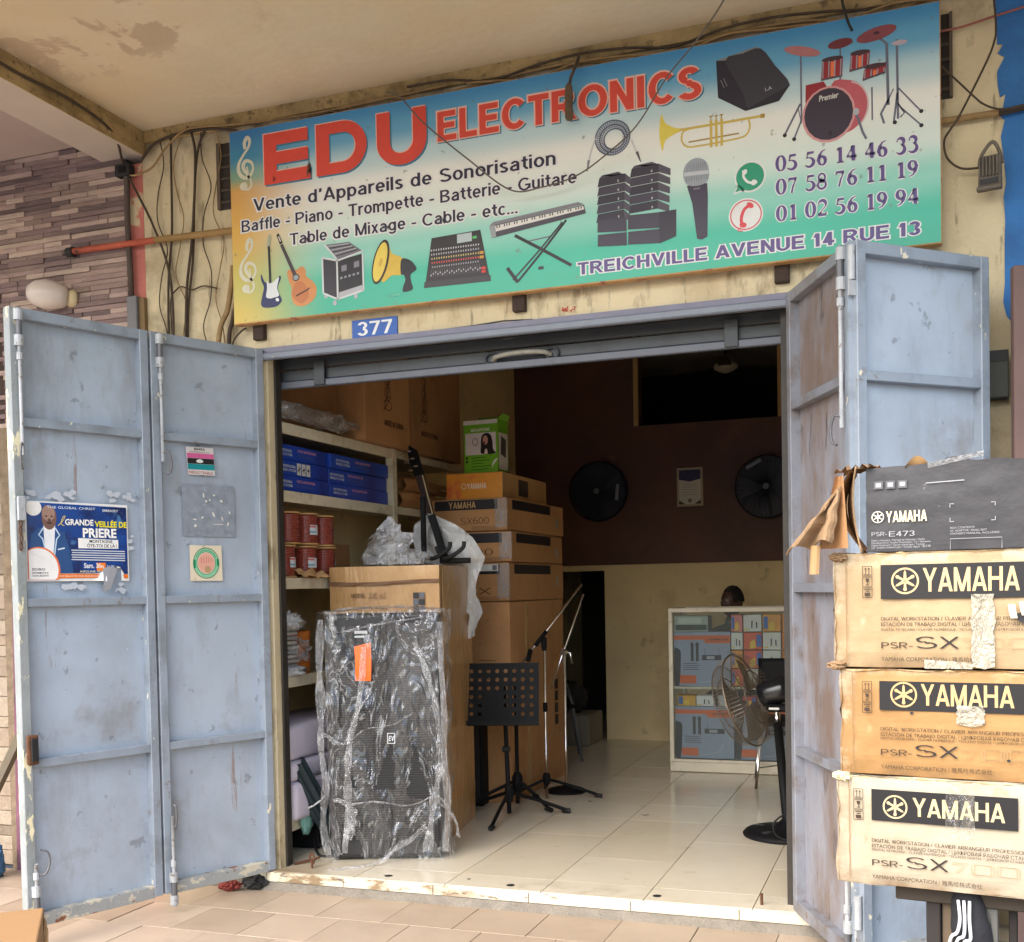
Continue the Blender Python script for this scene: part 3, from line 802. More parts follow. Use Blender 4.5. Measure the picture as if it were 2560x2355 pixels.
# flat outer edge of the third leaf, facing the street
MB().box(w3, w3 + 0.006, 0.0, 0.045, 0.005, GH, m_gframe).build("edge_plate", g3)
bolt(g3, w3 - 0.034, 2.575, 1.93, True, -0.03)
bolt(g3, w3 - 0.030, 0.0, 0.50, False, 0.02)
for z in (0.14, 1.30, 2.44):
    kn = MB().lathe([(0.013, -0.06), (0.013, 0.06)], m_bolt, 12, (-0.014, 0.012, z + 0.06)).build("hinge_knuckle", g4)
    MB().box(-0.030, -0.001, 0.004, 0.012, z - 0.055, z - 0.002, m_bolt).build("hinge_plate", g4)

# ---------------------------------------------------------------- poster and stickers on the leaves
def on_leaf(leaf_a, leaf_b, x, z):
    a, b = Vector((*leaf_a, 0)), Vector((*leaf_b, 0))
    d = (b - a).normalized()
    n = Vector((d.y, -d.x, 0))
    p = a + d * x - n * 0.030
    return (p.x, p.y, z), math.atan2(d.y, d.x)
loc, rz = on_leaf(PE, PM_, w1 - 0.580, 1.449)
po = thing("poster", "glossy blue prayer vigil poster with a torn lower corner on the gate", "poster", loc, rz)
PW, PHt = 0.470, 0.338
m_pw = M("poster_paper", srgb(236, 236, 234), 0.22, spec=0.5, var=0.03)
def psheet(u, v):
    x, z = u * PW, v * PHt
    cx, cz = u - 0.78, v
    curl = max(0.0, 0.16 - math.hypot(cx * 1.3, cz)) * 0.16
    return (x, -0.001 - curl - 0.0012 * noise.noise((x * 9, z * 9, 1)), z)
MB().grid(psheet, 24, 18, m_pw, keep=lambda u, v: not (0.73 < u < 0.935 and v < 0.20 - abs(u - 0.86) * 0.9)).build("paper", po, smooth=True)
m_pbl = M("poster_blue", srgb(20, 66, 142), 0.2, spec=0.5, var=0.15, vs=6, layers=(dict(c=srgb(18, 34, 84), s=5, lo=0.45, hi=0.6), dict(c=srgb(96, 160, 220), s=7, lo=0.62, hi=0.75, a=0.9), dict(c=srgb(210, 230, 245), s=9, lo=0.70, hi=0.80, a=0.9)))
def pm(s): return flat(s, 0.25, 0.5)
pb = MB()
y = -0.0032
def P(u, v): return (u * PW, v * PHt)
pb.poly([P(0.015, 0.10), P(0.735, 0.10), P(0.80, 0.17), P(0.86, 0.20), P(0.905, 0.18), P(0.945, 0.09), P(0.985, 0.09), P(0.985, 0.965), P(0.015, 0.985)], m_pbl, y)
pb.poly([P(0.2, 0.035), P(0.735, 0.04), P(0.745, 0.09), P(0.2, 0.095)], pm((232, 118, 40)), y - 0.0004)
pb.poly([P(0.945, 0.03), P(0.985, 0.03), P(0.985, 0.085), P(0.935, 0.085)], pm((224, 112, 40)), y - 0.0004)
pb.build("blue_print", po)
man = MB()
y -= 0.0005
man.poly([P(0.03, 0.32), P(0.05, 0.58), P(0.12, 0.66), P(0.17, 0.67), P(0.27, 0.67), P(0.36, 0.61), P(0.40, 0.45), P(0.44, 0.10), P(0.04, 0.10)], pm((38, 78, 132)), y)
man.poly([P(0.165, 0.70), P(0.275, 0.70), P(0.265, 0.5), P(0.24, 0.2), P(0.20, 0.2), P(0.17, 0.5)], pm((238, 240, 244)), y - 0.0004)
man.line([P(0.165, 0.67), P(0.12, 0.58), P(0.155, 0.53), P(0.20, 0.26)], 0.006, pm((190, 214, 236)), y - 0.0006)
man.line([P(0.275, 0.67), P(0.315, 0.58), P(0.285, 0.53), P(0.25, 0.24)], 0.006, pm((190, 214, 236)), y - 0.0006)
man.line([P(0.295, 0.40), P(0.36, 0.42)], 0.006, pm((210, 224, 236)), y - 0.0006)
man.ell(*P(0.22, 0.80), 0.033, 0.052, pm((120, 88, 76)), y - 0.0008)
man.ell(*P(0.215, 0.855), 0.029, 0.034, pm((160, 128, 112)), y - 0.0010)
for ex in (0.193, 0.245):
    man.ell(*P(ex, 0.815), 0.006, 0.003, pm((54, 38, 34)), y - 0.0012)
man.ell(*P(0.22, 0.765), 0.007, 0.008, pm((98, 70, 60)), y - 0.0012)
man.ell(*P(0.22, 0.730), 0.013, 0.004, pm((70, 44, 42)), y - 0.0012)
man.build("portrait_print", po)
tx = MB()
y -= 0.0016
tx.poly([(max(0.006, P(0.075, 0.915)[0] + 0.036 * math.cos(a)), min(PHt - 0.004, P(0.075, 0.915)[1] + 0.034 * math.sin(a))) for a in [2 * math.pi * k / 24 for k in range(24)]], pm((240, 238, 232)), y)
tx.poly([(max(0.006, P(0.115, 0.14)[0] + 0.092 * math.cos(a)), max(0.006, P(0.115, 0.14)[1] + 0.098 * math.sin(a))) for a in [2 * math.pi * k / 32 for k in range(32)]], pm((236, 122, 60)), y)
tx.poly([P(0.02, 0.02), P(0.26, 0.02)] + [(P(0.11, 0.14)[0] + 0.086 * math.cos(R(a)), P(0.11, 0.14)[1] + 0.092 * math.sin(R(a))) for a in range(-20, 121, 10)] + [P(0.02, 0.385)], pm((240, 238, 236)), y - 0.0004)
y2 = y - 0.0009
for i, (s_, z) in enumerate((("EDIBO", 0.135), ("EDIMICHI", 0.095), ("SUACEDON", 0.06))):
    tx.text(s_, 0.05 * PW, z * PHt, 0.0095 if i == 0 else 0.007, pm((40, 40, 48)), w=0.055 if i == 0 else 0.068, off=0.012, y=y2)
tx.text("EMBASSY", *P(0.74, 0.900), 0.010, pm((226, 232, 240)), w=0.074, off=0.01, y=y2)
tx.text("THE GLOBAL CHRIST", *P(0.2, 0.915), 0.010, pm((206, 222, 240)), w=0.22, off=0.01, y=y2)
tx.text("GRANDE", *P(0.37, 0.715), 0.024, pm((244, 244, 240)), w=0.128, off=0.03, y=y2)
tx.text("VEILLÉE DE", *P(0.66, 0.70), 0.024, pm((244, 232, 30)), w=0.150, off=0.03, y=y2)
tx.line(smooth_line([P(0.30, 0.70), P(0.34, 0.75), P(0.37, 0.82), P(0.35, 0.81), P(0.33, 0.73), P(0.36, 0.70)], 5), 0.003, pm((220, 204, 120)), y2)
tx.text("PRIERE", *P(0.54, 0.565), 0.037, pm((246, 246, 244)), w=0.155, off=0.035, y=y2)
tx.poly([P(0.49, 0.42), P(0.89, 0.42), P(0.89, 0.535), P(0.49, 0.55)], pm((240, 240, 238)), y - 0.0004)
tx.text("MONTAGNE", *P(0.60, 0.492), 0.0135, pm((52, 52, 58)), w=0.108, off=0.015, y=y2)
tx.text("ÔTE-TOI DE LÀ !", *P(0.575, 0.435), 0.0135, pm((52, 52, 58)), w=0.140, off=0.015, y=y2)
for k in range(5):
    tx.line([P(0.42 + 0.005 * (k % 2), 0.395 - 0.030 * k), P(0.955, 0.385 - 0.030 * k)], 0.0045, pm((206, 214, 226)), y2)
tx.text("Sam. 31", *P(0.54, 0.168), 0.020, pm((236, 238, 242)), w=0.075, off=0.02, y=y2)
tx.rect(P(0.665, 0)[0], P(0.755, 0)[0], P(0, 0.13)[1], P(0, 0.235)[1], pm((240, 126, 30)), y - 0.0004)
tx.text("Déc", *P(0.682, 0.168), 0.015, pm((250, 240, 220)), w=0.026, off=0.02, y=y2)
tx.text("21.30", *P(0.765, 0.175), 0.010, pm((220, 226, 236)), w=0.035, off=0.01, y=y2)
tx.text("INFOLINE: 05 06", *P(0.50, 0.108), 0.009, pm((226, 220, 190)), w=0.115, off=0.01, y=y2)
tx.text("Avec Jésus-Christ, toute chose est possible", *P(0.30, 0.054), 0.009, pm((250, 226, 200)), w=0.195, off=0.008, y=y2)
tx.build("lettering", po)["kind"] = "stuff"
fl = MB()
fl.grid(lambda u, v: ((0.80 - 0.06 * v + (u - 0.5) * (0.145 - 0.08 * v)) * PW, -0.006 - 0.012 * math.sin(v * 2.2), (0.16 - 0.29 * v + 0.06 * (0.5 - abs(u - 0.5)) * (1 - v)) * PHt), 8, 8, M("poster_back", srgb(150, 152, 158), 0.6, var=0.08, vs=20))
fl.build("torn_flap", po, smooth=True)
# paste residue round the poster
rs = MB()
for (u0, v0, u1, v1, n) in ((0.0, 1.02, 0.45, 1.13, 13), (0.80, 1.05, 1.06, 1.16, 9), (0.3, -0.10, 0.55, -0.03, 5), (0.85, -0.16, 1.0, -0.04, 5), (1.0, 0.4, 1.08, 0.62, 5)):
    for k in range(n):
        cx, cz = rnd.uniform(u0, u1) * PW, rnd.uniform(v0, v1) * PHt
        r0 = rnd.uniform(0.006, 0.02)
        rs.poly([(cx + r0 * rnd.uniform(0.5, 1.3) * math.cos(a) * 1.4, cz + r0 * rnd.uniform(0.4, 1.1) * math.sin(a)) for a in [2 * math.pi * q / 9 for q in range(9)]], M("paste_residue", srgb(188, 195, 205), 0.6, var=0.1, vs=40), -0.0002 - 0.00005 * k)
rs.build("paste_residue", po)["kind"] = "stuff"

loc, rz = on_leaf(PM_, PH, w2 - 0.410, 1.944)
s1 = thing("sticker", "small sticker with pink, black and teal stripes on the gate", "sticker", loc, rz)
sb = MB()
sb.poly([(0.006, 0), (0.147, 0.002), (0.142, 0.133), (-0.004, 0.131)], M("sticker_paper", srgb(214, 208, 206), 0.5, var=0.06, vs=20), 0)
sb.build("paper", s1)
sb = MB()
sb.poly([(0.0035, 0.079), (0.143, 0.081), (0.142, 0.103), (0.002, 0.102)], flat((206, 96, 148)), -0.0006)
sb.poly([(0.0045, 0.052), (0.144, 0.054), (0.143, 0.080), (0.0035, 0.078)], flat((34, 32, 34)), -0.0006)
sb.poly([(0.006, 0.025), (0.146, 0.027), (0.144, 0.053), (0.0045, 0.051)], flat((20, 140, 146)), -0.0006)
sb.ell(0.068, 0.064, 0.018, 0.011, flat((222, 226, 220)), -0.0012, a0=0, a1=180)
sb.ell(0.068, 0.064, 0.018, 0.006, flat((222, 226, 220)), -0.0012, a0=180, a1=360)
sb.text("BIAFRA", 0.040, 0.117, 0.010, flat((50, 46, 50)), w=0.056, off=0.02, y=-0.0012)
sb.text("REFERENDUM IS NOT", 0.014, 0.105, 0.006, flat((110, 100, 104)), w=0.11, y=-0.0012)
sb.text("NEGOTIABLE", 0.010, 0.006, 0.013, flat((176, 130, 126)), w=0.126, off=0.02, y=-0.0012)
sb.build("stripe_print", s1)
loc, rz = on_leaf(PM_, PH, w2 - 0.408, 1.445)
s2 = thing("sticker", "square cream sticker with a round green and pink seal on the gate", "sticker", loc, rz)
MB().poly([(0.0, 0.0), (0.172, 0.0), (0.170, 0.168), (0.0, 0.168)], M("sticker_cream", srgb(220, 208, 184), 0.55, var=0.05, layers=(dict(c=srgb(180, 160, 130), s=20, lo=0.58, hi=0.66, a=0.7),)), 0).build("paper", s2)
sb = MB()
sb.ring(0.086, 0.084, 0.070, 0.074, 0.004, flat((24, 124, 86)), -0.0006)
sb.ring(0.086, 0.084, 0.064, 0.068, 0.013, flat((132, 200, 160)), -0.0006)
sb.ring(0.086, 0.084, 0.051, 0.055, 0.003, flat((24, 124, 86)), -0.0006)
sb.ell(0.086, 0.084, 0.044, 0.048, flat((222, 166, 148)), -0.0006)
sb.rect(0.018, 0.030, 0.06, 0.10, flat((16, 132, 90)), -0.0010)
sb.rect(0.142, 0.153, 0.07, 0.105, flat((16, 132, 90)), -0.0010)
for k in range(5):
    sb.line([(0.060 + k * 0.013, 0.085), (0.060 + k * 0.013, 0.118 - 0.004 * abs(k - 2))], 0.003, flat((196, 110, 104)), -0.0010)
sb.ell(0.092, 0.055, 0.015, 0.016, flat((176, 148, 108)), -0.0012)
for k in range(14):
    a = R(150 - 120 * k / 13)
    sb.rect(0.086 + 0.0575 * math.cos(a) - 0.002, 0.086 + 0.0575 * math.cos(a) + 0.002, 0.084 + 0.0615 * math.sin(a) - 0.003, 0.084 + 0.0615 * math.sin(a) + 0.003, flat((30, 130, 92)), -0.0010)
sb.build("seal_print", s2)
# paper shreds and a darker glue square between the stickers
loc, rz = on_leaf(PM_, PH, 0.0, 0.0)
sc = thing("glue_mark", "dark square glue mark with white paper shreds between the two stickers", "glue mark", loc, rz)
MB().rect(0.16, 0.44, 1.655, 1.90, M("old_glue", srgb(134, 143, 155), 0.6, var=0.2, vs=25, layers=(dict(c=srgb(146, 154, 168), s=22, lo=0.5, hi=0.62),)), 0.0045).build("glue_square", sc)
for (sx, sz, w, h, rt) in ((0.270, 1.850, 0.010, 0.030, 10), (0.283, 1.822, 0.014, 0.016, 0), (0.327, 1.852, 0.016, 0.011, 0), (0.365, 1.826, 0.020, 0.012, -35), (0.303, 1.828, 0.007, 0.013, 15), (0.322, 1.760, 0.012, 0.030, 25), (0.368, 1.742, 0.009, 0.028, 20), (0.408, 1.772, 0.008, 0.026, 20), (0.262, 1.745, 0.020, 0.010, 30), (0.222, 1.735, 0.024, 0.007, 0), (0.223, 1.705, 0.015, 0.015, 0), (0.345, 1.714, 0.072, 0.004, 0), (0.398, 1.716, 0.010, 0.024, -15)):
    q = [(rnd.uniform(0.35, 0.5), 2 * math.pi * k / 7) for k in range(7)]
    c_, s_ = math.cos(R(rt)), math.sin(R(rt))
    MB().poly([(sx + (r * math.cos(a) * w) * c_ - (r * math.sin(a) * h) * s_, sz + (r * math.cos(a) * w) * s_ + (r * math.sin(a) * h) * c_) for r, a in q], M("paper_shred", srgb(226, 222, 212), 0.7), -0.0005).build("paper_shred", sc)

# ---------------------------------------------------------------- the big signboard (local x, z in metres from its lower left corner)
SW, SHH = 3.237, 0.927
sg = thing("signboard", "wide printed EDU ELECTRONICS signboard above the shop doorway", "signboard", (-3.138, -0.085, 2.704))
ms = bpy.data.materials.new("sign_print")
ms.use_nodes = True
nt = ms.node_tree
pr_ = nt.nodes["Principled BSDF"]
pr_.inputs["Roughness"].default_value = 0.34
tc = nt.nodes.new("ShaderNodeTexCoord")
sp = nt.nodes.new("ShaderNodeSeparateXYZ")
nt.links.new(tc.outputs["Object"], sp.inputs[0])
def ramp(stops):
    r = nt.nodes.new("ShaderNodeValToRGB")
    r.color_ramp.interpolation = 'EASE'
    while len(r.color_ramp.elements) > 1:
        r.color_ramp.elements.remove(r.color_ramp.elements[-1])
    r.color_ramp.elements[0].position = stops[0][0]
    r.color_ramp.elements[0].color = (*srgb(stops[0][1]), 1)
    for p_, c_ in stops[1:]:
        e = r.color_ramp.elements.new(p_)
        e.color = (*srgb(c_), 1)
    return r
def math_(op, a, b):
    n = nt.nodes.new("ShaderNodeMath")
    n.operation = op
    for i, q in enumerate((a, b)):
        if hasattr(q, 'is_output'):
            nt.links.new(q, n.inputs[i])
        else:
            n.inputs[i].default_value = q
    return n.outputs[0]
vz = math_('DIVIDE', sp.outputs[2], SHH)
r1 = ramp([(0.0, (24, 168, 138)), (0.14, (44, 180, 152)), (0.30, (140, 205, 190)), (0.45, (214, 228, 222)), (0.62, (232, 234, 230)), (0.74, (186, 214, 222)), (0.87, (98, 166, 204)), (1.0, (62, 138, 190))])
r2 = ramp([(0.0, (206, 178, 70)), (0.2, (190, 180, 84)), (0.45, (212, 168, 76)), (0.68, (206, 158, 86)), (0.76, (120, 158, 134)), (0.86, (58, 132, 168)), (1.0, (42, 112, 168))])
nt.links.new(vz, r1.inputs[0]); nt.links.new(vz, r2.inputs[0])
mr = nt.nodes.new("ShaderNodeMapRange")
mr.interpolation_type = 'SMOOTHSTEP'
mr.inputs[1].default_value = 0.55; mr.inputs[2].default_value = 0.0; mr.inputs[3].default_value = 0.0; mr.inputs[4].default_value = 1.0
nt.links.new(sp.outputs[0], mr.inputs[0])
mx = nt.nodes.new("ShaderNodeMix"); mx.data_type = 'RGBA'
nt.links.new(mr.outputs[0], mx.inputs[0]); nt.links.new(r1.outputs[0], mx.inputs[6]); nt.links.new(r2.outputs[0], mx.inputs[7])
nz_ = nt.nodes.new("ShaderNodeTexNoise"); nz_.inputs["Scale"].default_value = 26; nz_.inputs["Detail"].default_value = 6
nt.links.new(tc.outputs["Object"], nz_.inputs["Vector"])
m2 = nt.nodes.new("ShaderNodeMapRange"); m2.inputs[1].default_value = 0.665; m2.inputs[2].default_value = 0.70; m2.inputs[4].default_value = 0.5
nt.links.new(nz_.outputs[0], m2.inputs[0])
mx2 = nt.nodes.new("ShaderNodeMix"); mx2.data_type = 'RGBA'
nt.links.new(m2.outputs[0], mx2.inputs[0]); nt.links.new(mx.outputs[2], mx2.inputs[6]); mx2.inputs[7].default_value = (*srgb(110, 104, 88), 1)
nt.links.new(mx2.outputs[2], pr_.inputs["Base Color"])
m_sedge = M("sign_edge", srgb(186, 146, 96), 0.6, var=0.2, vs=12, layers=(dict(c=srgb(150, 70, 60), s=20, lo=0.58, hi=0.64),))
MB().add([(0, 0, 0), (SW, 0, 0), (SW, 0, SHH), (0, 0, SHH)], [(0, 1, 2, 3)], ms).build("printed_face", sg)
MB().box(-0.004, SW + 0.004, 0.001, 0.05, -0.006, SHH + 0.004, m_sedge).build("frame_box", sg, bevel=0.003)
for bx in (0.10, 1.46, 2.62):
    MB().box(bx - 0.03, bx + 0.03, -0.001 + 0.05, 0.085, -0.075, 0.02, M("rusty_bracket", srgb(58, 44, 36), 0.8, var=0.3, vs=30)).build("bracket", sg, bevel=0.003)

def ik(c): return flat(c, 0.4, 0.4)
RED, PINK, NAVY, PURP, WHT = ik((212, 76, 64)), ik((232, 186, 172)), ik((44, 40, 66)), ik((92, 76, 134)), ik((224, 226, 226))
SHD = ik((60, 120, 150))
def sign_text(body, x, z, h, w, ink, rim=None, W=0.165, grow=0.006):
    sp = 0.07
    tot = sum(glyph(c, W)[1] + sp for c in body) - sp
    sx = w / tot
    cx = x
    for word in body.split(" "):                   # each word is a piece of its own
        ww = (sum(glyph(c, W)[1] + sp for c in word) - sp) * sx
        o = MB().grot(word, cx, z, h, ink, w=ww, W=W, y=-0.0014).build("lettering", sg)
        if rim:
            MB().grot(word, cx, z, h, rim, w=ww, W=W, grow=grow, y=-0.0007).build("lettering_outline", o)
        cx += ww + (glyph(" ", W)[1] + 2 * sp) * sx
# block letters of the big name
def block(ch, x0, x1, z0=0.645, z1=0.886):
    t = 0.058
    if ch == 'E':
        zm = (z0 + z1) / 2
        return [[(x0, z0), (x1, z0), (x1, z0 + t), (x0 + 0.070, z0 + t), (x0 + 0.070, zm - t / 2), (x1 - 0.012, zm - t / 2), (x1 - 0.012, zm + t / 2), (x0 + 0.070, zm + t / 2), (x0 + 0.070, z1 - t), (x1 - 0.012, z1 - t), (x1 - 0.012, z1), (x0, z1)]]
    if ch == 'D':
        zm, ro, ri = (z0 + z1) / 2, (z1 - z0) / 2, (z1 - z0) / 2 - t * 0.9
        cx = x1 - ro * 1.05
        out = [(x0, z0)] + [(cx + ro * 1.05 * math.cos(R(a)), zm + ro * math.sin(R(a))) for a in range(-90, 91, 12)] + [(x0, z1)]
        inn = [(x0 + 0.070, z0 + t * 0.9)] + [(cx + ri * 1.0 * math.cos(R(a)), zm + ri * math.sin(R(a))) for a in range(-90, 91, 12)] + [(x0 + 0.070, z1 - t * 0.9)]
        n = len(out)
        quads = []
        for i in range(n - 1):
            quads.append([out[i], out[i + 1], inn[i + 1], inn[i]])
        quads.append([out[-1], out[0], inn[0], inn[-1]])
        return quads
    if ch == 'U':
        xm, rx = (x0 + x1) / 2, (x1 - x0) / 2
        zc = z0 + 0.10
        out = [(x0, z1), (x0, zc)] + [(xm - rx * math.cos(R(a)), zc - 0.108 * math.sin(R(a))) for a in range(12, 169, 12)] + [(x1, zc), (x1, z1)]
        inn = [(x0 + 0.068, z1), (x0 + 0.068, zc)] + [(xm - (rx - 0.068) * math.cos(R(a)), zc - 0.054 * math.sin(R(a))) for a in range(12, 169, 12)] + [(x1 - 0.068, zc), (x1 - 0.068, z1)]
        return [[out[i], inn[i], inn[i + 1], out[i + 1]] for i in range(len(out) - 1)]
for ch, x0, x1 in (('E', 0.191, 0.446), ('D', 0.478, 0.745), ('U', 0.798, 1.050)):
    o = None
    for (dx, dz, ink, yy, nm) in ((0, 0, RED, -0.0018, "letter"), (-0.005, 0.005, PINK, -0.0012, "letter_outline"), (0.007, -0.008, SHD, -0.0006, "letter_shadow")):
        b = MB()
        for q in block(ch, x0, x1):
            b.poly([(p[0] + dx, p[1] + dz) for p in q], ink, yy)
        r_ = b.build(nm, o or sg)
        o = o or r_
b = MB()
_tot = sum(glyph(c, 0.22)[1] + 0.09 for c in "ELECTRONICS") - 0.09
_cx = 1.105
for c in "ELECTRONICS":
    ww = glyph(c, 0.22)[1] * 1.203 / _tot
    o = MB().grot(c, _cx, 0.713, 0.132, RED, w=ww, W=0.22, y=-0.0016).build("letter", sg)
    MB().grot(c, _cx - 0.001, 0.714, 0.133, PINK, w=ww, W=0.22, grow=0.006, y=-0.0010).build("letter_outline", o)
    MB().grot(c, _cx + 0.006, 0.708, 0.133, SHD, w=ww, W=0.22, grow=0.005, y=-0.0005).build("letter_shadow", o)
    _cx += ww + 0.09 * 1.203 / _tot
sign_text("Vente d’Appareils de Sonorisation", 0.125, 0.529, 0.060, 1.542, NAVY, WHT)
sign_text("Baffle - Piano - Trompette - Batterie - Guitare", 0.056, 0.437, 0.056, 1.704, NAVY, WHT)
sign_text("Table de Mixage - Cable - etc...", 0.323, 0.343, 0.055, 1.163, NAVY, WHT)
sign_text("TREICHVILLE AVENUE 14 RUE 13", 1.756, 0.038, 0.053, 1.407, PURP, WHT, 0.21, 0.0045)
# serif telephone numbers drawn with thick and thin strokes
def arc(cx, cz, rx, rz, a0, a1, w0, w1, n=12):
    return [(cx + rx * math.cos(R(a0 + (a1 - a0) * k / n)), cz + rz * math.sin(R(a0 + (a1 - a0) * k / n)), w0 + (w1 - w0) * math.sin(math.pi * k / n) ** 1.0) for k in range(n + 1)]
TH, TN = 0.20, 0.05
def dig(c):
    if c == '0': return [arc(0.3, 0.5, 0.21, 0.47, 90, 270, TN, TH), arc(0.3, 0.5, 0.21, 0.47, -90, 90, TN, TH)]
    if c == '1': return [[(0.33, 0.04, TH), (0.33, 0.96, TH)], [(0.14, 0.84, TN), (0.33, 0.95, TN)], [(0.14, 0.03, TN), (0.52, 0.03, TN)]]
    if c == '2': return [[(0.12, 0.72, 0.10)] + arc(0.30, 0.72, 0.20, 0.25, 160, -30, TN, TH) + [(0.10, 0.09, 0.05)], [(0.08, 0.08, 0.15), (0.50, 0.08, 0.15)], [(0.50, 0.06, 0.04), (0.54, 0.24, 0.03)]]
    if c == '3': return [[(0.12, 0.76, 0.08)] + arc(0.28, 0.76, 0.18, 0.21, 150, -70, TN, TH), arc(0.27, 0.30, 0.23, 0.27, 80, -140, TN, TH) + [(0.08, 0.14, 0.10)]]
    if c == '4': return [[(0.40, 0.03, TH), (0.40, 0.97, TH * 0.9)], [(0.38, 0.94, TN), (0.06, 0.33, TN)], [(0.05, 0.30, 0.10), (0.56, 0.30, 0.10)]]
    if c == '5': return [[(0.16, 0.90, 0.14), (0.50, 0.90, 0.14)], [(0.17, 0.93, TN), (0.12, 0.58, TN)], [(0.12, 0.58, TN)] + arc(0.24, 0.31, 0.25, 0.28, 90, -130, TN, TH) + [(0.08, 0.10, 0.10)]]
    if c == '6': return [[(0.50, 0.96, TN), (0.32, 0.88, 0.08), (0.18, 0.66, 0.14), (0.13, 0.36, TH), (0.20, 0.10, 0.14), (0.31, 0.03, TN)], arc(0.31, 0.29, 0.19, 0.27, -90, 130, TN, TH)]
    if c == '7': return [[(0.10, 0.90, 0.15), (0.52, 0.90, 0.15)], [(0.09, 0.92, 0.03), (0.07, 0.74, 0.03)], [(0.51, 0.88, TN), (0.34, 0.45, 0.10), (0.25, 0.02, 0.11)]]
    if c == '8': return [arc(0.3, 0.74, 0.17, 0.22, 90, 450, 0.10, 0.12, 20), arc(0.3, 0.27, 0.21, 0.25, 90, 450, 0.11, 0.13, 20), [(0.18, 0.60, 0.10), (0.42, 0.42, 0.14)]]
    if c == '9': return [[(0.10, 0.04, TN), (0.28, 0.12, 0.08), (0.42, 0.34, 0.14), (0.47, 0.64, TH), (0.40, 0.90, 0.14), (0.29, 0.97, TN)], arc(0.29, 0.71, 0.19, 0.27, 90, 310, TN, TH)]
    return []
def serif_number(body, x0, x1, z, h):
    adv = [0.62 if c != ' ' else 0.34 for c in body]
    sx = (x1 - x0) / (sum(adv) - 0.06)
    o = None
    for rim, ink, yy in ((0.0, PURP, -0.0016), (0.13, WHT, -0.0008)):
        b = MB()
        x = x0
        for c, a in zip(body, adv):
            for st in dig(c):
                pts = [(x + p[0] * sx, z + p[1] * h) for p in st]
                b.line(pts, [(p[2] + rim) * sx * 0.92 for p in st], ink, yy)
            x += a * sx
        r_ = b.build("phone_number" if o is None else "lettering_outline", o or sg)
        o = o or r_
    return o
for num, zz in (("05 56 14 46 33", 0.360), ("07 58 76 11 19", 0.266), ("01 02 56 19 94", 0.158)):
    for k, pair in enumerate(num.split(" ")):
        serif_number(pair, 2.606 + k * 0.1157, 2.606 + k * 0.1157 + 0.0862, zz, 0.0645)

# ---- pictures printed on the sign
BK, DK, GR, LG = ik((36, 34, 44)), ik((52, 50, 62)), ik((112, 112, 122)), ik((176, 178, 184))
def clef(x, z, h):
    b = MB()
    w = h * 0.42
    q = lambda u, v: (x + u * w, z + v * h)
    p = smooth_line([q(0.62, 0.20), q(0.50, 0.30), q(0.35, 0.38), q(0.30, 0.47), q(0.45, 0.55), q(0.75, 0.50), q(0.82, 0.36), q(0.60, 0.24), q(0.30, 0.24), q(0.06, 0.36), q(0.08, 0.52), q(0.35, 0.68), q(0.60, 0.80), q(0.68, 0.92), q(0.55, 0.99), q(0.40, 0.90), q(0.42, 0.78)], 5)
    p2 = smooth_line([q(0.66, 0.20), q(0.72, 0.08), q(0.55, 0.0), q(0.30, 0.02), q(0.22, 0.08)], 5)
    ink = ik((206, 206, 186))
    b.line(p, [0.012 + 0.008 * math.sin(k * 0.11) ** 2 for k in range(len(p))], ink, -0.0010)
    b.line(p2, 0.011, ink, -0.0011)
    b.ell(*q(0.30, 0.07), 0.022, 0.020, ink, -0.0013)
    b.line([q(0.50, 0.44), q(0.56, 0.30)], 0.008, ink, -0.0012)
    b.build("clef_print", sg)
clef(0.042, 0.640, 0.250); clef(0.040, 0.145, 0.255)
# electric guitar
b = MB()
b.poly(smooth_line([(0.159, 0.225), (0.178, 0.185), (0.205, 0.178), (0.235, 0.180), (0.262, 0.205), (0.268, 0.190), (0.250, 0.150), (0.262, 0.110), (0.270, 0.085), (0.245, 0.062), (0.205, 0.058), (0.165, 0.064), (0.154, 0.085), (0.164, 0.125), (0.172, 0.160), (0.158, 0.195)], 4, True), ik((34, 44, 92)), -0.0010)
b.poly(smooth_line([(0.190, 0.190), (0.200, 0.176), (0.225, 0.178), (0.258, 0.198), (0.246, 0.150), (0.256, 0.112), (0.226, 0.104), (0.206, 0.102), (0.184, 0.112), (0.190, 0.150)], 4, True), ik((218, 224, 228)), -0.0015)
b.ell(0.246, 0.092, 0.010, 0.008, ik((226, 230, 232)), -0.0016, rot=-30)
b.line([(0.2095, 0.178), (0.206, 0.352)], 0.013, BK, -0.0018)
b.poly([(0.196, 0.345), (0.215, 0.350), (0.222, 0.400), (0.208, 0.412), (0.198, 0.380)], ik((168, 172, 150)), -0.0018)
b.build("electric_guitar_print", sg)
# acoustic guitar
b = MB()
b.poly(smooth_line([(0.303, 0.215), (0.320, 0.228), (0.352, 0.222), (0.385, 0.236), (0.404, 0.216), (0.408, 0.185), (0.440, 0.160), (0.461, 0.128), (0.455, 0.085), (0.420, 0.056), (0.375, 0.046), (0.338, 0.062), (0.323, 0.100), (0.326, 0.140), (0.312, 0.172)], 4, True), ik((206, 140, 84)), -0.0010)
b.poly(smooth_line([(0.33, 0.10), (0.345, 0.16), (0.39, 0.16), (0.42, 0.10), (0.38, 0.06)], 5, True), ik((190, 118, 72)), -0.0013)
b.line([(0.353, 0.185), (0.276, 0.352)], [0.020, 0.016], ik((70, 62, 66)), -0.0018)
b.poly([(0.250, 0.400), (0.262, 0.408), (0.284, 0.360), (0.268, 0.352)], BK, -0.0020)
b.line([(0.262, 0.392), (0.272, 0.366)], 0.006, ik((214, 206, 196)), -0.0023)
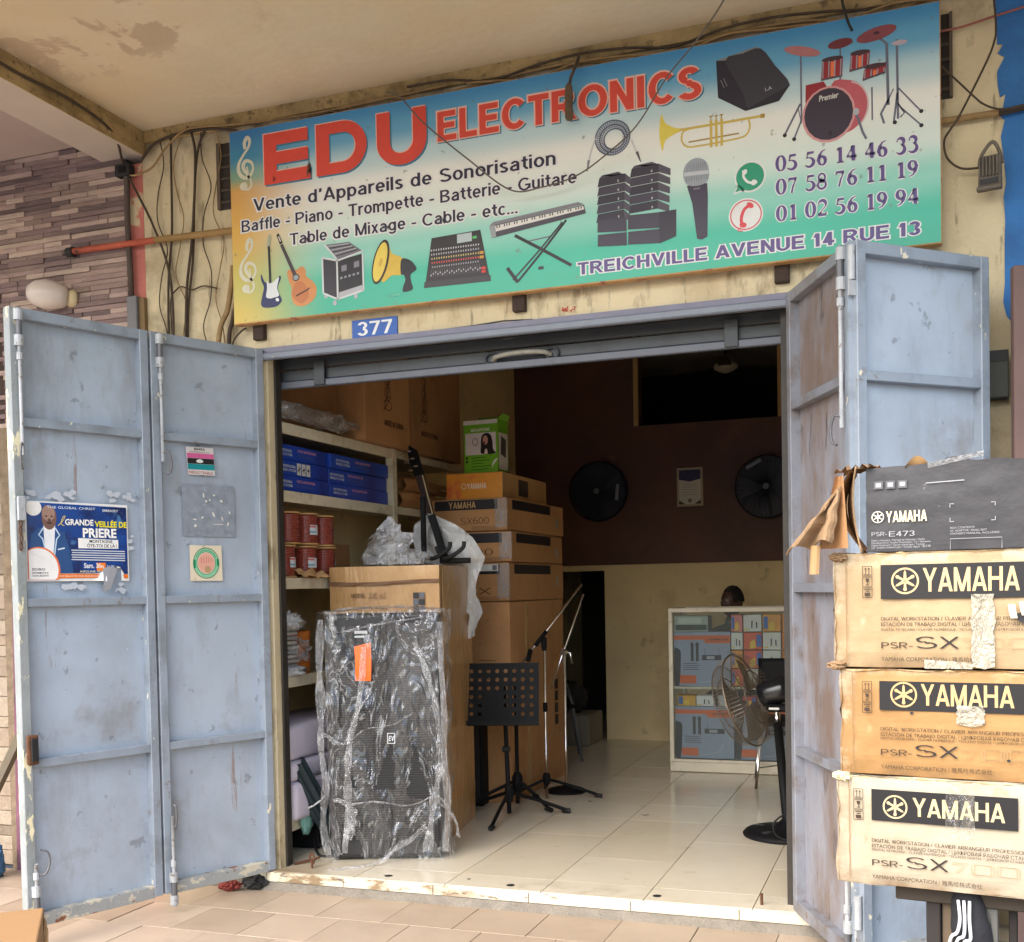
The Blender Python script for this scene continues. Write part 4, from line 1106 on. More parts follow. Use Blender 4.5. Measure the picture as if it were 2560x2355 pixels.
b.ell(0.352, 0.186, 0.019, 0.017, ik((64, 60, 66)), -0.0021)
b.ell(0.352, 0.186, 0.014, 0.012, ik((150, 160, 168)), -0.0024)
b.line([(0.350, 0.098), (0.362, 0.103), (0.414, 0.122), (0.424, 0.130)], 0.007, ik((60, 40, 36)), -0.0016)
b.build("acoustic_guitar_print", sg)
# rack case with mixer on top
b = MB()
b.poly([(0.497, 0.262), (0.575, 0.240), (0.575, 0.059), (0.498, 0.095)], DK, -0.0010)
b.poly([(0.575, 0.240), (0.711, 0.257), (0.712, 0.086), (0.575, 0.059)], BK, -0.0010)
b.poly([(0.512, 0.321), (0.640, 0.320), (0.712, 0.268), (0.580, 0.240)], GR, -0.0014)
for k in range(6):
    t_ = k / 6
    b.line([(0.528 + 0.052 * t_, 0.312 - 0.060 * t_), (0.640 + 0.055 * t_, 0.312 - 0.040 * t_)], 0.004, BK if k % 2 else LG, -0.0018)
for l_ in ([(0.497, 0.262), (0.498, 0.095)], [(0.575, 0.243), (0.575, 0.057)], [(0.711, 0.258), (0.712, 0.084)], [(0.498, 0.095), (0.575, 0.059), (0.712, 0.086)], [(0.497, 0.262), (0.575, 0.241)], [(0.512, 0.321), (0.580, 0.240), (0.712, 0.268)]):
    b.line(l_, 0.009, ik((206, 212, 214)), -0.0022)
b.poly([(0.582, 0.064), (0.706, 0.088), (0.706, 0.112), (0.582, 0.090)], LG, -0.0020)
for (u, v) in ((0.598, 0.185), (0.664, 0.195)):
    b.poly([(u, v), (u + 0.028, v + 0.004), (u + 0.028, v + 0.032), (u, v + 0.028)], ik((128, 128, 140)), -0.0020)
for k in range(5):
    b.poly([(0.590 + k * 0.022, 0.150 + 0.003 * k), (0.602 + k * 0.022, 0.152 + 0.003 * k), (0.602 + k * 0.022, 0.162 + 0.003 * k), (0.590 + k * 0.022, 0.160 + 0.003 * k)], ik((150, 152, 160)), -0.0020)
for (u, v) in ((0.512, 0.082), (0.558, 0.044), (0.670, 0.064)):
    b.ell(u, v, 0.010, 0.012, LG, -0.0012)
b.build("rack_case_print", sg)
# megaphone
b = MB()
b.poly(smooth_line([(0.840, 0.280), (0.862, 0.240), (0.918, 0.208), (0.914, 0.140), (0.860, 0.138), (0.806, 0.118)], 5, True), ik((214, 182, 72)), -0.0010)
b.ell(0.803, 0.207, 0.040, 0.104, ik((54, 38, 34)), -0.0014, rot=-16)
b.ell(0.801, 0.207, 0.031, 0.092, ik((228, 204, 92)), -0.0018, rot=-16)
b.ell(0.804, 0.205, 0.010, 0.020, ik((206, 174, 78)), -0.0021, rot=-16)
b.poly(smooth_line([(0.910, 0.206), (0.950, 0.200), (0.978, 0.172), (0.984, 0.150), (0.955, 0.132), (0.958, 0.095), (0.965, 0.066), (0.940, 0.056), (0.914, 0.058), (0.916, 0.080), (0.928, 0.110), (0.920, 0.134), (0.905, 0.142)], 4, True), BK, -0.0018)
b.build("megaphone_print", sg)
# mixing desk
b = MB()
b.poly([(1.026, 0.066), (1.347, 0.062), (1.304, 0.292), (1.064, 0.284)], ik((44, 40, 46)), -0.0010)
b.poly([(1.020, 0.062), (1.350, 0.058), (1.349, 0.085), (1.024, 0.090)], ik((58, 56, 62)), -0.0012)
b.poly([(1.190, 0.245), (1.262, 0.247), (1.262, 0.286), (1.190, 0.284)], ik((176, 190, 196)), -0.0015)
for j in range(5):
    for i in range(20):
        u = 1.066 + i * 0.0118 - 0.002 * (4 - j) * (i - 10) * -0.05
        v = 0.228 - j * 0.019
        cc = [(190, 190, 196), (170, 172, 182), (196, 176, 110), (206, 80, 72), (150, 152, 160)][j]
        b.rect(u - 0.0028, u + 0.0028, v - 0.004, v + 0.004, ik(cc), -0.0016)
for i in range(22):
    b.line([(1.056 + i * 0.0115, 0.105), (1.060 + i * 0.0112, 0.142)], 0.003, ik((92, 90, 98)), -0.0015)
    b.rect(1.055 + i * 0.0115, 1.061 + i * 0.0115, 0.112 + 0.012 * ((i * 7) % 5) / 4, 0.119 + 0.012 * ((i * 7) % 5) / 4, LG, -0.0018)
for (u, v, c) in ((1.308, 0.19, (206, 150, 60)), (1.308, 0.17, (206, 150, 60)), (1.316, 0.12, (206, 60, 56)), (1.316, 0.105, (206, 60, 56)), (1.276, 0.262, (90, 190, 110))):
    b.rect(u - 0.010, u + 0.010, v - 0.006, v + 0.006, ik(c), -0.0018)
b.build("mixing_desk_print", sg)
# keyboard on a folding stand
b = MB()
b.line([(1.468, 0.246), (1.600, 0.165), (1.728, 0.084)], 0.014, BK, -0.0008)
b.line([(1.708, 0.283), (1.600, 0.165), (1.477, 0.040)], 0.010, BK, -0.0009)
b.line([(1.690, 0.276), (1.580, 0.165), (1.455, 0.050)], 0.008, DK, -0.0009)
b.line([(1.429, 0.107), (1.478, 0.038)], 0.016, BK, -0.0011)
b.line([(1.52, 0.212), (1.640, 0.222)], 0.006, GR, -0.0007)
b.rect(1.575, 1.600, 0.082, 0.096, DK, -0.0010)
b.poly([(1.347, 0.302), (1.790, 0.340), (1.763, 0.353), (1.365, 0.318)], ik((128, 126, 136)), -0.0012)
b.poly([(1.347, 0.302), (1.790, 0.338), (1.798, 0.300), (1.358, 0.247)], ik((72, 70, 82)), -0.0013)
b.poly([(1.375, 0.300), (1.786, 0.334), (1.790, 0.318), (1.378, 0.274)], ik((220, 218, 214)), -0.0018)
for i in range(34):
    if i % 7 in (2, 6): continue
    u = 1.382 + i * 0.0119
    f_ = i / 34
    b.poly([(u, 0.288 + 0.0355 * f_), (u + 0.005, 0.2885 + 0.0355 * f_), (u + 0.005, 0.300 + 0.033 * f_), (u, 0.2995 + 0.033 * f_)], BK, -0.0022)
b.poly([(1.347, 0.302), (1.376, 0.303), (1.380, 0.252), (1.358, 0.247)], ik((150, 156, 160)), -0.0023)
b.build("keyboard_print", sg)
# line array stack
b = MB()
LA, LB, LC = ik((66, 62, 78)), ik((54, 50, 64)), ik((82, 78, 92))
for c_, (x0, x1, xs, zt) in enumerate(((1.852, 1.975, 2.004, 0.440), (1.996, 2.122, 2.172, 0.460))):
    for k in range(5):
        z1 = zt - k * 0.038
        dx = -0.002 * k
        b.poly([(x0 + dx, z1 - 0.036), (x1 + dx, z1 - 0.030), (x1 + dx, z1 + 0.006), (x0 + dx + 0.008, z1)], LA if k % 2 else LB, -0.0010 - 0.0001 * k)
        b.poly([(x1 + dx, z1 - 0.030), (xs + dx, z1 - 0.050), (xs + dx, z1 - 0.022), (x1 + dx, z1 + 0.006)], LC, -0.0010 - 0.0001 * k)
        b.rect(x1 - 0.034, x1 - 0.028, z1 - 0.026, z1 - 0.016, LG, -0.0020)
    b.poly([(x0 + 0.008, zt), (x1, zt + 0.006), (xs, zt - 0.022), (x1 - 0.03, zt + 0.018), (x0 + 0.02, zt + 0.012)], LC, -0.0009)
for (x0, x1, z0, z1) in ((1.848, 1.978, 0.140, 0.196), (1.848, 1.978, 0.200, 0.258), (1.983, 2.120, 0.132, 0.192), (1.983, 2.120, 0.196, 0.262)):
    b.poly([(x0, z0 + 0.010), (x1, z0), (x1, z1), (x0 + 0.002, z1 + 0.004)], LA, -0.0021)
b.poly([(2.120, 0.130), (2.192, 0.152), (2.194, 0.264), (2.120, 0.262)], LB, -0.0021)
b.build("loudspeaker_stack_print", sg)
# microphone
b = MB()
b.poly([(2.240, 0.356), (2.326, 0.356), (2.328, 0.300), (2.324, 0.134), (2.300, 0.124), (2.280, 0.130), (2.262, 0.280)], ik((64, 58, 78)), -0.0010)
b.poly(smooth_line([(2.225, 0.405), (2.240, 0.448), (2.281, 0.466), (2.320, 0.448), (2.334, 0.405), (2.326, 0.362), (2.282, 0.350), (2.240, 0.362)], 4, True), ik((150, 158, 168)), -0.0014)
b.poly([(2.228, 0.412), (2.332, 0.408), (2.333, 0.394), (2.228, 0.396)], ik((188, 194, 200)), -0.0018)
for k in range(9):
    b.line([(2.240 + k * 0.0105, 0.372), (2.240 + k * 0.0105, 0.392)], 0.0022, ik((112, 118, 130)), -0.0018)
    b.line([(2.244 + k * 0.0095, 0.414), (2.248 + k * 0.0085, 0.446)], 0.0020, ik((116, 124, 136)), -0.0018)
b.text("SHURE", 2.268, 0.335, 0.007, LG, w=0.028, y=-0.0016)
b.build("microphone_print", sg)
# coiled cable with jacks
b = MB()
for k in range(5):
    b.ring(1.922 + 0.002 * k, 0.606 - 0.002 * k, 0.079 - 0.0075 * k, 0.076 - 0.0072 * k, 0.0062, (ik((96, 104, 126)), ik((170, 178, 192)))[k % 2], -0.0010 - 0.0002 * k)
for k in range(44):
    a = 2 * math.pi * k / 44
    b.line([(1.923 + 0.080 * math.cos(a), 0.605 + 0.076 * math.sin(a)), (1.923 + 0.044 * math.cos(a + 0.12), 0.605 + 0.042 * math.sin(a + 0.12))], 0.0022, ik((70, 76, 100)), -0.0022)
b.line(smooth_line([(1.846, 0.615), (1.826, 0.560), (1.815, 0.520)], 4), 0.008, ik((196, 200, 206)), -0.0012)
b.line([(1.815, 0.525), (1.806, 0.478)], [0.012, 0.005], ik((120, 124, 134)), -0.0014)
b.line([(2.005, 0.585), (2.028, 0.525)], 0.008, ik((200, 204, 208)), -0.0012)
b.line([(2.028, 0.530), (2.044, 0.485)], [0.012, 0.004], ik((84, 84, 96)), -0.0014)
b.build("cable_print", sg)
# trumpet
b = MB()
G1, G2 = ik((206, 182, 92)), ik((166, 138, 66))
b.poly(smooth_line([(2.136, 0.670), (2.152, 0.632), (2.190, 0.606), (2.222, 0.597), (2.222, 0.588), (2.180, 0.575), (2.150, 0.555), (2.138, 0.516), (2.126, 0.590)], 4, True), ik((222, 206, 92)), -0.0010)
b.line([(2.215, 0.592), (2.40, 0.594), (2.560, 0.596)], 0.010, G1, -0.0012)
b.line(smooth_line([(2.50, 0.590), (2.505, 0.560), (2.490, 0.530), (2.450, 0.520), (2.30, 0.514), (2.245, 0.518), (2.222, 0.545), (2.226, 0.580), (2.25, 0.590)], 4), 0.007, G1, -0.0013)
b.line([(2.25, 0.536), (2.46, 0.540)], 0.006, G2, -0.0012)
for k in range(3):
    b.line([(2.345 + k * 0.022, 0.500), (2.345 + k * 0.022, 0.612)], 0.011, G1, -0.0016)
    b.line([(2.345 + k * 0.022, 0.612), (2.345 + k * 0.022, 0.626)], 0.004, G2, -0.0016)
    b.ell(2.345 + k * 0.022, 0.627, 0.008, 0.003, G2, -0.0018)
b.rect(2.548, 2.566, 0.588, 0.604, G2, -0.0014)
b.build("trumpet_print", sg)
# wedge monitor
b = MB()
b.poly([(2.370, 0.852), (2.534, 0.878), (2.612, 0.785), (2.640, 0.690), (2.486, 0.628), (2.376, 0.699)], ik((42, 40, 54)), -0.0010)
b.poly([(2.370, 0.852), (2.534, 0.880), (2.555, 0.866), (2.408, 0.846)], ik((132, 130, 128)), -0.0012)
b.poly(smooth_line([(2.408, 0.846), (2.480, 0.862), (2.552, 0.870), (2.610, 0.790), (2.668, 0.702), (2.600, 0.668), (2.500, 0.636), (2.480, 0.700)], 3, True), ik((58, 58, 68)), -0.0014)
b.poly([(2.500, 0.636), (2.668, 0.702), (2.624, 0.645), (2.486, 0.626)], ik((38, 38, 50)), -0.0018)
b.text("L.A", 2.570, 0.694, 0.013, LG, w=0.026, off=0.02, y=-0.0022, rot=8)
b.line([(2.388, 0.770), (2.402, 0.735)], 0.004, GR, -0.0014)
b.line([(2.400, 0.775), (2.414, 0.740)], 0.004, GR, -0.0014)
b.build("monitor_speaker_print", sg)
# drum kit
b = MB()
CR, CRL, CH = ik((148, 44, 56)), ik((188, 92, 104)), ik((104, 108, 128))
for l_, w_ in (([(2.712, 0.832), (2.712, 0.560)], 0.007), ([(2.708, 0.620), (2.645, 0.505)], 0.008), ([(2.714, 0.560), (2.682, 0.484)], 0.007), ([(2.700, 0.60), (2.712, 0.54)], 0.004), ([(2.866, 0.826), (2.864, 0.66)], 0.007), ([(3.000, 0.842), (3.042, 0.800), (3.046, 0.56)], 0.011), ([(3.080, 0.810), (3.082, 0.50)], 0.009), ([(3.084, 0.62), (3.166, 0.518)], 0.006), ([(3.090, 0.545), (3.166, 0.464)], 0.006), ([(3.046, 0.58), (3.018, 0.530), (3.03, 0.49)], 0.009), ([(3.080, 0.60), (3.066, 0.49)], 0.008), ([(3.082, 0.56), (3.106, 0.52), (3.09, 0.505)], 0.007), ([(2.985, 0.64), (2.985, 0.51)], 0.006), ([(3.046, 0.58), (3.066, 0.62)], 0.005)):
    b.line(l_, w_, CH, -0.0006)
for (u, v) in ((2.645, 0.503), (2.682, 0.482), (3.168, 0.516), (3.168, 0.461), (3.070, 0.488)):
    b.ell(u, v, 0.008, 0.008, BK, -0.0008)
b.poly([(2.730, 0.690), (2.800, 0.694), (2.830, 0.64), (2.740, 0.600), (2.728, 0.62)], CR, -0.0008)
b.poly(smooth_line([(2.830, 0.675), (2.900, 0.682), (2.950, 0.650), (2.972, 0.590), (2.960, 0.530), (2.900, 0.480), (2.850, 0.500)], 4, True), CRL, -0.0010)
b.ring(2.895, 0.580, 0.078, 0.098, 0.006, ik((206, 186, 190)), -0.0011, a0=-60, a1=80)
b.ell(2.818, 0.560, 0.104, 0.112, ik((206, 150, 152)), -0.0014)
b.ell(2.818, 0.561, 0.095, 0.103, ik((58, 50, 66)), -0.0018)
b.text("Premier", 2.782, 0.616, 0.022, ik((214, 214, 210)), w=0.074, off=0.02, y=-0.0022, shear=0.15, rot=4)
b.ell(2.824, 0.484, 0.008, 0.010, BK, -0.0021)
b.line([(2.918, 0.56), (2.930, 0.530), (2.948, 0.470), (2.962, 0.440)], 0.009, CH, -0.0020)
b.ell(2.924, 0.553, 0.012, 0.014, LG, -0.0022)
def tom(x0, x1, z0, z1, tilt):
    b.poly([(x0, z0), (x1, z0 + tilt), (x1 + 0.004, z1 + tilt), (x0 + 0.006, z1)], CR, -0.0016)
    b.poly([(x0 + (x1 - x0) * 0.45, z0 + 0.008), (x0 + (x1 - x0) * 0.62, z0 + 0.008), (x0 + (x1 - x0) * 0.64, z1 - 0.008), (x0 + (x1 - x0) * 0.47, z1 - 0.008)], ik((226, 120, 80)), -0.0019)
    b.ell((x0 + x1) / 2 + 0.004, z1 + tilt / 2, (x1 - x0) / 2, 0.010, ik((70, 50, 60)), -0.0020)
    for k in range(4):
        u = x0 + (x1 - x0) * (0.08 + 0.28 * k)
        b.line([(u, z0 + 0.006), (u + 0.003, z1 - 0.004)], 0.005, ik((150, 150, 162)), -0.0021)
    b.line([(x0, z0), (x1, z0 + tilt)], 0.007, ik((88, 78, 92)), -0.0021)
tom(2.790, 2.872, 0.700, 0.775, 0.004); tom(2.900, 2.975, 0.716, 0.778, 0.010); tom(2.950, 3.036, 0.672, 0.712, 0.018)
b.ell(2.718, 0.828, 0.074, 0.019, ik((176, 116, 118)), -0.0018, rot=-17)
b.ell(2.866, 0.832, 0.048, 0.019, ik((112, 52, 60)), -0.0018, rot=4)
b.ell(3.004, 0.845, 0.077, 0.026, ik((134, 72, 80)), -0.0018, rot=10)
b.ell(3.004, 0.848, 0.012, 0.006, ik((70, 40, 48)), -0.0021)
b.ell(3.090, 0.795, 0.030, 0.010, ik((186, 176, 188)), -0.0018)
b.build("drum_kit_print", sg)
# telephone icons
b = MB()
b.ell(2.503, 0.357, 0.064, 0.064, WHT, -0.0006, n=28)
b.poly([(2.455, 0.335), (2.432, 0.292), (2.480, 0.302)], WHT, -0.0006)
b.ell(2.503, 0.357, 0.057, 0.057, ik((38, 150, 116)), -0.0012, n=28)
b.poly([(2.456, 0.330), (2.442, 0.301), (2.478, 0.309)], ik((38, 150, 116)), -0.0012)
b.line(smooth_line([(2.482, 0.384), (2.476, 0.362), (2.494, 0.336), (2.524, 0.328)], 5), [0.019] * 3 + [0.010] * 9 + [0.010] * 1 + [0.019] * 3, WHT, -0.0018)
b.ell(2.482, 0.378, 0.009, 0.012, WHT, -0.0019, rot=-30); b.ell(2.521, 0.333, 0.012, 0.009, WHT, -0.0019, rot=-30)
b.build("chat_phone_icon", sg)
b = MB()
b.ell(2.484, 0.203, 0.071, 0.068, WHT, -0.0006, n=28)
b.ring(2.484, 0.203, 0.065, 0.062, 0.005, ik((206, 84, 90)), -0.0012)
b.line(smooth_line([(2.498, 0.240), (2.478, 0.226), (2.466, 0.196), (2.466, 0.168)], 5), 0.013, ik((214, 70, 80)), -0.0014)
b.ell(2.502, 0.240, 0.016, 0.010, ik((214, 70, 80)), -0.0018, rot=-40); b.ell(2.472, 0.163, 0.015, 0.011, ik((214, 70, 80)), -0.0018, rot=-20)
b.line(smooth_line([(2.462, 0.155), (2.450, 0.143), (2.470, 0.138)], 4), 0.004, ik((214, 70, 80)), -0.0014)
b.build("handset_icon", sg)
# wind-blown scuffs on the print
b = MB()
for (u, v, w, h, c) in ((0.436, 0.690, 0.030, 0.095, (116, 70, 56)), (0.245, 0.668, 0.018, 0.030, (150, 60, 52)), (0.86, 0.045, 0.07, 0.008, (110, 196, 172))):
    for k in range(5):
        b.poly([(u + rnd.gauss(0, w * 0.2) + w * 0.35 * rnd.uniform(0.4, 1) * math.cos(a), v + rnd.gauss(0, h * 0.2) + h * 0.25 * rnd.uniform(0.4, 1) * math.sin(a)) for a in [2 * math.pi * q / 8 for q in range(8)]], ik(c), -0.0030 - 0.0002 * k)
b.build("scuffs", sg)["kind"] = "stuff"

# house number plate
hp = thing("number_plate", "blue enamel house number plate reading 377", "number plate", (-2.534, -0.006, 2.588))
MB().box(0, 0.240, -0.002, 0.005, 0, 0.088, ik((26, 86, 172))).build("plate", hp, bevel=0.0015)
MB().grot("377", 0.030, 0.012, 0.064, WHT, w=0.186, W=0.17, y=-0.0026).build("digits", hp)

# ================================================================ inside the shop
m_card = M("cardboard", srgb(184, 138, 92), 0.8, var=0.08, vs=5, bump=0.12, bs=90, stretch=(1, 1, 0.25), layers=(dict(c=srgb(150, 106, 66), s=3, lo=0.5, hi=0.7, a=0.6), dict(c=srgb(120, 84, 52), s=14, lo=0.66, hi=0.74, a=0.5)))
m_card2 = M("cardboard_light", srgb(192, 152, 104), 0.75, var=0.07, vs=5, bump=0.12, bs=90, stretch=(1, 1, 0.25), layers=(dict(c=srgb(160, 120, 78), s=4, lo=0.5, hi=0.72, a=0.6),))
m_card_d = M("cardboard_dull", srgb(156, 114, 74), 0.85, var=0.1, vs=4, bump=0.15, bs=80, layers=(dict(c=srgb(104, 74, 48), s=3, lo=0.5, hi=0.7, a=0.6),))
m_tape = M("packing_tape", srgb(178, 140, 92), 0.15, var=0.06, vs=12, bump=0.2, bs=60)
m_shelf = M("shelf_paint", srgb(216, 206, 180), 0.6, var=0.1, vs=7, bump=0.2, bs=50, coord='World', layers=(dict(c=srgb(150, 132, 100), s=6, lo=0.52, hi=0.7, a=0.7), dict(c=srgb(96, 80, 58), s=28, lo=0.66, hi=0.71, a=0.7)))
m_chrome = M("chrome", (0.75, 0.75, 0.76), 0.16, metal=1.0)
m_blackm = M("black_metal", (0.008, 0.008, 0.009), 0.6, spec=0.15)
m_rub = M("black_rubber", (0.012, 0.012, 0.012), 0.7)

def plastic(name, tint=(0.78, 0.80, 0.82), lo=0.10, hi=0.70, s=14, rough=0.18, st=(1, 1, 0.5), gloss=0.10, cr=None, fs=4.2, bd=0.02):
    """Thin film: clear where it lies flat, milky along creases, with a sharp sheen."""
    if name in _mc: return _mc[name]
    m = bpy.data.materials.new(name); m.use_nodes = True
    nt = m.node_tree; L = nt.links.new
    p = nt.nodes["Principled BSDF"]; out = nt.nodes["Material Output"]
    p.inputs["Base Color"].default_value = (*tint, 1); p.inputs["Roughness"].default_value = 0.45
    tr = nt.nodes.new("ShaderNodeBsdfTransparent"); tr.inputs[0].default_value = (0.96, 0.965, 0.97, 1)
    gl = nt.nodes.new("ShaderNodeBsdfGlossy"); gl.inputs["Roughness"].default_value = rough; gl.inputs[0].default_value = (0.95, 0.96, 1.0, 1)
    tc = nt.nodes.new("ShaderNodeTexCoord"); mp = nt.nodes.new("ShaderNodeMapping"); mp.inputs["Scale"].default_value = st
    L(tc.outputs["Object"], mp.inputs[0])
    def nz(scale, det, dist):
        n = nt.nodes.new("ShaderNodeTexNoise"); n.inputs["Scale"].default_value = scale; n.inputs["Detail"].default_value = det; n.inputs["Distortion"].default_value = dist
        n.inputs["Roughness"].default_value = 0.62
        L(mp.outputs[0], n.inputs["Vector"]); return n.outputs[0]
    def rng(v, a, b, c, d):
        r = nt.nodes.new("ShaderNodeMapRange"); r.clamp = True
        for i, x in enumerate((a, b, c, d)): r.inputs[i + 1].default_value = x
        L(v, r.inputs[0]); return r.outputs[0]
    big, fine = nz(s, 5, 1.2), nz(s * fs, 3, 1.6)
    ab = nt.nodes.new("ShaderNodeMath"); ab.operation = 'SUBTRACT'; L(fine, ab.inputs[0]); ab.inputs[1].default_value = 0.5
    a2 = nt.nodes.new("ShaderNodeMath"); a2.operation = 'ABSOLUTE'; L(ab.outputs[0], a2.inputs[0])
    crease = rng(a2.outputs[0], 0.0, 0.016, cr if cr is not None else 0.42 * (hi - lo) + 0.05, 0.0)
    milk = rng(big, 0.46, 0.72, lo, hi)
    sm = nt.nodes.new("ShaderNodeMath"); sm.operation = 'ADD'; sm.use_clamp = True; L(crease, sm.inputs[0]); L(milk, sm.inputs[1])
    b = nt.nodes.new("ShaderNodeBump"); b.inputs["Strength"].default_value = 0.9; b.inputs["Distance"].default_value = bd
    L(fine, b.inputs["Height"]); L(b.outputs[0], gl.inputs["Normal"]); L(b.outputs[0], p.inputs["Normal"])
    m1 = nt.nodes.new("ShaderNodeMixShader"); m1.inputs[0].default_value = gloss
    L(tr.outputs[0], m1.inputs[1]); L(gl.outputs[0], m1.inputs[2])
    m2 = nt.nodes.new("ShaderNodeMixShader"); L(sm.outputs[0], m2.inputs[0]); L(m1.outputs[0], m2.inputs[1]); L(p.outputs[0], m2.inputs[2])
    L(m2.outputs[0], out.inputs["Surface"])
    _mc[name] = m
    return m
m_wrap = plastic("clear_wrap", lo=0.0, hi=0.12, s=2.2, gloss=0.06, rough=0.06, st=(1, 1, 0.35), cr=0.28, fs=2.9, bd=0.05)
m_bag = plastic("clear_bag", lo=0.03, hi=0.45, s=6, st=(1, 1, 1), gloss=0.18, rough=0.08, cr=0.3)
m_foam = plastic("white_foam_bag", tint=(0.86, 0.87, 0.86), lo=0.72, hi=0.96, s=9, rough=0.4)

def lump(fn_center, rx, ry, rz, mat, seed=0, amp=0.25, fs=3.0, nu=28, nv=16, flat_bottom=None):
    """A crumpled closed body: an ellipsoid pushed about by noise."""
    b = MB()
    c = Vector(fn_center)
    def f(u, v):
        a, e = 2 * math.pi * u, math.pi * (v - 0.5)
        d = Vector((math.cos(a) * math.cos(e), math.sin(a) * math.cos(e), math.sin(e)))
        k = 1 + amp * noise.noise(d * fs + Vector((seed, 0, 0))) + amp * 0.6 * noise.noise(d * fs * 2.7 + Vector((0, seed, 0)))
        p = c + Vector((d.x * rx, d.y * ry, d.z * rz)) * k
        if flat_bottom is not None and p.z < flat_bottom: p.z = flat_bottom
        return p
    b.grid(f, nu, nv, mat)
    return b

# ---------------------------------------------------------------- shelves along the wall
XS = -3.05
shf = thing("shelf_unit", "cream painted wooden shelf unit along the wall inside the doorway", "shelf unit", (0, 0, 0))
for z in (2.255, 1.905, 1.455, 0.945, 0.20):
    MB().box(-3.47, XS - 0.012, 0.128, 2.70, z - 0.02, z, m_shelf).build("shelf_board", shf)
    MB().box(XS - 0.012, XS, 0.128, 1.455, z - 0.055, z + 0.003, m_shelf).build("shelf_edge", shf, bevel=0.002)
    MB().box(XS - 0.012, XS - 0.004, 1.515, 2.70, z - 0.045, z + 0.003, m_shelf).build("shelf_edge", shf, bevel=0.002)
MB().box(XS - 0.045, XS + 0.004, 1.455, 1.515, 0, 2.262, m_shelf).build("post", shf, bevel=0.003)
MB().box(XS - 0.045, XS + 0.002, 2.70, 2.75, 0, 2.262, m_shelf).build("post", shf, bevel=0.003)
MB().box(XS - 0.045, XS + 0.002, 0.104, 0.127, 0, 2.262, m_shelf).build("post", shf, bevel=0.003)

# blue microphone boxes, three high in two columns
m_mic = M("mic_box_blue", srgb(32, 70, 172), 0.35, var=0.12, vs=5, layers=(dict(c=srgb(34, 46, 120), s=3, lo=0.5, hi=0.65, a=0.8),))
cols = ((0.13, 0.70), (0.715, 1.445))
rows = ("bottom", "middle", "top")
mic_ink, mic_pink = flat((196, 204, 206)), flat((196, 138, 156))
for ci, (y0, y1) in enumerate(cols):
    for ri in range(3):
        z0 = 1.910 + ri * 0.082
        L_ = y1 - y0
        t = thing("microphone_box", "blue microphone box, %s of its column %s" % (rows[ri], "next to the doorway" if ci == 0 else "against the shelf post"), "box",
                  (XS - 0.022 - 0.006 * ((ri + ci) % 3), y0 + 0.003, z0), R(90), group="blue microphone boxes on the shelf")
        MB().box(0, L_ - 0.006, 0.0, 0.32, 0.001, 0.081, m_mic).build("carton", t, bevel=0.002)
        b = MB()
        o_ = 0.06 * ((ri * 2 + ci) % 3)
        for k in range(2):
            b.grot(("UHF PROFESSIONAL", "WIRELESS SYSTEM")[k], 0.015 + o_ * 0.4, 0.043 - 0.020 * k, 0.013, mic_ink, w=0.16, W=0.22, y=-0.001)
        if ri == 1 and ci == 0:
            for k in range(3):
                b.rect(0.235 + k * 0.048, 0.235 + k * 0.048 + 0.040, 0.010, 0.072, flat((206, 206, 200)), -0.001)
                b.line([(0.243 + k * 0.048, 0.030 + 0.006 * k), (0.268 + k * 0.048, 0.050 - 0.004 * k)], 0.007, flat((34, 34, 40)), -0.0016)
                b.line([(0.255 + k * 0.048, 0.058), (0.258 + k * 0.048, 0.024)], 0.004, flat((34, 34, 40)), -0.0019)
        else:
            b.grot("VOICE MICROPHONE", 0.22 + o_ * 0.6, 0.050, 0.014, mic_pink, w=0.19, W=0.22, y=-0.001)
            b.grot("PROFESSIONAL", 0.225 + o_ * 0.6, 0.022, 0.017, flat((84, 96, 150)), w=0.17, W=0.16, y=-0.001)
        b.build("lettering", t)["kind"] = "stuff"
# cable spools
m_wire = M("red_wire", srgb(146, 66, 54), 0.22, var=0.25, vs=60, stretch=(0.3, 0.3, 3), spec=0.7)
m_ply = M("spool_flange", srgb(196, 150, 96), 0.7)
spool_spots = ((0.345, 1.635, "upper row, nearest the doorway"), (0.535, 1.637, "upper row, the middle one"), (0.715, 1.633, "upper row, farthest from the doorway"), (0.295, 1.458, "lower row, nearest the doorway"), (0.52, 1.459, "lower row, the middle one"), (0.725, 1.458, "lower row, farthest from the doorway"))
for i, (sy, sz, lab) in enumerate(spool_spots):
    t = thing("cable_spool", "spool of glossy red speaker cable, " + lab, "cable spool", (-3.135, sy, sz), R((60, 20, 75, 35, 15, 70)[i]), group="cable spools stacked on the shelf")
    prof = []
    for k in range(14):
        z = 0.012 + k * 0.0107
        prof += [(0.060, z), (0.066, z + 0.0027), (0.067, z + 0.0053), (0.066, z + 0.008)]
    MB().lathe(prof, m_wire, 28).build("cable_winding", t, smooth=True)
    MB().lathe([(0.073, 0.002), (0.074, 0.005), (0.073, 0.011)], m_ply, 28).build("flange", t)
    MB().lathe([(0.072, 0.164), (0.073, 0.168), (0.072, 0.173)], m_ply, 28).build("flange", t)
    if i != 0:
        b = MB()
        a0 = R(-58)
        n = 8
        for (z0, z1, c, r_) in ((0.055, 0.108, (214, 220, 224), 0.0685), (0.094, 0.104, (206, 110, 108), 0.0690), (0.066, 0.074, (96, 160, 190), 0.0690)):
            w_ = 0.95 if c[0] != 96 and c[1] > 200 else 0.6
            vs = [(r_ * math.cos(a0 + w_ * k / n), r_ * math.sin(a0 + w_ * k / n), z) for z in (z0, z1) for k in range(n + 1)]
            b.add(vs, [(k, k + 1, k + n + 2, k + n + 1) for k in range(n)], flat(c))
        b.build("paper_label", t)
b = MB()
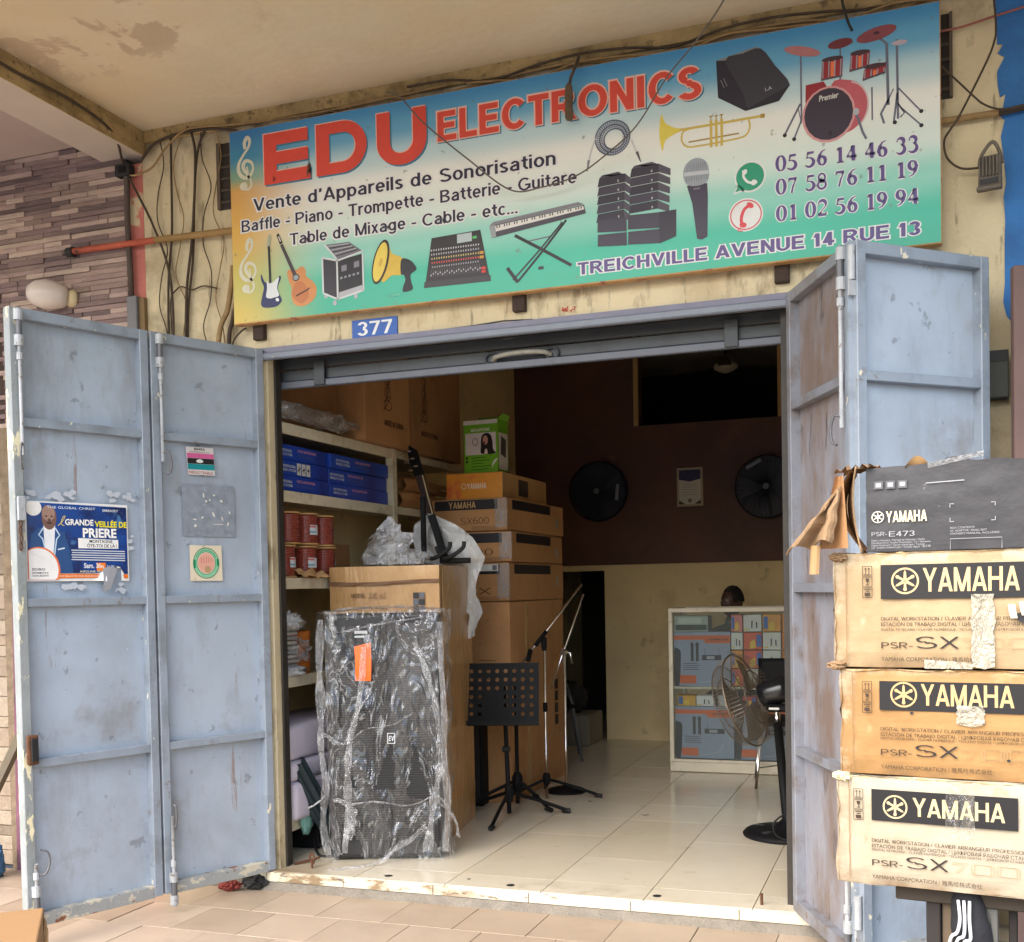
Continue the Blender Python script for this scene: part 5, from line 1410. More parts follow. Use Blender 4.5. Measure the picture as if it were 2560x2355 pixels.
b.grid(lambda u, v: (XS - 0.10 + 0.13 * v + 0.03 * noise.noise((u * 6, v * 5, 2)), 0.34 + u * 0.30, 1.475 + 0.055 * abs(noise.noise((u * 4.3, v * 3.1, 7))) - 0.05 * max(0, v - 0.6)), 16, 8, m_card2)
tag(b.build("crumpled_paper", smooth=False), "crumpled brown paper below the lower cable spools", "paper")
tag(MB().box(-3.40, -3.20, 0.90, 1.16, 1.458, 1.66, m_card_d).build("small_carton", bevel=0.003), "small brown carton on the shelf behind the cable spools", "carton")

# paper bundle, orange wrapped roll on the middle shelf
t = thing("paper_bundle", "pile of papers and crumpled clear bags on the shelf beside the orange roll", "paper pile", (-3.14, 0.235, 0.947))
for k in range(9):
    MB().box(-0.09 + rnd.uniform(-.01, .01), 0.085, -0.085, 0.06 + rnd.uniform(-.01, .015), 0.02 + k * 0.024, 0.02 + k * 0.024 + 0.018, flat(((188, 184, 176), (150, 148, 146), (170, 164, 154))[k % 3], 0.6)).build("sheaf", t, bevel=0.003)
lump((0.045, 0.02, 0.28), 0.06, 0.12, 0.05, m_foam, 3, 0.5).build("bag_top", t, smooth=True)
lump((0.07, 0.08, 0.13), 0.05, 0.09, 0.055, m_bag, 5, 0.5).build("bag_front", t, smooth=True)
lump((0.06, 0.0, 0.02), 0.06, 0.13, 0.03, m_foam, 8, 0.5, flat_bottom=0.0).build("bag_bottom", t, smooth=True)
t = thing("wrapped_roll", "orange cardboard roll wrapped in clear film on the shelf", "roll", (-3.15, 0.43, 0.947))
MB().lathe([(0.072, 0.0), (0.078, 0.05), (0.075, 0.15), (0.080, 0.172), (0.080, 0.225), (0.070, 0.228)], M("orange_board", srgb(202, 116, 44), 0.4, var=0.15, vs=14, bump=0.3, bs=30), 20).build("roll", t, smooth=True)
MB().lathe([(0.0815, 0.168), (0.082, 0.176)], flat((120, 66, 28)), 20, caps=False).build("tape_band", t)

# foam blocks at the bottom
m_foamb = M("white_foam_cover", srgb(196, 190, 204), 0.8, var=0.06, vs=4, bump=0.4, bs=12)
zz = 0.204
for i, (h, lab) in enumerate(((0.20, "lowest"), (0.105, "middle"), (0.185, "topmost"))):
    b = MB()
    x0, x1, y0, y1 = -3.44, XS + 0.055 - 0.012 * i, 0.14, 0.98
    b.box(x0, x1, y0, y1, zz, zz + h, m_foamb)
    t = tag(b.build("foam_cushion", bevel=0.03, segs=3, smooth=True), "white fabric foam cushion beside the wrapped loudspeaker, %s of three" % lab, "cushion", "stacked foam cushions")
    zz += h + 0.002

# closed umbrella, black case and its cord on the floor
ud = Vector((-3.06, 0.19, 0.54)) - Vector((-2.925, 0.44, 0.015))
um = thing("umbrella", "closed dark green umbrella leaning against the doorway edge", "umbrella", (-2.925, 0.44, 0.015), rot=ud.to_track_quat('Z', 'Y').to_euler())
m_umb = M("green_black_cloth", srgb(30, 44, 48), 0.6, var=0.2, vs=20, stretch=(4, 4, 0.3))
b = MB()
def umbf(u, v):
    a = 2 * math.pi * u
    r = (0.016 + 0.042 * math.sin(min(1, v * 1.25) * math.pi * 0.62)) * (1 + 0.16 * math.sin(a * 8))
    return (r * math.cos(a), r * math.sin(a), 0.03 + v * 0.52)
b.grid(umbf, 48, 14, m_umb)
b.build("canopy", um, smooth=True)
MB().tube([(0, 0, -0.012), (0, 0, 0.60)], 0.006, m_chrome, 8).build("shaft", um)
MB().lathe([(0.004, -0.02), (0.010, -0.012), (0.010, 0.02), (0.016, 0.034)], flat((222, 222, 216)), 12).build("ferrule", um, smooth=True)
MB().tube([(0.062 * math.cos(a), 0.062 * math.sin(a), 0.30 + 0.012 * math.cos(a)) for a in [2 * math.pi * k / 18 for k in range(18)]], 0.005, flat((206, 206, 206)), 6, closed=True).build("tie_band", um, smooth=True)
bc = thing("black_case", "small black plastic case on the floor under the cushions", "case", (-3.17, 0.60, 0.0), R(6))
MB().box(-0.13, 0.12, -0.19, 0.17, 0.002, 0.155, m_blackm).build("shell", bc, bevel=0.012, segs=2)
MB().box(0.119, 0.123, -0.10, -0.075, 0.11, 0.125, flat((190, 40, 40))).build("red_lamp", bc)
MB().box(0.10, 0.123, -0.15, 0.12, 0.050, 0.056, m_rub).build("seam", bc)
tag(MB().tube(smooth_line([(-3.06, 0.42, 0.05), (-3.0, 0.34, 0.012), (-2.93, 0.27, 0.006), (-2.86, 0.30, 0.006), (-2.84, 0.40, 0.006), (-2.90, 0.48, 0.03), (-2.93, 0.52, 0.10)], 6), 0.007, m_rub, 6).build("power_cord", smooth=True), "black cord lying in a loop beside the umbrella tip", "cord")
tag(MB().tube(smooth_line([(-2.99, 0.10, 0.004), (-2.94, 0.16, 0.012), (-2.90, 0.20, 0.018), (-2.92, 0.15, 0.010), (-2.98, 0.08, 0.004)], 5), 0.004, m_rust, 5).build("wire_scrap", smooth=True), "thin bent wire scrap on the threshold corner", "wire")
tag(lump((-3.03, 0.30, 0.20), 0.02, 0.06, 0.09, flat((128, 176, 166), 0.7), 2, 0.3).build("green_rag", smooth=True), "pale green rag hanging behind the closed umbrella", "rag")

# ---------------------------------------------------------------- carton with MODEL print, wrapped in film
mb = thing("wrapped_carton", "tall film-wrapped carton marked MODEL behind the black loudspeaker", "carton", (-3.03, 0.603, 0.0), R(9))
BW, BD, BH = 0.62, 0.75, 1.515
m_cw = M("filmed_cardboard", srgb(182, 142, 94), 0.16, spec=0.7, var=0.08, vs=4, bump=0.55, bs=16, stretch=(1.4, 1.4, 0.3), layers=(dict(c=srgb(156, 114, 72), s=3, lo=0.5, hi=0.7, a=0.6), dict(c=srgb(206, 184, 150), s=11, lo=0.62, hi=0.72, a=0.6, st=(2, 2, 0.2))))
def bend(u, v, face):
    pass
b = MB()
nz3 = lambda x, y, z: noise.noise((x * 7, y * 7, z * 4)) * 0.006
def fbox(b, x0, x1, y0, y1, z0, z1, mat, n=(10, 24)):
    b.grid(lambda u, v: (x0 + u * (x1 - x0), y0 + nz3(u * 3, 1, v * 3), z0 + v * (z1 - z0)), n[0], n[1], mat)
    b.grid(lambda u, v: (x1 + nz3(u * 3, 2, v * 3), y0 + u * (y1 - y0), z0 + v * (z1 - z0)), n[0], n[1], mat)
    b.grid(lambda u, v: (x1 - u * (x1 - x0), y1, z0 + v * (z1 - z0)), 2, 2, mat)
    b.grid(lambda u, v: (x0, y1 - u * (y1 - y0), z0 + v * (z1 - z0)), 2, 2, mat)
    b.grid(lambda u, v: (x0 + u * (x1 - x0), y0 + v * (y1 - y0), z1 + 0.01 * noise.noise((u * 5, v * 5, 3))), 10, 10, mat)
fbox(b, 0, BW, 0, BD, 0, BH, m_cw)
b.build("carton_body", mb, smooth=True)
b = MB()
b.grot("MODEL", 0.125, 1.345, 0.024, flat((116, 86, 56)), w=0.082, W=0.18, y=-0.009)
b.text("DE-12", 0.225, 1.345, 0.026, flat((150, 116, 80)), w=0.09, y=-0.009, shear=0.2)
b.line([(0.22, 1.342), (0.325, 1.342)], 0.002, flat((120, 90, 60)), -0.0085)
b.build("lettering", mb)["kind"] = "stuff"
b = MB()
for k in range(6):
    b.rect(0.475 + (k % 2) * 0.034, 0.505 + (k % 2) * 0.034, 1.265 + (k // 2) * 0.036, 1.297 + (k // 2) * 0.036, flat((44, 42, 44) if (k * 3) % 4 < 2 else (96, 100, 106)), -0.009)
b.build("handling_marks", mb)
MB().grid(lambda u, v: (BW * u, -0.012 - 0.004 * noise.noise((u * 9, v * 3, 5)), BH - 0.10 + 0.02 * v - 0.006 * math.sin(u * 5)), 12, 2, flat((110, 76, 46))).build("torn_seam", mb)
MB().box(BW + 0.006, BW + 0.0085, 0.04, 0.06, 0.1, BH - 0.02, m_tape).build("tape", mb)
# plastic bags and foam bag lying on top of it
def bagpeak():
    b = MB()
    def f(u, v):
        a = 2 * math.pi * u
        x = -2.84 + 0.155 * (1 - v ** 1.4) * math.cos(a) - 0.04 * v + 0.05 * (1 - v) * max(0, math.cos(a))
        h = 0.25 * v ** 0.8
        k = 0.035 * noise.noise((math.cos(a) * 2.2, math.sin(a) * 2.2 + v * 3, v * 5)) + 0.018 * noise.noise((math.cos(a) * 7, math.sin(a) * 7, v * 13))
        return (x + k * 1.6, 0.98 + 0.11 * (1 - v) * math.sin(a) + k, 1.530 + max(0.0, h + k * (0.3 + v) * 1.5))
    b.grid(f, 40, 16, m_bag)
    return b
tag(bagpeak().build("plastic_bag", smooth=False), "crumpled clear plastic bag on top of the wrapped carton", "plastic bag")
t = thing("foam_bag", "white foam bag hanging over the back corner of the wrapped carton", "foam bag", (-2.55, 1.36, 1.5))
def fbag(u, v):
    pts = [(-0.20, 0.34), (-0.06, 0.28), (0.06, 0.19), (0.13, 0.07), (0.09, -0.02), (0.07, -0.16), (0.11, -0.26), (0.06, -0.40)]
    k = v * (len(pts) - 1); i = min(int(k), len(pts) - 2); f_ = k - i
    rx = pts[i][0] * (1 - f_) + pts[i + 1][0] * f_
    rz = pts[i][1] * (1 - f_) + pts[i + 1][1] * f_
    wl = (0.05, 0.26, 0.40, 0.44, 0.28, 0.13, 0.11, 0.05)
    wd = wl[i] * (1 - f_) + wl[i + 1] * f_
    return (rx - wd * (1 - u), 0.03 * math.sin(u * 6 + v * 3) + 0.06 * noise.noise((u * 5, v * 7, 3)) + 0.03 * noise.noise((u * 13, v * 17, 5)), rz - 0.06 * (1 - u) * (0.5 - abs(u - 0.5)))
MB().grid(fbag, 16, 28, m_foam).build("sheet", t, smooth=True)
t = thing("guitar_stand", "black metal guitar stand with two bent cradle arms on the wrapped carton", "guitar stand", (-2.62, 1.25, 1.535), R(5))
MB().box(-0.155, -0.125, 0.02, 0.045, 0.0, 0.40, m_blackm).build("upright", t, bevel=0.004)
MB().box(-0.012, 0.030, -0.01, 0.02, 0.0, 0.30, m_blackm, rot=Matrix.Rotation(R(-17), 3, 'Y'), piv=(0, 0, 0)).build("upright", t, bevel=0.004)
for dx in (0.0, 0.085):
    MB().tube(smooth_line([(-0.135 + dx, 0, 0.10), (-0.105 + dx, -0.02, 0.045), (-0.06 + dx, -0.04, 0.03), (0.0 + dx, -0.05, 0.055), (0.045 + dx, -0.05, 0.09), (0.052 + dx, -0.05, 0.125)], 4), 0.0125, m_rub, 8).build("cradle_arm", t, smooth=True)
MB().tube([(-0.03, 0, 0.016), (0.15, 0.03, 0.016)], 0.017, m_rub, 10).build("foot_bar", t, smooth=True)
t = thing("guitar", "guitar neck with dark headstock rising behind the guitar stand", "guitar", (-2.80, 1.60, 1.60))
gd = Vector((-0.105, 0.0, 0.46)).normalized()
MB().box(-0.027, 0.027, -0.012, 0.012, 0.0, 0.52, M("dark_rosewood", srgb(48, 28, 22), 0.4), rot=Matrix.Rotation(R(-14.5), 3, 'Y'), piv=(0, 0, 0)).build("neck", t, bevel=0.004)
MB().box(0.020, 0.027, -0.0165, -0.0125, 0.02, 0.51, M("neck_binding", srgb(206, 186, 150), 0.3), rot=Matrix.Rotation(R(-14.5), 3, 'Y'), piv=(0, 0, 0)).build("binding", t)
MB().prism([(-0.165, 0.50), (-0.100, 0.51), (-0.145, 0.66), (-0.215, 0.70), (-0.200, 0.60)], -0.008, 0.008, m_blackm).build("headstock", t, bevel=0.002)
for k in range(6):
    MB().lathe([(0.006, -0.016), (0.008, 0.0), (0.006, 0.016)], m_chrome, 8, (-0.165 - 0.012 * k + (0.030 if k % 2 else -0.020), -0.014, 0.535 + 0.024 * k), (1, 0, 0)).build("tuning_peg", t)
lump((0.01, 0.02, -0.02), 0.17, 0.05, 0.20, M("guitar_brown", srgb(70, 40, 26), 0.3), 4, 0.06).build("body", t, smooth=True)

# ---------------------------------------------------------------- black loudspeaker in torn clear film
sk = thing("loudspeaker", "large black loudspeaker wrapped in torn clear plastic film near the threshold", "loudspeaker", (-2.84, 0.205, 0.0), R(20))
KW, KD, KH = 0.575, 0.27, 1.265
m_cab = M("cabinet_black", (0.016, 0.016, 0.018), 0.5, bump=0.3, bs=180)
MB().box(0, KW, 0.0, KD, 0.01, KH, m_cab).build("cabinet", sk, bevel=0.022, segs=2)
b = MB()
for k in range(90):
    b.box(0.03, KW - 0.03, -0.004, 0.002, 0.10 + k * 0.012, 0.10 + k * 0.012 + 0.008, M("grille_black", (0.014, 0.014, 0.015), 0.6))
b.build("grille", sk)["kind"] = "stuff"
b = MB()
b.rect(0.305, 0.345, 0.60, 0.655, flat((200, 204, 208)), -0.0075); b.rect(0.309, 0.341, 0.604, 0.651, flat((24, 24, 28)), -0.0080)
b.grot("EV", 0.312, 0.614, 0.026, flat((214, 218, 222)), w=0.026, W=0.2, y=-0.0086, shear=0.1)
b.build("emblem", sk)
b = MB()
b.grid(lambda u, v: (0.148 + 0.082 * u + 0.02 * v * (1 - v), -0.016 - 0.012 * math.sin(v * 3 + u), 0.925 + 0.175 * v + 0.02 * u * v), 6, 10, M("orange_card", srgb(240, 106, 24), 0.45))
b.build("orange_tag", sk, smooth=True)
b = MB(); b.rect(0.150, 0.215, 1.165, 1.18, flat((200, 206, 208)), -0.0075); b.rect(0.150, 0.20, 1.145, 1.155, flat((200, 206, 208)), -0.0075); b.build("model_plate", sk)
# film: sleeve with tears
holes = [[(0.03, 1.20), (0.05, 1.245), (0.29, 1.25), (0.30, 1.225), (0.10, 1.195)], [(0.39, 1.21), (0.42, 1.245), (0.50, 1.24), (0.42, 1.205)],
         [(0.055, 0.72), (0.075, 0.90), (0.085, 0.80), (0.075, 0.68)], [(0.235, 0.37), (0.335, 0.655), (0.345, 0.37)],
         [(0.40, 0.33), (0.445, 0.62), (0.515, 0.35), (0.52, 0.30)], [(0.105, 0.38), (0.125, 0.47), (0.14, 0.38)],
         [(0.05, -0.02), (0.06, 0.13), (0.12, 0.15), (0.165, 0.08), (0.17, -0.02)], [(0.53, 0.10), (0.555, 0.22), (0.58, 0.20), (0.56, 0.06)],
         [(0.535, 0.36), (0.55, 0.40), (0.575, 0.37)], [(0.315, 0.82), (0.33, 0.86), (0.335, 0.80)], [(0.25, 0.76), (0.262, 0.80), (0.268, 0.75)]]
def inside(pt, pg):
    x, z = pt; r = False
    for i in range(len(pg)):
        (x1, z1), (x2, z2) = pg[i], pg[i - 1]
        if (z1 > z) != (z2 > z) and x < (x2 - x1) * (z - z1) / (z2 - z1) + x1: r = not r
    return r
per = 2 * (KW + KD)
def film(u, v):
    s_ = u * per; z = -0.005 + v * (KH + 0.02)
    g = 0.016
    if s_ < KW: p, n_ = (s_, -g), (0, -1)
    elif s_ < KW + KD: p, n_ = (KW + g, s_ - KW), (1, 0)
    elif s_ < 2 * KW + KD: p, n_ = (KW - (s_ - KW - KD), KD + g), (0, 1)
    else: p, n_ = (-g, KD - (s_ - 2 * KW - KD)), (-1, 0)
    pinch = 0.5 * math.exp(-((z - 0.62) / 0.05) ** 2) + 0.6 * math.exp(-((z - 0.28) / 0.04) ** 2)
    a = 0.016 - 0.040 * abs(noise.noise((s_ * 8 + z * 3.0, z * 2.6, 1.0))) - 0.020 * abs(noise.noise((s_ * 17 - z * 6, z * 5, 4.0))) + noise.noise((s_ * 45 + z * 20, z * 16, 9.0)) * 0.002
    edge = 0.022 * max(0, abs(2 * (s_ % KW) / KW - 1) - 0.7) if s_ < KW else 0.02
    d = max(a + 0.004 + edge * (1 + 1.2 * noise.noise((z * 6, s_, 3))), -0.0075) * (1 - 0.55 * pinch)
    return (p[0] + n_[0] * d, p[1] + n_[1] * d, z)
MB().grid(film, 210, 120, m_wrap, keep=lambda u, v: not (u * per < KW and any(inside((u * per + 0.012 * noise.noise((u * 90, v * 40, 2)), -0.005 + v * (KH + 0.02) + 0.012 * noise.noise((u * 80, v * 60, 7))), h) for h in holes))).build("plastic_film", sk, smooth=True)
MB().grid(lambda u, v: (-0.02 + u * (KW + 0.04), -0.03 + v * (KD + 0.04), KH + 0.012 + 0.02 * noise.noise((u * 7, v * 5, 2)) + 0.02 * math.sin(u * 3.1)), 30, 12, m_foam if False else m_bag).build("film_top", sk, smooth=True)
# twisted strands of film
m_strand = plastic("film_folds", lo=0.07, hi=0.34, s=7, gloss=0.12, rough=0.1, st=(1.5, 1.5, 0.5), cr=0.25)
def strand(pts, w0, seed):
    p = [Vector(q) for q in smooth_line(pts, 8)]
    b = MB(); n = len(p) - 1
    def f(u, v):
        k = min(int(v * n), n - 1); q = p[k].lerp(p[k + 1], v * n - k)
        w = w0 * (0.5 + 0.9 * abs(noise.noise((v * 5, seed, 1))))
        return (q.x + (u - 0.5) * w, q.y - 0.012 - 0.02 * abs(noise.noise((u * 3, v * 9, seed))), q.z + 0.012 * noise.noise((u * 6, v * 6, seed + 3)))
    b.grid(f, 6, n * 2, m_strand)
    return b
for i, (pts, w0) in enumerate((([(0.20, -0.02, 1.10), (0.175, -0.03, 0.85), (0.12, -0.03, 0.62), (0.105, -0.03, 0.45), (0.10, -0.03, 0.28), (0.08, -0.03, 0.05)], 0.05),
                              ([(0.46, -0.02, 1.12), (0.52, -0.03, 0.95), (0.565, -0.03, 0.75), (0.575, -0.03, 0.55)], 0.04), ([(0.575, -0.02, 0.50), (0.56, -0.03, 0.40), (0.535, -0.03, 0.28), (0.50, -0.03, 0.05)], 0.05),
                              ([(0.09, -0.03, 0.30), (0.25, -0.03, 0.31), (0.42, -0.03, 0.29), (0.55, -0.03, 0.33), (0.62, -0.03, 0.27)], 0.03), ([(-0.02, 0.0, 0.66), (0.06, -0.03, 0.61), (0.13, -0.03, 0.62)], 0.05),
                              ([(0.50, -0.02, 0.18), (0.36, -0.04, 0.08), (0.24, -0.10, 0.012), (0.10, -0.16, 0.006), (0.02, -0.17, 0.004)], 0.05), ([(0.04, -0.01, 1.26), (0.06, -0.03, 1.18), (0.20, -0.03, 1.20), (0.40, -0.03, 1.23), (0.56, -0.02, 1.25)], 0.04),
                              ([(-0.02, 0.0, 1.24), (-0.03, -0.01, 1.0), (-0.025, -0.02, 0.8), (-0.03, -0.02, 0.6), (-0.01, -0.02, 0.4), (-0.03, -0.01, 0.2), (0.0, -0.02, 0.02)], 0.05), ([(0.585, 0.0, 1.22), (0.59, -0.02, 1.0), (0.60, -0.02, 0.75), (0.595, -0.02, 0.5), (0.61, -0.02, 0.3), (0.59, -0.02, 0.05)], 0.05),
                              ([(0.10, -0.02, 0.62), (0.16, -0.03, 0.76), (0.24, -0.03, 0.90)], 0.02), ([(0.12, -0.02, 0.62), (0.20, -0.03, 0.68), (0.33, -0.03, 0.70), (0.44, -0.03, 0.76)], 0.02),
                              ([(0.03, -0.02, 0.33), (0.12, -0.03, 0.27), (0.10, -0.03, 0.12)], 0.06), ([(0.56, -0.02, 0.30), (0.64, -0.02, 0.22), (0.66, -0.03, 0.12)], 0.025))):
    strand(pts, w0, i * 3.7 + 1).build("film_strand", sk, smooth=True)

# ---------------------------------------------------------------- big cartons on top of the shelves, kraft parcels
for i, (y0, y1, x1, h, lab) in enumerate(((0.30, 0.98, -3.16, 0.62, "dark brown carton high on the shelf top nearest the doorway"), (1.01, 1.62, -3.00, 0.70, "brown carton on the shelf top marked MADE IN CHINA"), (1.64, 2.45, -3.00, 0.66, "brown carton on the shelf top farthest from the doorway"))):
    t = thing("carton", lab, "carton", (x1, y0, 2.262), R(90), group="cartons on top of the shelves")
    MB().box(0, y1 - y0, 0.0, 0.42, 0, h, (m_card_d, m_card, m_card_d)[i]).build("box", t, bevel=0.003)
    b = MB()
    ink = flat((70, 44, 28))
    if i:
        cx = 0.30 if i == 1 else 0.20
        for k in range(4):
            b.ring(cx, 0.24 + k * 0.075, 0.055 - 0.008 * k, 0.034, 0.006, ink, -0.002, n=14, rot=20 * k)
            b.line([(cx - 0.06 + 0.02 * k, 0.20 + 0.05 * k), (cx + 0.05 - 0.01 * k, 0.30 + 0.06 * k)], 0.006, ink, -0.0025)
        b.grot("MADE IN CHINA", cx - 0.05, 0.115, 0.034, ink, w=0.26, W=0.18, y=-0.002)
    else:
        for k in range(4):
            b.rect(0.12, 0.42, 0.30 + 0.06 * k, 0.325 + 0.06 * k, ink, -0.002)
    b.build("print", t)
tag(lump((-3.06, 0.56, 2.325), 0.06, 0.46, 0.045, m_bag, 21, 0.5, 3.5, 40, 14, flat_bottom=2.264).build("plastic_sheet", smooth=True), "long crumpled clear plastic sheet on the top shelf edge", "plastic sheet")
for i, (y0, z0, h, l) in enumerate(((1.56, 1.91, 0.10, 0.72), (1.62, 2.015, 0.085, 0.68))):
    tag(MB().grid(lambda u, v, y0=y0, z0=z0, h=h, l=l: (-3.05 + 0.03 * math.cos(v * 2 * math.pi) - 0.02 + 0.02 * noise.noise((u * 4, v * 4, z0)), y0 + u * l, z0 + h / 2 + h / 2 * math.sin(v * 2 * math.pi) + 0.008 * noise.noise((u * 6, v * 5, 1))), 18, 16, m_card).build("kraft_parcel", smooth=True),
        "kraft paper parcel on the rear shelf, %s of two" % ("lower", "upper")[i], "parcel", "kraft parcels on the rear shelf")

# ---------------------------------------------------------------- tower of keyboard cartons
XR_, Y0_, Y1_ = -2.45, 1.88, 3.04
t = thing("tall_carton", "tall brown carton standing on the floor under the keyboard cartons", "carton", (XR_ - 0.52, Y0_, 0))
MB().box(0, 0.52, 0, 1.14, 0, 1.295, m_card).build("box", t, bevel=0.004)
b = MB()
for k in range(5):
    b.line([(0.30, 0.80 + 0.03 * k), (0.42, 0.80 + 0.03 * k)], 0.006, flat((140, 60, 40) if k == 2 else (110, 76, 48)), -0.002)
b.build("print", t)
MB().box(0.519, 0.5225, 0.30, 0.36, 0.02, 1.28, m_tape).build("tape", t)
MB().box(0.15, 0.21, -0.0025, 0.001, 0.02, 1.28, m_tape).build("tape", t)
b = MB()
for k in range(4):
    b.add([(0.5225, 0.90, 0.40 + 0.085 * k), (0.5225, 0.98, 0.40 + 0.085 * k), (0.5225, 0.98, 0.47 + 0.085 * k), (0.5225, 0.90, 0.47 + 0.085 * k)], [(0, 1, 2, 3)], flat((44, 32, 26)))
b.build("handling_marks", t)
def kbd_carton(label, z0, h, dx, dy, strip, word, model, rot=0, sticker=False):
    t = thing("keyboard_carton", label, "carton", (XR_ - 0.52 + dx, Y0_ + dy, z0), R(rot), group="keyboard cartons stacked inside the shop")
    MB().box(0, 0.52, 0, 1.16, 0.001, h - 0.002, m_card).build("box", t, bevel=0.006)
    b = MB()
    bk = flat((34, 32, 38))
    b.rect(0.02, 0.46, h - 0.075, h - 0.012, bk, -0.002)
    b.add([(0.522, 0.10, h - 0.075), (0.522, 0.86, h - 0.075), (0.522, 0.86, h - 0.014), (0.522, 0.10, h - 0.014)], [(0, 1, 2, 3)], bk)
    b.build("black_strip", t)
    b = MB()
    if word:
        b.grot("YAMAHA", 0.12, h - 0.064, 0.042, flat((186, 150, 104)), w=0.19, W=0.2, y=-0.003)
    b.grot(model, 0.20, 0.045, 0.042, flat((96, 64, 40)), w=0.20, W=0.10, y=-0.002)
    for k in range(3):
        b.line([(0.28, 0.028 - 0.008 * k), (0.46, 0.028 - 0.008 * k)], 0.003, flat((112, 78, 50)), -0.002)
    b.build("lettering", t)["kind"] = "stuff"
    if sticker:
        MB().rect(0.27, 0.45, h - 0.055, h - 0.012, flat((216, 216, 210)), -0.0035).rect(0.28, 0.31, h - 0.05, h - 0.018, flat((90, 90, 96)), -0.004).rect(0.41, 0.44, h - 0.05, h - 0.018, flat((110, 110, 116)), -0.004).build("white_label", t)
    MB().add([(0.5225, 0.98, h - 0.16), (0.5225, 1.03, h - 0.16), (0.5225, 1.03, h - 0.09), (0.5225, 0.98, h - 0.09)], [(0, 1, 2, 3)], flat((160, 156, 146))).build("side_label", t)
    MB().box(0.44, 0.525, -0.0035, -0.001, 0.02, h - 0.01, plastic("tape_gloss", lo=0.1, hi=0.35)).build("tape", t)
    return t
kbd_carton("keyboard carton with a white label, lowest of the indoor stack", 1.30, 0.25, 0.0, 0.0, True, False, "SX", 0, True)
kbd_carton("keyboard carton in the middle of the indoor stack", 1.552, 0.20, 0.012, 0.01, True, False, "600", 1.0)
kbd_carton("keyboard carton with YAMAHA on its black strip, third up in the indoor stack", 1.754, 0.213, -0.005, 0.0, True, True, "SX600", -0.8)
t = thing("keyboard_carton", "small yellow and orange keyboard carton under the green box", "carton", (-2.905, 1.96, 1.970), R(0))
m_or = M("orange_print", srgb(226, 150, 44), 0.35, var=0.1, vs=6, layers=(dict(c=srgb(214, 92, 60), s=4, lo=0.5, hi=0.65), dict(c=srgb(232, 190, 60), s=5, lo=0.55, hi=0.7)))
MB().box(0, 0.395, 0, 0.9, 0, 0.168, m_card2).build("box", t, bevel=0.003)
MB().rect(0.003, 0.392, 0.003, 0.165, m_or, -0.0015).build("front_print", t)
b = MB()
b.ring(0.125, 0.082, 0.018, 0.018, 0.004, flat((236, 220, 200)), -0.003)
b.grot("YAMAHA", 0.148, 0.064, 0.036, flat((236, 222, 204)), w=0.135, W=0.2, y=-0.003)
b.build("lettering", t)
MB().add([(0.3965, 0.3, 0.03), (0.3965, 0.5, 0.03), (0.3965, 0.5, 0.14), (0.3965, 0.3, 0.14)], [(0, 1, 2, 3)], flat((70, 62, 56))).build("side_print", t)
t = thing("megaphone_box", "bright green megaphone box with a woman's photo on top of the cartons", "box", (-2.80, 2.02, 2.140), R(-3))
gm = M("green_print", srgb(112, 178, 40), 0.35, var=0.05)
MB().box(0, 0.245, 0, 0.17, 0, 0.345, gm).build("box", t, bevel=0.002)
MB().add([(0.0, 0.17, 0.345), (0.245, 0.17, 0.345), (0.235, 0.22, 0.395), (0.01, 0.22, 0.395)], [(0, 1, 2, 3)], gm).add([(0.245, 0.17, 0.345), (0.245, 0.0, 0.345), (0.275, 0.02, 0.38), (0.27, 0.15, 0.38)], [(0, 1, 2, 3)], gm).build("open_flaps", t)
b = MB()
b.rect(0.0, 0.245, 0.318, 0.345, flat((220, 220, 214)), -0.0015)
b.rect(0.014, 0.232, 0.120, 0.262, flat((222, 216, 216)), -0.0015)
b.grot("MEGAPHONE", 0.055, 0.272, 0.019, flat((226, 232, 216)), w=0.135, W=0.2, y=-0.0015)
b.ring(0.084, 0.205, 0.020, 0.026, 0.004, flat((96, 60, 76)), -0.002)
b.poly(smooth_line([(0.130, 0.125), (0.125, 0.17), (0.130, 0.235), (0.160, 0.258), (0.195, 0.245), (0.208, 0.20), (0.212, 0.15), (0.228, 0.122)], 4, True), flat((38, 28, 30)), -0.002)
b.ell(0.158, 0.212, 0.018, 0.030, flat((206, 158, 138)), -0.0026)
b.ell(0.150, 0.195, 0.007, 0.009, flat((140, 50, 50)), -0.003)
b.poly([(0.148, 0.122), (0.175, 0.122), (0.168, 0.155), (0.155, 0.155)], flat((226, 214, 208)), -0.0026)
for k in range(5):
    b.line([(0.055, 0.100 - 0.019 * k), (0.055 + (0.10, 0.13, 0.09, 0.15, 0.12)[k], 0.102 - 0.019 * k)], 0.005, flat((60, 104, 24)), -0.0015)
b.ell(0.245, 0.03, 0.045, 0.06, flat((226, 226, 220)), -0.002, a0=90, a1=180)
b.rect(0.014, 0.030, 0.094, 0.108, flat((34, 40, 30)), -0.0015); b.rect(0.014, 0.030, 0.070, 0.084, flat((34, 40, 30)), -0.0015)
b.build("front_print", t)
b = MB()
b.add([(0.2465, 0.01, 0.02), (0.2465, 0.16, 0.02), (0.2465, 0.16, 0.26), (0.2465, 0.01, 0.26)], [(0, 1, 2, 3)], flat((204, 204, 200)))
b.add([(0.248, 0.04, 0.12), (0.248, 0.12, 0.10), (0.248, 0.13, 0.22), (0.248, 0.05, 0.24)], [(0, 1, 2, 3)], flat((70, 66, 70)))
b.build("side_print", t)
t = thing("speaker_panel", "narrow black loudspeaker standing in front of the tall carton", "loudspeaker", (-2.735, 1.72, 0), R(4))
MB().box(0, 0.14, 0, 0.12, 0.004, 0.66, m_blackm).build("cabinet", t, bevel=0.006)
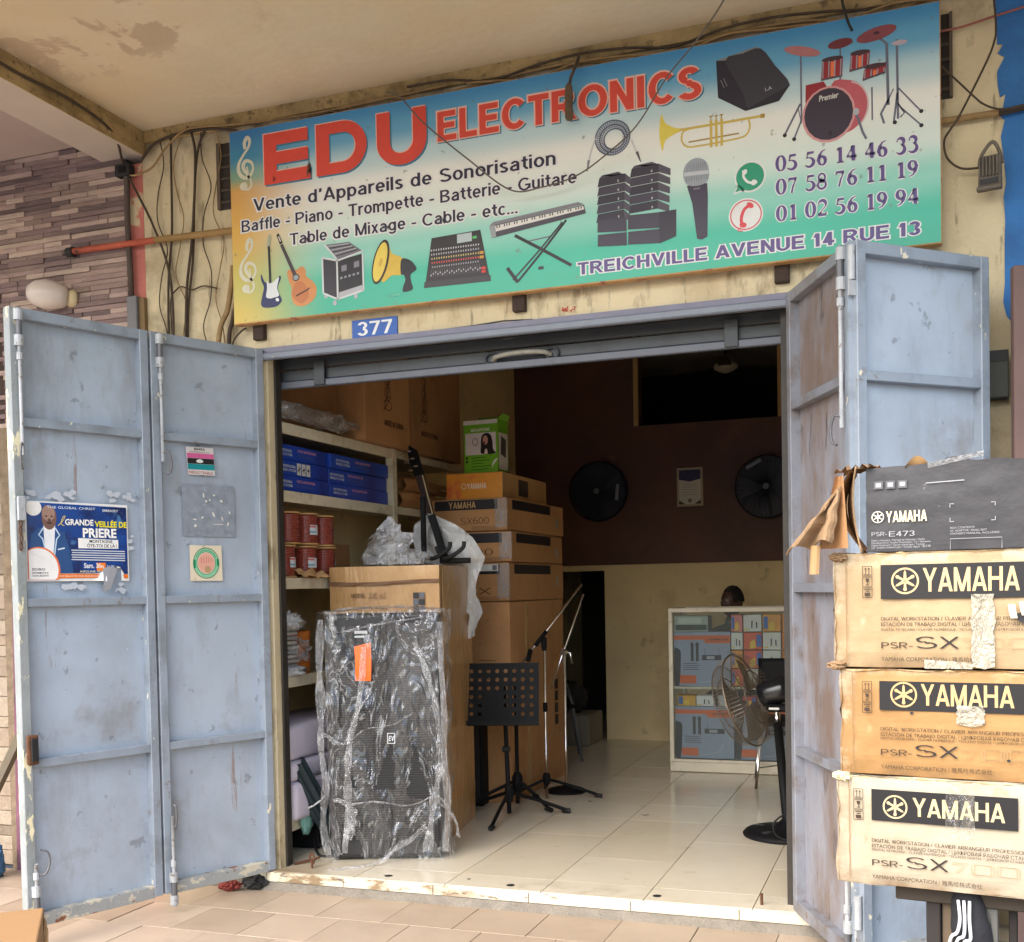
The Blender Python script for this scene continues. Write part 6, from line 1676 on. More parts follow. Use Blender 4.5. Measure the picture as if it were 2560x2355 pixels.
MB().rect(0.02, 0.12, 0.04, 0.62, M("grille_black", (0.022, 0.022, 0.024), 0.45), -0.002).build("grille", t)
MB().grot("EV", 0.05, 0.05, 0.02, flat((200, 204, 208)), w=0.025, W=0.2, y=-0.004).build("emblem", t)

# ---------------------------------------------------------------- stands
def tripod(t, hub_z, feet, r=0.011, low=0.02):
    for (fx, fy) in feet:
        lg = MB().tube([(0.0, 0.0, hub_z), (fx * 0.5, fy * 0.5, hub_z * 0.55 + low * 0.4), (fx, fy, low)], r, m_blackm, 8).build("leg", t, smooth=True)
        d = Vector((fx, fy, 0)).normalized() * 0.035
        MB().tube([(fx - d.x, fy - d.y, low + 0.003), (fx + d.x * 0.4, fy + d.y * 0.4, low - 0.003)], r * 1.45, m_rub, 8).build("rubber_foot", lg, smooth=True)
ms_ = thing("music_stand", "black music stand with a perforated desk in front of the cartons", "music stand", (-2.315, 1.44, 0))
tripod(ms_, 0.16, ((0.02, -0.36), (0.30, 0.22), (-0.33, 0.16)))
MB().tube([(0, 0, 0.03), (-0.02, 0, 0.80)], 0.0135, m_blackm, 10).build("mast", ms_, smooth=True)
MB().lathe([(0.022, 0.10), (0.026, 0.13), (0.026, 0.18), (0.018, 0.20)], m_blackm, 14).build("hub", ms_)
MB().lathe([(0.018, -0.02), (0.020, 0.02)], m_rub, 10, (-0.006, -0.02, 0.42), (1, 0, 0)).build("clamp_knob", ms_)
dk = thing("desk_tmp", "", "", (0, 0, 0))
bpy.data.objects.remove(dk)
b = MB()
DW, DH = 0.50, 0.37
nx, nzv = 9, 6
holes_x = [0.045 + k * 0.05125 for k in range(9)]
solid = {(r, c) for r in (3, 4, 5) for c in (3, 4)} | {(5, 5)}
def desk(b):
    cw, ch = 0.05125, 0.05125
    x0s, z0s = 0.045 - cw / 2, 0.04
    # border
    for (a0, a1, c0, c1) in ((0, DW, 0, z0s), (0, DW, z0s + 6 * ch, DH), (0, x0s, z0s, z0s + 6 * ch), (x0s + 9 * cw, DW, z0s, z0s + 6 * ch)):
        b.add([(a0, 0, c0), (a1, 0, c0), (a1, 0, c1), (a0, 0, c1)], [(0, 1, 2, 3)], m_blackm)
    for i in range(9):
        for j in range(6):
            xa, za = x0s + i * cw, z0s + j * ch
            r_, c_ = 5 - j, i
            if (r_, c_) in solid or (r_ in (3, 4, 5) and c_ in (3, 4)):
                b.add([(xa, 0, za), (xa + cw, 0, za), (xa + cw, 0, za + ch), (xa, 0, za + ch)], [(0, 1, 2, 3)], m_blackm)
                continue
            n = 12
            cx, cz = xa + cw / 2, za + ch / 2
            sq = []
            for k in range(n):
                a = 2 * math.pi * k / n + math.pi / 4
                q = max(abs(math.cos(a)), abs(math.sin(a)))
                sq.append((cx + math.cos(a) / q * cw / 2, cz + math.sin(a) / q * ch / 2))
            ci = [(cx + 0.0125 * math.cos(2 * math.pi * k / n + math.pi / 4), cz + 0.0125 * math.sin(2 * math.pi * k / n + math.pi / 4)) for k in range(n)]
            vs = [(p[0], 0, p[1]) for p in sq + ci]
            b.add(vs, [(k, (k + 1) % n, n + (k + 1) % n, n + k) for k in range(n)], m_blackm)
desk(b)
dd = b.build("desk", ms_, (-0.27, -0.17, 0.575), rot=(R(-12), 0, R(14)))
sol = dd.modifiers.new("thick", 'SOLIDIFY'); sol.thickness = 0.003
MB().box(0.0, DW, -0.045, 0.0, -0.004, 0.004, m_blackm).box(0.0, DW, -0.047, -0.043, -0.004, 0.022, m_blackm).build("ledge", dd)
m2_ = thing("music_stand", "second black music stand base without a desk, half hidden behind the first", "music stand", (-2.39, 1.80, 0))
tripod(m2_, 0.17, ((0.26, -0.14), (-0.28, -0.16), (0.04, 0.25)))
MB().tube([(0, 0, 0.02), (0.0, 0.0, 0.78)], 0.0125, m_blackm, 10).build("mast", m2_, smooth=True)
MB().lathe([(0.020, 0.08), (0.034, 0.12), (0.034, 0.19), (0.018, 0.22)], m_blackm, 14).build("hub", m2_, smooth=True)
mc = thing("microphone_stand", "chrome boom microphone stand on a black tripod", "microphone stand", (-2.295, 2.10, 0))
tripod(mc, 0.13, ((0.34, 0.08), (-0.22, -0.18), (-0.10, 0.28)), 0.010)
MB().tube([(0, 0, 0.0), (0.0, 0, 1.02)], 0.0095, m_chrome, 10).build("pole", mc, smooth=True)
MB().lathe([(0.018, 0.09), (0.026, 0.11), (0.026, 0.15), (0.016, 0.17)], m_blackm, 14).build("hub", mc)
MB().lathe([(0.014, 0.57), (0.016, 0.60), (0.014, 0.63)], m_blackm, 12).build("clutch", mc)
MB().lathe([(0.014, 0.97), (0.02, 1.0), (0.02, 1.05), (0.012, 1.06)], m_blackm, 12).build("boom_joint", mc)
MB().tube([(-0.16, 0, 0.885), (0.265, 0, 1.40)], 0.0075, m_chrome, 8).build("boom", mc, smooth=True)
MB().tube([(-0.06, 0, 1.005), (0.02, 0, 1.10)], 0.014, m_blackm, 10).build("boom_grip", mc, smooth=True)
MB().tube([(-0.11, -0.01, 0.90), (-0.09, -0.01, 0.98)], 0.016, m_blackm, 10).build("counterweight", mc, smooth=True)
mc2 = thing("microphone_stand", "chrome boom microphone stand on a round black base", "microphone stand", (-2.24, 2.36, 0))
MB().lathe([(0.135, 0.0), (0.135, 0.010), (0.11, 0.024), (0.03, 0.032), (0.02, 0.05)], m_blackm, 28).build("base", mc2, smooth=True)
MB().tube([(0, 0, 0.02), (0, 0, 0.955)], 0.0095, m_chrome, 10).build("pole", mc2, smooth=True)
MB().tube([(-0.10, 0, 0.695), (0.142, 0, 1.335)], 0.007, m_chrome, 8).build("boom", mc2, smooth=True)
MB().lathe([(0.022, -0.02), (0.024, 0.02)], m_chrome, 12, (0, -0.012, 0.95), (0, 1, 0)).build("boom_joint", mc2)
MB().tube([(0.01, -0.02, 0.95), (0.05, -0.02, 0.94), (0.06, -0.02, 0.87)], 0.006, m_chrome, 6).build("clamp_lever", mc2, smooth=True)

# ---------------------------------------------------------------- glazed counter with goods
CX, CY, CZ = -1.734, 3.33, 1.211
ct = thing("display_counter", "white framed glass display counter full of boxed microphones", "counter", (CX, CY, 0))
CL, CD = 1.62, 0.50
m_cw2 = M("counter_paint", srgb(214, 206, 186), 0.5, var=0.08, vs=8, layers=(dict(c=srgb(150, 132, 104), s=8, lo=0.58, hi=0.7, a=0.8),))
MB().box(0, CL, 0, CD, 0.004, 0.075, m_cw2).build("plinth", ct, bevel=0.003)
for (x0, y0) in ((0, 0), (CL - 0.03, 0), (0, CD - 0.03), (CL - 0.03, CD - 0.03)):
    MB().box(x0, x0 + 0.03, y0, y0 + 0.03, 0.076, CZ - 0.032, m_cw2).build("post", ct, bevel=0.002)
for (y0, y1) in ((0.0, 0.03), (CD - 0.03, CD)):
    MB().box(0.0, CL, y0, y1, CZ - 0.031, CZ, m_cw2).build("top_rail", ct, bevel=0.002)
for (x0, x1) in ((0.0, 0.03), (CL - 0.03, CL)):
    MB().box(x0, x1, 0.031, CD - 0.031, CZ - 0.031, CZ, m_cw2).build("top_rail", ct, bevel=0.002)
MB().box(0.03, CL - 0.03, 0.015, CD - 0.03, 0.615, 0.632, m_cw2).build("inner_shelf", ct)
MB().box(0.0, CL, -0.008, 0.0, 0.078, 0.098, m_cw2).build("lower_bead", ct)
mg = bpy.data.materials.new("counter_glass"); mg.use_nodes = True
_n = mg.node_tree; _p = _n.nodes["Principled BSDF"]; _t = _n.nodes.new("ShaderNodeBsdfTransparent"); _m = _n.nodes.new("ShaderNodeMixShader")
_t.inputs[0].default_value = (0.90, 0.93, 0.92, 1); _p.inputs["Roughness"].default_value = 0.03; _p.inputs["Base Color"].default_value = (0.3, 0.32, 0.32, 1)
_m.inputs[0].default_value = 0.10
_n.links.new(_t.outputs[0], _m.inputs[1]); _n.links.new(_p.outputs[0], _m.inputs[2]); _n.links.new(_m.outputs[0], _n.nodes["Material Output"].inputs["Surface"])
MB().box(0.03, CL - 0.03, 0.008, 0.012, 0.099, CZ - 0.031, mg).build("front_pane", ct)
MB().box(0.008, 0.012, 0.03, CD - 0.03, 0.078, CZ - 0.031, mg).build("side_pane", ct)
MB().box(0.03, CL - 0.03, 0.03, CD - 0.03, CZ - 0.012, CZ - 0.007, mg).build("top_pane", ct)
OR_, GB = flat((226, 108, 52)), M("grey_blue_carton", srgb(150, 163, 188), 0.4, var=0.05)
def wireless_box(x, z, w, h, lab):
    t = thing("wireless_microphone_box", lab, "box", (CX + x, CY + 0.035, z), 0, group="grey wireless microphone boxes in the counter")
    MB().box(0, w, 0, 0.24, 0, h, GB).build("carton", t, bevel=0.002)
    b = MB()
    b.rect(0.0, w, h * 0.855, h * 0.935, OR_, -0.001)
    b.poly([(w * 0.52, h * 0.86), (w * 0.57, h * 0.79), (w, h * 0.79), (w, h * 0.86)], OR_, -0.0014)
    b.rect(w * 0.10, w * 0.39, h * 0.05, h * 0.20, OR_, -0.001)
    b.build("orange_band", t)
    b = MB()
    b.grot("/ SENNHEISER", w * 0.58, h * 0.84, h * 0.042, flat((60, 40, 36)), w=w * 0.38, W=0.2, y=-0.002, shear=0.25)
    for k in range(4):
        b.line([(w * 0.16, h * (0.42 - 0.038 * k)), (w * (0.42 + 0.03 * (k % 2)), h * (0.42 - 0.038 * k))], h * 0.016, flat((84, 92, 108)), -0.002)
    b.build("lettering", t)["kind"] = "stuff"
    b = MB()
    dkc = flat((48, 50, 58))
    for u in (0.30, 0.39):
        b.rect(w * u, w * (u + 0.05), h * 0.46, h * 0.74, dkc, -0.002); b.ell(w * (u + 0.025), h * 0.76, w * 0.032, h * 0.05, dkc, -0.0024)
    b.rect(w * 0.50, w * 0.84, h * 0.48, h * 0.575, dkc, -0.002); b.rect(w * 0.58, w * 0.72, h * 0.50, h * 0.555, flat((170, 176, 186)), -0.0026)
    b.line([(w * 0.55, h * 0.57), (w * 0.55, h * 0.70)], 0.003, dkc, -0.002); b.line([(w * 0.80, h * 0.57), (w * 0.80, h * 0.70)], 0.003, dkc, -0.002)
    b.poly(smooth_line([(0.002, h * 0.03), (0.002, h * 0.66), (w * 0.05, h * 0.70), (w * 0.11, h * 0.66), (w * 0.12, h * 0.52), (w * 0.09, h * 0.03)], 3, True), dkc, -0.002)
    b.line(smooth_line([(w * 0.45, h * 0.07), (w * 0.62, h * 0.09), (w * 0.76, h * 0.16), (w * 0.82, h * 0.30)], 4), 0.005, flat((190, 196, 206)), -0.002)
    b.build("product_print", t)
wireless_box(0.034, 0.634, 0.415, 0.400, "grey and orange wireless microphone box on the upper counter shelf")
wireless_box(0.036, 0.1, 0.432, 0.385, "grey and orange wireless microphone box at the bottom corner of the counter")
wireless_box(0.478, 0.1, 0.432, 0.385, "grey and orange wireless microphone box behind the chair legs")
t = thing("green_box", "small pale green box on top of the upper microphone box in the counter", "box", (CX + 0.036, CY + 0.05, 1.036))
MB().box(0, 0.25, 0, 0.16, 0, 0.115, flat((176, 190, 180))).build("carton", t, bevel=0.002)
MB().rect(0.01, 0.24, 0.01, 0.05, flat((70, 78, 76)), -0.001).rect(0.03, 0.20, 0.06, 0.10, flat((210, 218, 208)), -0.001).build("print", t)
pal = [(214, 84, 60), (226, 226, 222), (226, 160, 50), (222, 120, 50)]
blu_ = flat((56, 110, 190))
k_ = 0
place_names = []
for (x, z, w, h, c, extra) in ((0.455, 1.035, 0.085, 0.125, (222, 130, 120), "beside the green box"), (0.545, 1.035, 0.132, 0.125, (224, 224, 222), "top row, white with two microphones"), (0.682, 1.035, 0.130, 0.125, (232, 160, 60), "top row, orange with a blue end"), (0.818, 1.035, 0.12, 0.125, (228, 140, 44), "top row, at the gate edge"),
                              (0.455, 0.905, 0.085, 0.125, (226, 228, 228), "second row, white"), (0.545, 0.905, 0.132, 0.125, (216, 92, 56), "second row, red with a blue end"), (0.682, 0.905, 0.130, 0.125, (226, 224, 220), "second row, white with black microphones"), (0.818, 0.905, 0.12, 0.125, (228, 130, 44), "second row, at the gate edge"),
                              (0.455, 0.770, 0.085, 0.13, (226, 150, 50), "third row, behind the fan grille"), (0.545, 0.770, 0.132, 0.13, (216, 84, 56), "third row, red behind the fan"), (0.682, 0.770, 0.130, 0.13, (222, 222, 218), "third row, white above the chair"), (0.818, 0.770, 0.12, 0.13, (226, 140, 50), "third row, orange above the chair"),
                              (0.455, 0.636, 0.085, 0.13, (214, 90, 60), "lowest row, red behind the fan"), (0.545, 0.636, 0.132, 0.13, (222, 220, 216), "lowest row, white behind the fan"),
                              (0.055, 0.487, 0.135, 0.08, (226, 170, 60), "on the lower microphone box, yellow"), (0.195, 0.487, 0.128, 0.08, (222, 222, 222), "on the lower microphone box, white"), (0.355, 0.487, 0.11, 0.085, (206, 214, 220), "on the lower microphone box, pale blue"), (0.53, 0.487, 0.10, 0.08, (206, 70, 66), "behind the fan grille, red and blue")):
    t = thing("small_carton", "small printed microphone carton in the counter, " + extra, "carton", (CX + x, CY + 0.04, z), 0, group="small printed cartons in the counter")
    MB().box(0, w - 0.003, 0, 0.10, 0, h - 0.003, flat(c, 0.3)).build("carton", t, bevel=0.0015)
    b = MB()
    if c[1] > 200:
        b.line([(w * 0.45, h * 0.2), (w * 0.47, h * 0.62)], 0.009, flat((36, 36, 40)), -0.001); b.line([(w * 0.72, h * 0.2), (w * 0.70, h * 0.55)], 0.009, flat((36, 36, 40)), -0.001)
        b.rect(0.004, w * 0.3, h * 0.08, h * 0.16, flat((230, 200, 90)), -0.001)
    else:
        s0 = k_ % 2
        b.rect(w * (0.70 if s0 else 0.05), w * (0.95 if s0 else 0.28), h * 0.15, h * 0.85, blu_, -0.001)
        b.poly([(w * 0.32, h * 0.05), (w * 0.66, h * 0.1), (w * 0.6, h * 0.6), (w * 0.35, h * 0.45)], flat((238, 200, 70)), -0.001)
    b.build("print", t)
    k_ += 1

# chair in front of the counter
ch = thing("chair", "chrome legged chair with a black backrest in front of the counter", "chair", (-0.80, 2.80, 0), R(8))
b = MB()
MB().grid(lambda u, v: (-0.21 + u * 0.44, -0.03 + 0.04 * (2 * u - 1) ** 2, 0.62 + v * 0.26), 12, 6, m_blackm).build("backrest", ch, smooth=True).modifiers.new("thick", 'SOLIDIFY').thickness = 0.02
MB().box(-0.21, 0.23, 0.0, 0.40, 0.42, 0.46, m_blackm).build("seat", ch, bevel=0.015, segs=2)
for (fx, fy, tx_, ty) in ((-0.235, 0.0, -0.19, 0.01), (0.24, 0.0, 0.20, 0.01), (-0.235, 0.42, -0.19, 0.39), (0.24, 0.42, 0.20, 0.39)):
    MB().tube([(fx, fy, 0.0), (tx_, ty, 0.43)], 0.010, m_chrome, 8).build("leg", ch, smooth=True)
for (x0,) in ((-0.19,), (0.20,)):
    MB().tube([(x0, 0.0, 0.43), (x0, -0.012, 0.66)], 0.010, m_chrome, 8).build("back_tube", ch, smooth=True)
MB().tube([(-0.22, 0.01, 0.14), (0.22, 0.40, 0.14)], 0.005, m_chrome, 6).build("brace", ch, smooth=True)

# pedestal fan
fn = thing("pedestal_fan", "black pedestal fan with a round wire grille beside the dirty gate leaf", "fan", (-0.68, 1.40, 0))
b = MB().lathe([(0.235, 0.0), (0.24, 0.012), (0.225, 0.028), (0.15, 0.040), (0.06, 0.055), (0.035, 0.085)], m_blackm, 36)
b.build("base", fn, smooth=True)
for k in range(5):
    a = R(72 * k + 20)
    MB().box(0.09, 0.19, -0.018, 0.018, 0.034, 0.042, M("base_slot", (0.03, 0.03, 0.032), 0.3), rot=None).xform(Matrix.Rotation(a, 4, 'Z')).build("base_rib", fn, bevel=0.004)
MB().tube([(0.0, 0, 0.05), (-0.045, 0.0, 0.62)], 0.024, m_blackm, 14).build("pole", fn, smooth=True)
MB().tube([(-0.045, 0, 0.62), (-0.05, 0, 0.70)], 0.017, m_chrome, 12).build("chrome_tube", fn, smooth=True)
ax = Vector((-0.92, 0.22, -0.30)).normalized()
hub = Vector((-0.16, 0.05, 0.755))
mo = hub - ax * 0.02
MB().lathe([(0.02, 0.0), (0.065, 0.01), (0.072, 0.05), (0.072, 0.15), (0.05, 0.175), (0.01, 0.18)], M("glossy_black", (0.012, 0.012, 0.014), 0.22), 24, hub - ax * 0.02, -ax).build("motor_housing", fn, smooth=True)
MB().box(-0.10, 0.03, -0.05, 0.05, 0.68, 0.72, m_blackm).build("tilt_bracket", fn, bevel=0.012)
MB().box(-0.085, -0.03, -0.052, -0.049, 0.694, 0.706, flat((206, 206, 200))).build("maker_label", fn)
rotm = Vector((0, 0, 1)).rotation_difference(ax).to_matrix()
m_gr = M("grille_wire", srgb(116, 104, 90), 0.4, metal=0.5)
def gpt(r, a, d): return hub + rotm @ Vector((r * math.cos(a), r * math.sin(a), d))
FRr = 0.262
gb = MB()
for side, dp in ((0, 0.010), (1, 0.135)):
    for k in range(72):
        a = 2 * math.pi * k / 72
        bow = -0.03 if side == 0 else 0.035
        pts = [gpt(0.05 + (FRr - 0.05) * q, a + 0.25 * q * (1 if side else -1), (0.075 if q == 1 else dp + (bow * math.sin(q * math.pi) if side else bow * 0.2))) for q in (0, 0.35, 0.7, 0.9, 1.0)]
        gb.tube(pts, 0.0012, m_gr, 4, caps=False)
gb.build("grille_wires", fn)["kind"] = "stuff"
for r_, d_ in ((FRr, 0.075), (0.15, 0.004), (0.15, 0.165), (0.22, 0.16)):
    MB().tube([gpt(r_, 2 * math.pi * k / 40, d_) for k in range(40)], 0.003 if r_ < FRr else 0.006, m_gr, 6, closed=True).build("grille_ring", fn, smooth=True)
MB().lathe([(0.055, 0), (0.055, 0.008)], m_chrome, 20, gpt(0, 0, 0.165), ax).build("badge", fn)
for k in range(3):
    a0 = 2 * math.pi * k / 3 + 0.4
    MB().grid(lambda u, v, a0=a0: gpt(0.04 + 0.19 * v, a0 + (u - 0.5) * (0.9 + 0.5 * v), 0.075 + (u - 0.5) * 0.05), 8, 6, M("fan_blade_grey", srgb(120, 116, 108), 0.3)).build("blade", fn, smooth=True)
tag(MB().tube(smooth_line([(-0.63, 1.30, 0.10), (-0.66, 1.18, 0.16), (-0.72, 1.14, 0.12), (-0.71, 1.16, 0.05), (-0.62, 1.18, 0.012), (-0.50, 1.10, 0.008), (-0.40, 1.0, 0.008)], 6), 0.005, m_rub, 6).build("fan_cord", smooth=True), "thin black cord curling down beside the fan pole", "cord")

# wall fans, framed certificate, metal chair and boxes at the back
m_fanb = M("dark_blue_plastic", srgb(20, 28, 48), 0.5)
for (fx, fz, r_, lab, ba) in ((-2.665, 2.23, 0.265, "dark blue round fan on the red brown wall near the carton tower", -8), (-1.19, 2.20, 0.27, "dark blue round fan on the red brown wall near the gate leaf", 70)):
    t = thing("wall_fan", lab, "fan", (fx, YB - 0.04, fz), group="dark blue wall fans")
    MB().lathe([(0.06, 0.0), (0.06, 0.06)], m_fanb, 16, (0, 0.0, 0), (0, -1, 0)).build("mount", t)
    MB().lathe([(r_ * 0.97, 0.05), (r_ * 0.97, 0.056)], m_fanb, 36, (0, 0, 0), (0, -1, 0)).build("back_disc", t)
    MB().lathe([(r_, 0.06), (r_, 0.10), (r_ * 0.96, 0.115)], m_fanb, 36, (0, 0, 0), (0, -1, 0), caps=False).build("rim", t, smooth=True)
    b = MB()
    for k in range(40):
        a = 2 * math.pi * k / 40
        b.tube([(0.03 * math.cos(a), -0.145, 0.03 * math.sin(a)), (r_ * 0.6 * math.cos(a + 0.2), -0.14, r_ * 0.6 * math.sin(a + 0.2)), (r_ * math.cos(a + 0.3), -0.105, r_ * math.sin(a + 0.3))], 0.0018, m_fanb, 4, caps=False)
    b.build("grille_wires", t)["kind"] = "stuff"
    for k in range(3):
        MB().grid(lambda u, v, k=k: ((0.03 + (r_ - 0.06) * v) * math.cos(2.1 * k + (u - 0.5) * 1.3), -0.085 - 0.03 * (u - 0.5), (0.03 + (r_ - 0.06) * v) * math.sin(2.1 * k + (u - 0.5) * 1.3)), 6, 5, m_fanb).build("blade", t, smooth=True)
    MB().lathe([(0.028, 0.14), (0.025, 0.152)], flat((96, 104, 116)), 16, (0, 0, 0), (0, -1, 0)).build("badge", t)
    MB().box(-0.07, 0.07, -0.150, -0.147, -0.014, 0.014, flat((120, 130, 146))).xform(Matrix.Translation((0.19 * math.cos(R(ba)) if ba < 60 else -0.10, 0, -0.02 if ba < 60 else 0.19)) @ Matrix.Rotation(R(-85 if ba < 60 else -28), 4, 'Y')).build("maker_label", t)
t = thing("framed_certificate", "framed certificate hanging between the two wall fans", "picture frame", (-1.975, YB - 0.045, 2.068))
MB().box(0, 0.23, 0, 0.02, 0, 0.338, flat((168, 158, 138))).build("frame", t, bevel=0.004)
b = MB()
b.rect(0.02, 0.21, 0.02, 0.318, flat((196, 196, 190)), -0.001)
b.poly([(0.02, 0.318), (0.21, 0.318), (0.21, 0.235), (0.115, 0.215), (0.02, 0.235)][::-1], flat((44, 46, 84)), -0.0015)
b.poly([(0.02, 0.02), (0.075, 0.02), (0.02, 0.055)], flat((60, 58, 60)), -0.0015); b.poly([(0.155, 0.02), (0.21, 0.02), (0.21, 0.055)], flat((60, 58, 60)), -0.0015)
for k in range(5):
    b.line([(0.05, 0.19 - 0.022 * k), (0.18, 0.19 - 0.022 * k)], 0.004, flat((130, 130, 128)), -0.0015)
b.ell(0.115, 0.05, 0.018, 0.018, flat((120, 110, 90)), -0.0015)
b.build("certificate_print", t)
t = thing("metal_chair", "folding chair with grey metal legs standing by the dark back doorway", "chair", (-2.58, 3.70, 0), R(20))
for s_ in (-1, 1):
    MB().tube([(0.05, s_ * 0.2 + 0.1, 0.0), (-0.02, s_ * 0.2 + 0.1, 0.45), (-0.07, s_ * 0.2 + 0.1, 0.62)], 0.011, m_bolt_d, 8).build("leg", t, smooth=True)
    MB().tube([(-0.30, s_ * 0.2 + 0.1, 0.0), (-0.02, s_ * 0.2 + 0.1, 0.44)], 0.011, m_bolt_d, 8).build("leg", t, smooth=True)
MB().box(-0.33, 0.0, -0.12, 0.32, 0.43, 0.46, m_blackm).build("seat", t, bevel=0.01)
MB().tube([(0.035, -0.1, 0.16), (0.035, 0.3, 0.16)], 0.008, m_bolt_d, 8).build("stretcher", t, smooth=True)
tag(MB().box(-3.10, -2.68, 4.45, 4.9, 0.0, 0.27, flat((132, 128, 118), 0.7)).build("grey_crate", bevel=0.01), "low grey box on the floor in front of the dark back doorway", "box")
tag(lump((-2.92, 4.62, 0.40), 0.17, 0.2, 0.14, flat((50, 48, 50), 0.8), 31, 0.3, flat_bottom=0.272).build("dark_bundle", smooth=True), "dark bundle lying on the low grey box at the back", "bundle")

# ---------------------------------------------------------------- seated person behind the counter
pe = thing("person", "person with short dark hair sitting behind the glass counter", "person", (-1.37, 4.12, 0))
def skin_body(name, joints, edges, mat, parent, sub=2):
    me = bpy.data.meshes.new(name)
    me.from_pydata([j[0] for j in joints], edges, [])
    o = bpy.data.objects.new(name, me)
    COL.objects.link(o)
    o.parent = parent
    sk_ = o.modifiers.new("skin", 'SKIN'); sk_.use_smooth_shade = True
    if not me.skin_vertices: me.skin_vertices.new()
    for i, j in enumerate(joints):
        me.skin_vertices[0].data[i].radius = j[1]
    me.skin_vertices[0].data[0].use_root = True
    sd = o.modifiers.new("sub", 'SUBSURF'); sd.levels = sub; sd.render_levels = sub
    me.materials.append(mat)
    return o
m_skin = M("skin", srgb(74, 48, 38), 0.5)
J = [((0, 0, 0.52), (0.15, 0.11)), ((0, 0, 0.70), (0.14, 0.10)), ((0, 0.0, 0.88), (0.17, 0.11)), ((0, 0.0, 1.0), (0.13, 0.09)), ((0, -0.01, 1.07), (0.052, 0.055)), ((-0.01, -0.015, 1.13), (0.05, 0.055)),
     ((0.19, 0, 0.97), (0.06, 0.06)), ((0.24, -0.04, 0.72), (0.047, 0.047)), ((0.14, -0.24, 0.62), (0.036, 0.036)), ((0.06, -0.30, 0.62), (0.03, 0.026)),
     ((-0.19, 0, 0.97), (0.06, 0.06)), ((-0.24, -0.04, 0.72), (0.047, 0.047)), ((-0.14, -0.24, 0.62), (0.036, 0.036)), ((-0.06, -0.30, 0.62), (0.03, 0.026)),
     ((0.11, -0.04, 0.50), (0.085, 0.085)), ((0.13, -0.36, 0.50), (0.065, 0.065)), ((0.13, -0.34, 0.09), (0.042, 0.042)), ((0.13, -0.46, 0.04), (0.04, 0.03)),
     ((-0.11, -0.04, 0.50), (0.085, 0.085)), ((-0.13, -0.36, 0.50), (0.065, 0.065)), ((-0.13, -0.34, 0.09), (0.042, 0.042)), ((-0.13, -0.46, 0.04), (0.04, 0.03))]
Ed = [(0, 1), (1, 2), (2, 3), (3, 4), (4, 5), (3, 6), (6, 7), (7, 8), (8, 9), (3, 10), (10, 11), (11, 12), (12, 13), (0, 14), (14, 15), (15, 16), (16, 17), (0, 18), (18, 19), (19, 20), (20, 21)]
skin_body("body", J, Ed, M("dull_green_shirt", srgb(92, 104, 92), 0.85, var=0.1, vs=8), pe)
hd = MB()
def headf(u, v):
    a, e = 2 * math.pi * u, math.pi * (v - 0.5)
    d = Vector((math.cos(a) * math.cos(e), math.sin(a) * math.cos(e), math.sin(e)))
    w = 0.074 * (1.0 - 0.20 * max(0, -d.z))
    x, y_, z = d.x * w, d.y * 0.094, d.z * 0.118
    f_ = max(0, -d.y)                                 # the face looks along -y before turning
    if f_ > 0.75 and abs(d.z + 0.1) < 0.25: y_ -= 0.022 * max(0, 1 - abs(d.x) * 7) * (1 - abs(d.z + 0.12) * 4)
    if f_ > 0.6 and 0.0 < d.z < 0.22: y_ += 0.008 * max(0, 1 - abs(abs(d.x) - 0.33) * 6)
    if f_ > 0.6 and -0.55 < d.z < -0.38: y_ -= 0.006 * max(0, 1 - abs(d.x) * 3)
    return (x, y_, z)
hd.grid(headf, 40, 30, m_skin)
ho = hd.build("head", pe, (-0.015, -0.02, 1.235), rz=R(-38), smooth=True)
for s_ in (-1, 1):
    MB().lathe([(0.004, -0.006), (0.02, 0), (0.016, 0.008)], m_skin, 12, (s_ * 0.076, 0.008, -0.01), (s_, 0.2, 0)).build("ear", ho, smooth=True)
    MB().lathe([(0.001, -0.008), (0.010, -0.003), (0.010, 0.003), (0.001, 0.008)], flat((214, 208, 200)), 10, (s_ * 0.027, -0.078, 0.018), (0, -1, 0)).build("eye", ho, smooth=True)
MB().box(-0.022, 0.022, -0.094, -0.086, -0.056, -0.046, flat((92, 50, 46))).build("mouth", ho, bevel=0.003)
hb = MB()
def hairf(u, v):
    p = Vector(headf(u, 0.50 + 0.5 * v))
    k = 1.10 + 0.06 * noise.noise(p * 60)
    q = p * k + Vector((0, 0.010, 0.006))
    if p.y < -0.05 and v < 0.45: q = p * 0.93
    return q
hb.grid(hairf, 48, 18, M("black_hair", (0.010, 0.009, 0.008), 0.8, bump=0.8, bs=150))
hb.build("hair", ho, smooth=True)
st_ = thing("stool", "low stool under the person behind the counter", "stool", (-1.37, 4.14, 0))
MB().lathe([(0.17, 0.42), (0.175, 0.44), (0.16, 0.455)], m_blackm, 20).build("seat", st_)
for k in range(4):
    a = R(45 + 90 * k)
    MB().tube([(0.17 * math.cos(a), 0.17 * math.sin(a), 0), (0.12 * math.cos(a), 0.12 * math.sin(a), 0.42)], 0.012, m_bolt_d, 8).build("leg", st_)

for i, (lx, ly, rz_) in enumerate(((-1.55, 1.72, 20), (-1.98, 2.05, -35))):
    tag(MB().grid(lambda u, v: ((u - 0.5) * 0.06, (v - 0.5) * 0.02 * math.sin(u * math.pi), 0.003 + 0.008 * (u - 0.5) ** 2 * 4), 6, 3, flat((120, 92, 60), 0.8)).build("dry_leaf", loc=(lx, ly, 0.0), rz=R(rz_), smooth=True), "small dry leaf on the shop floor %s" % ("in front of the chair" if i == 0 else "beside the microphone stands"), "leaf")

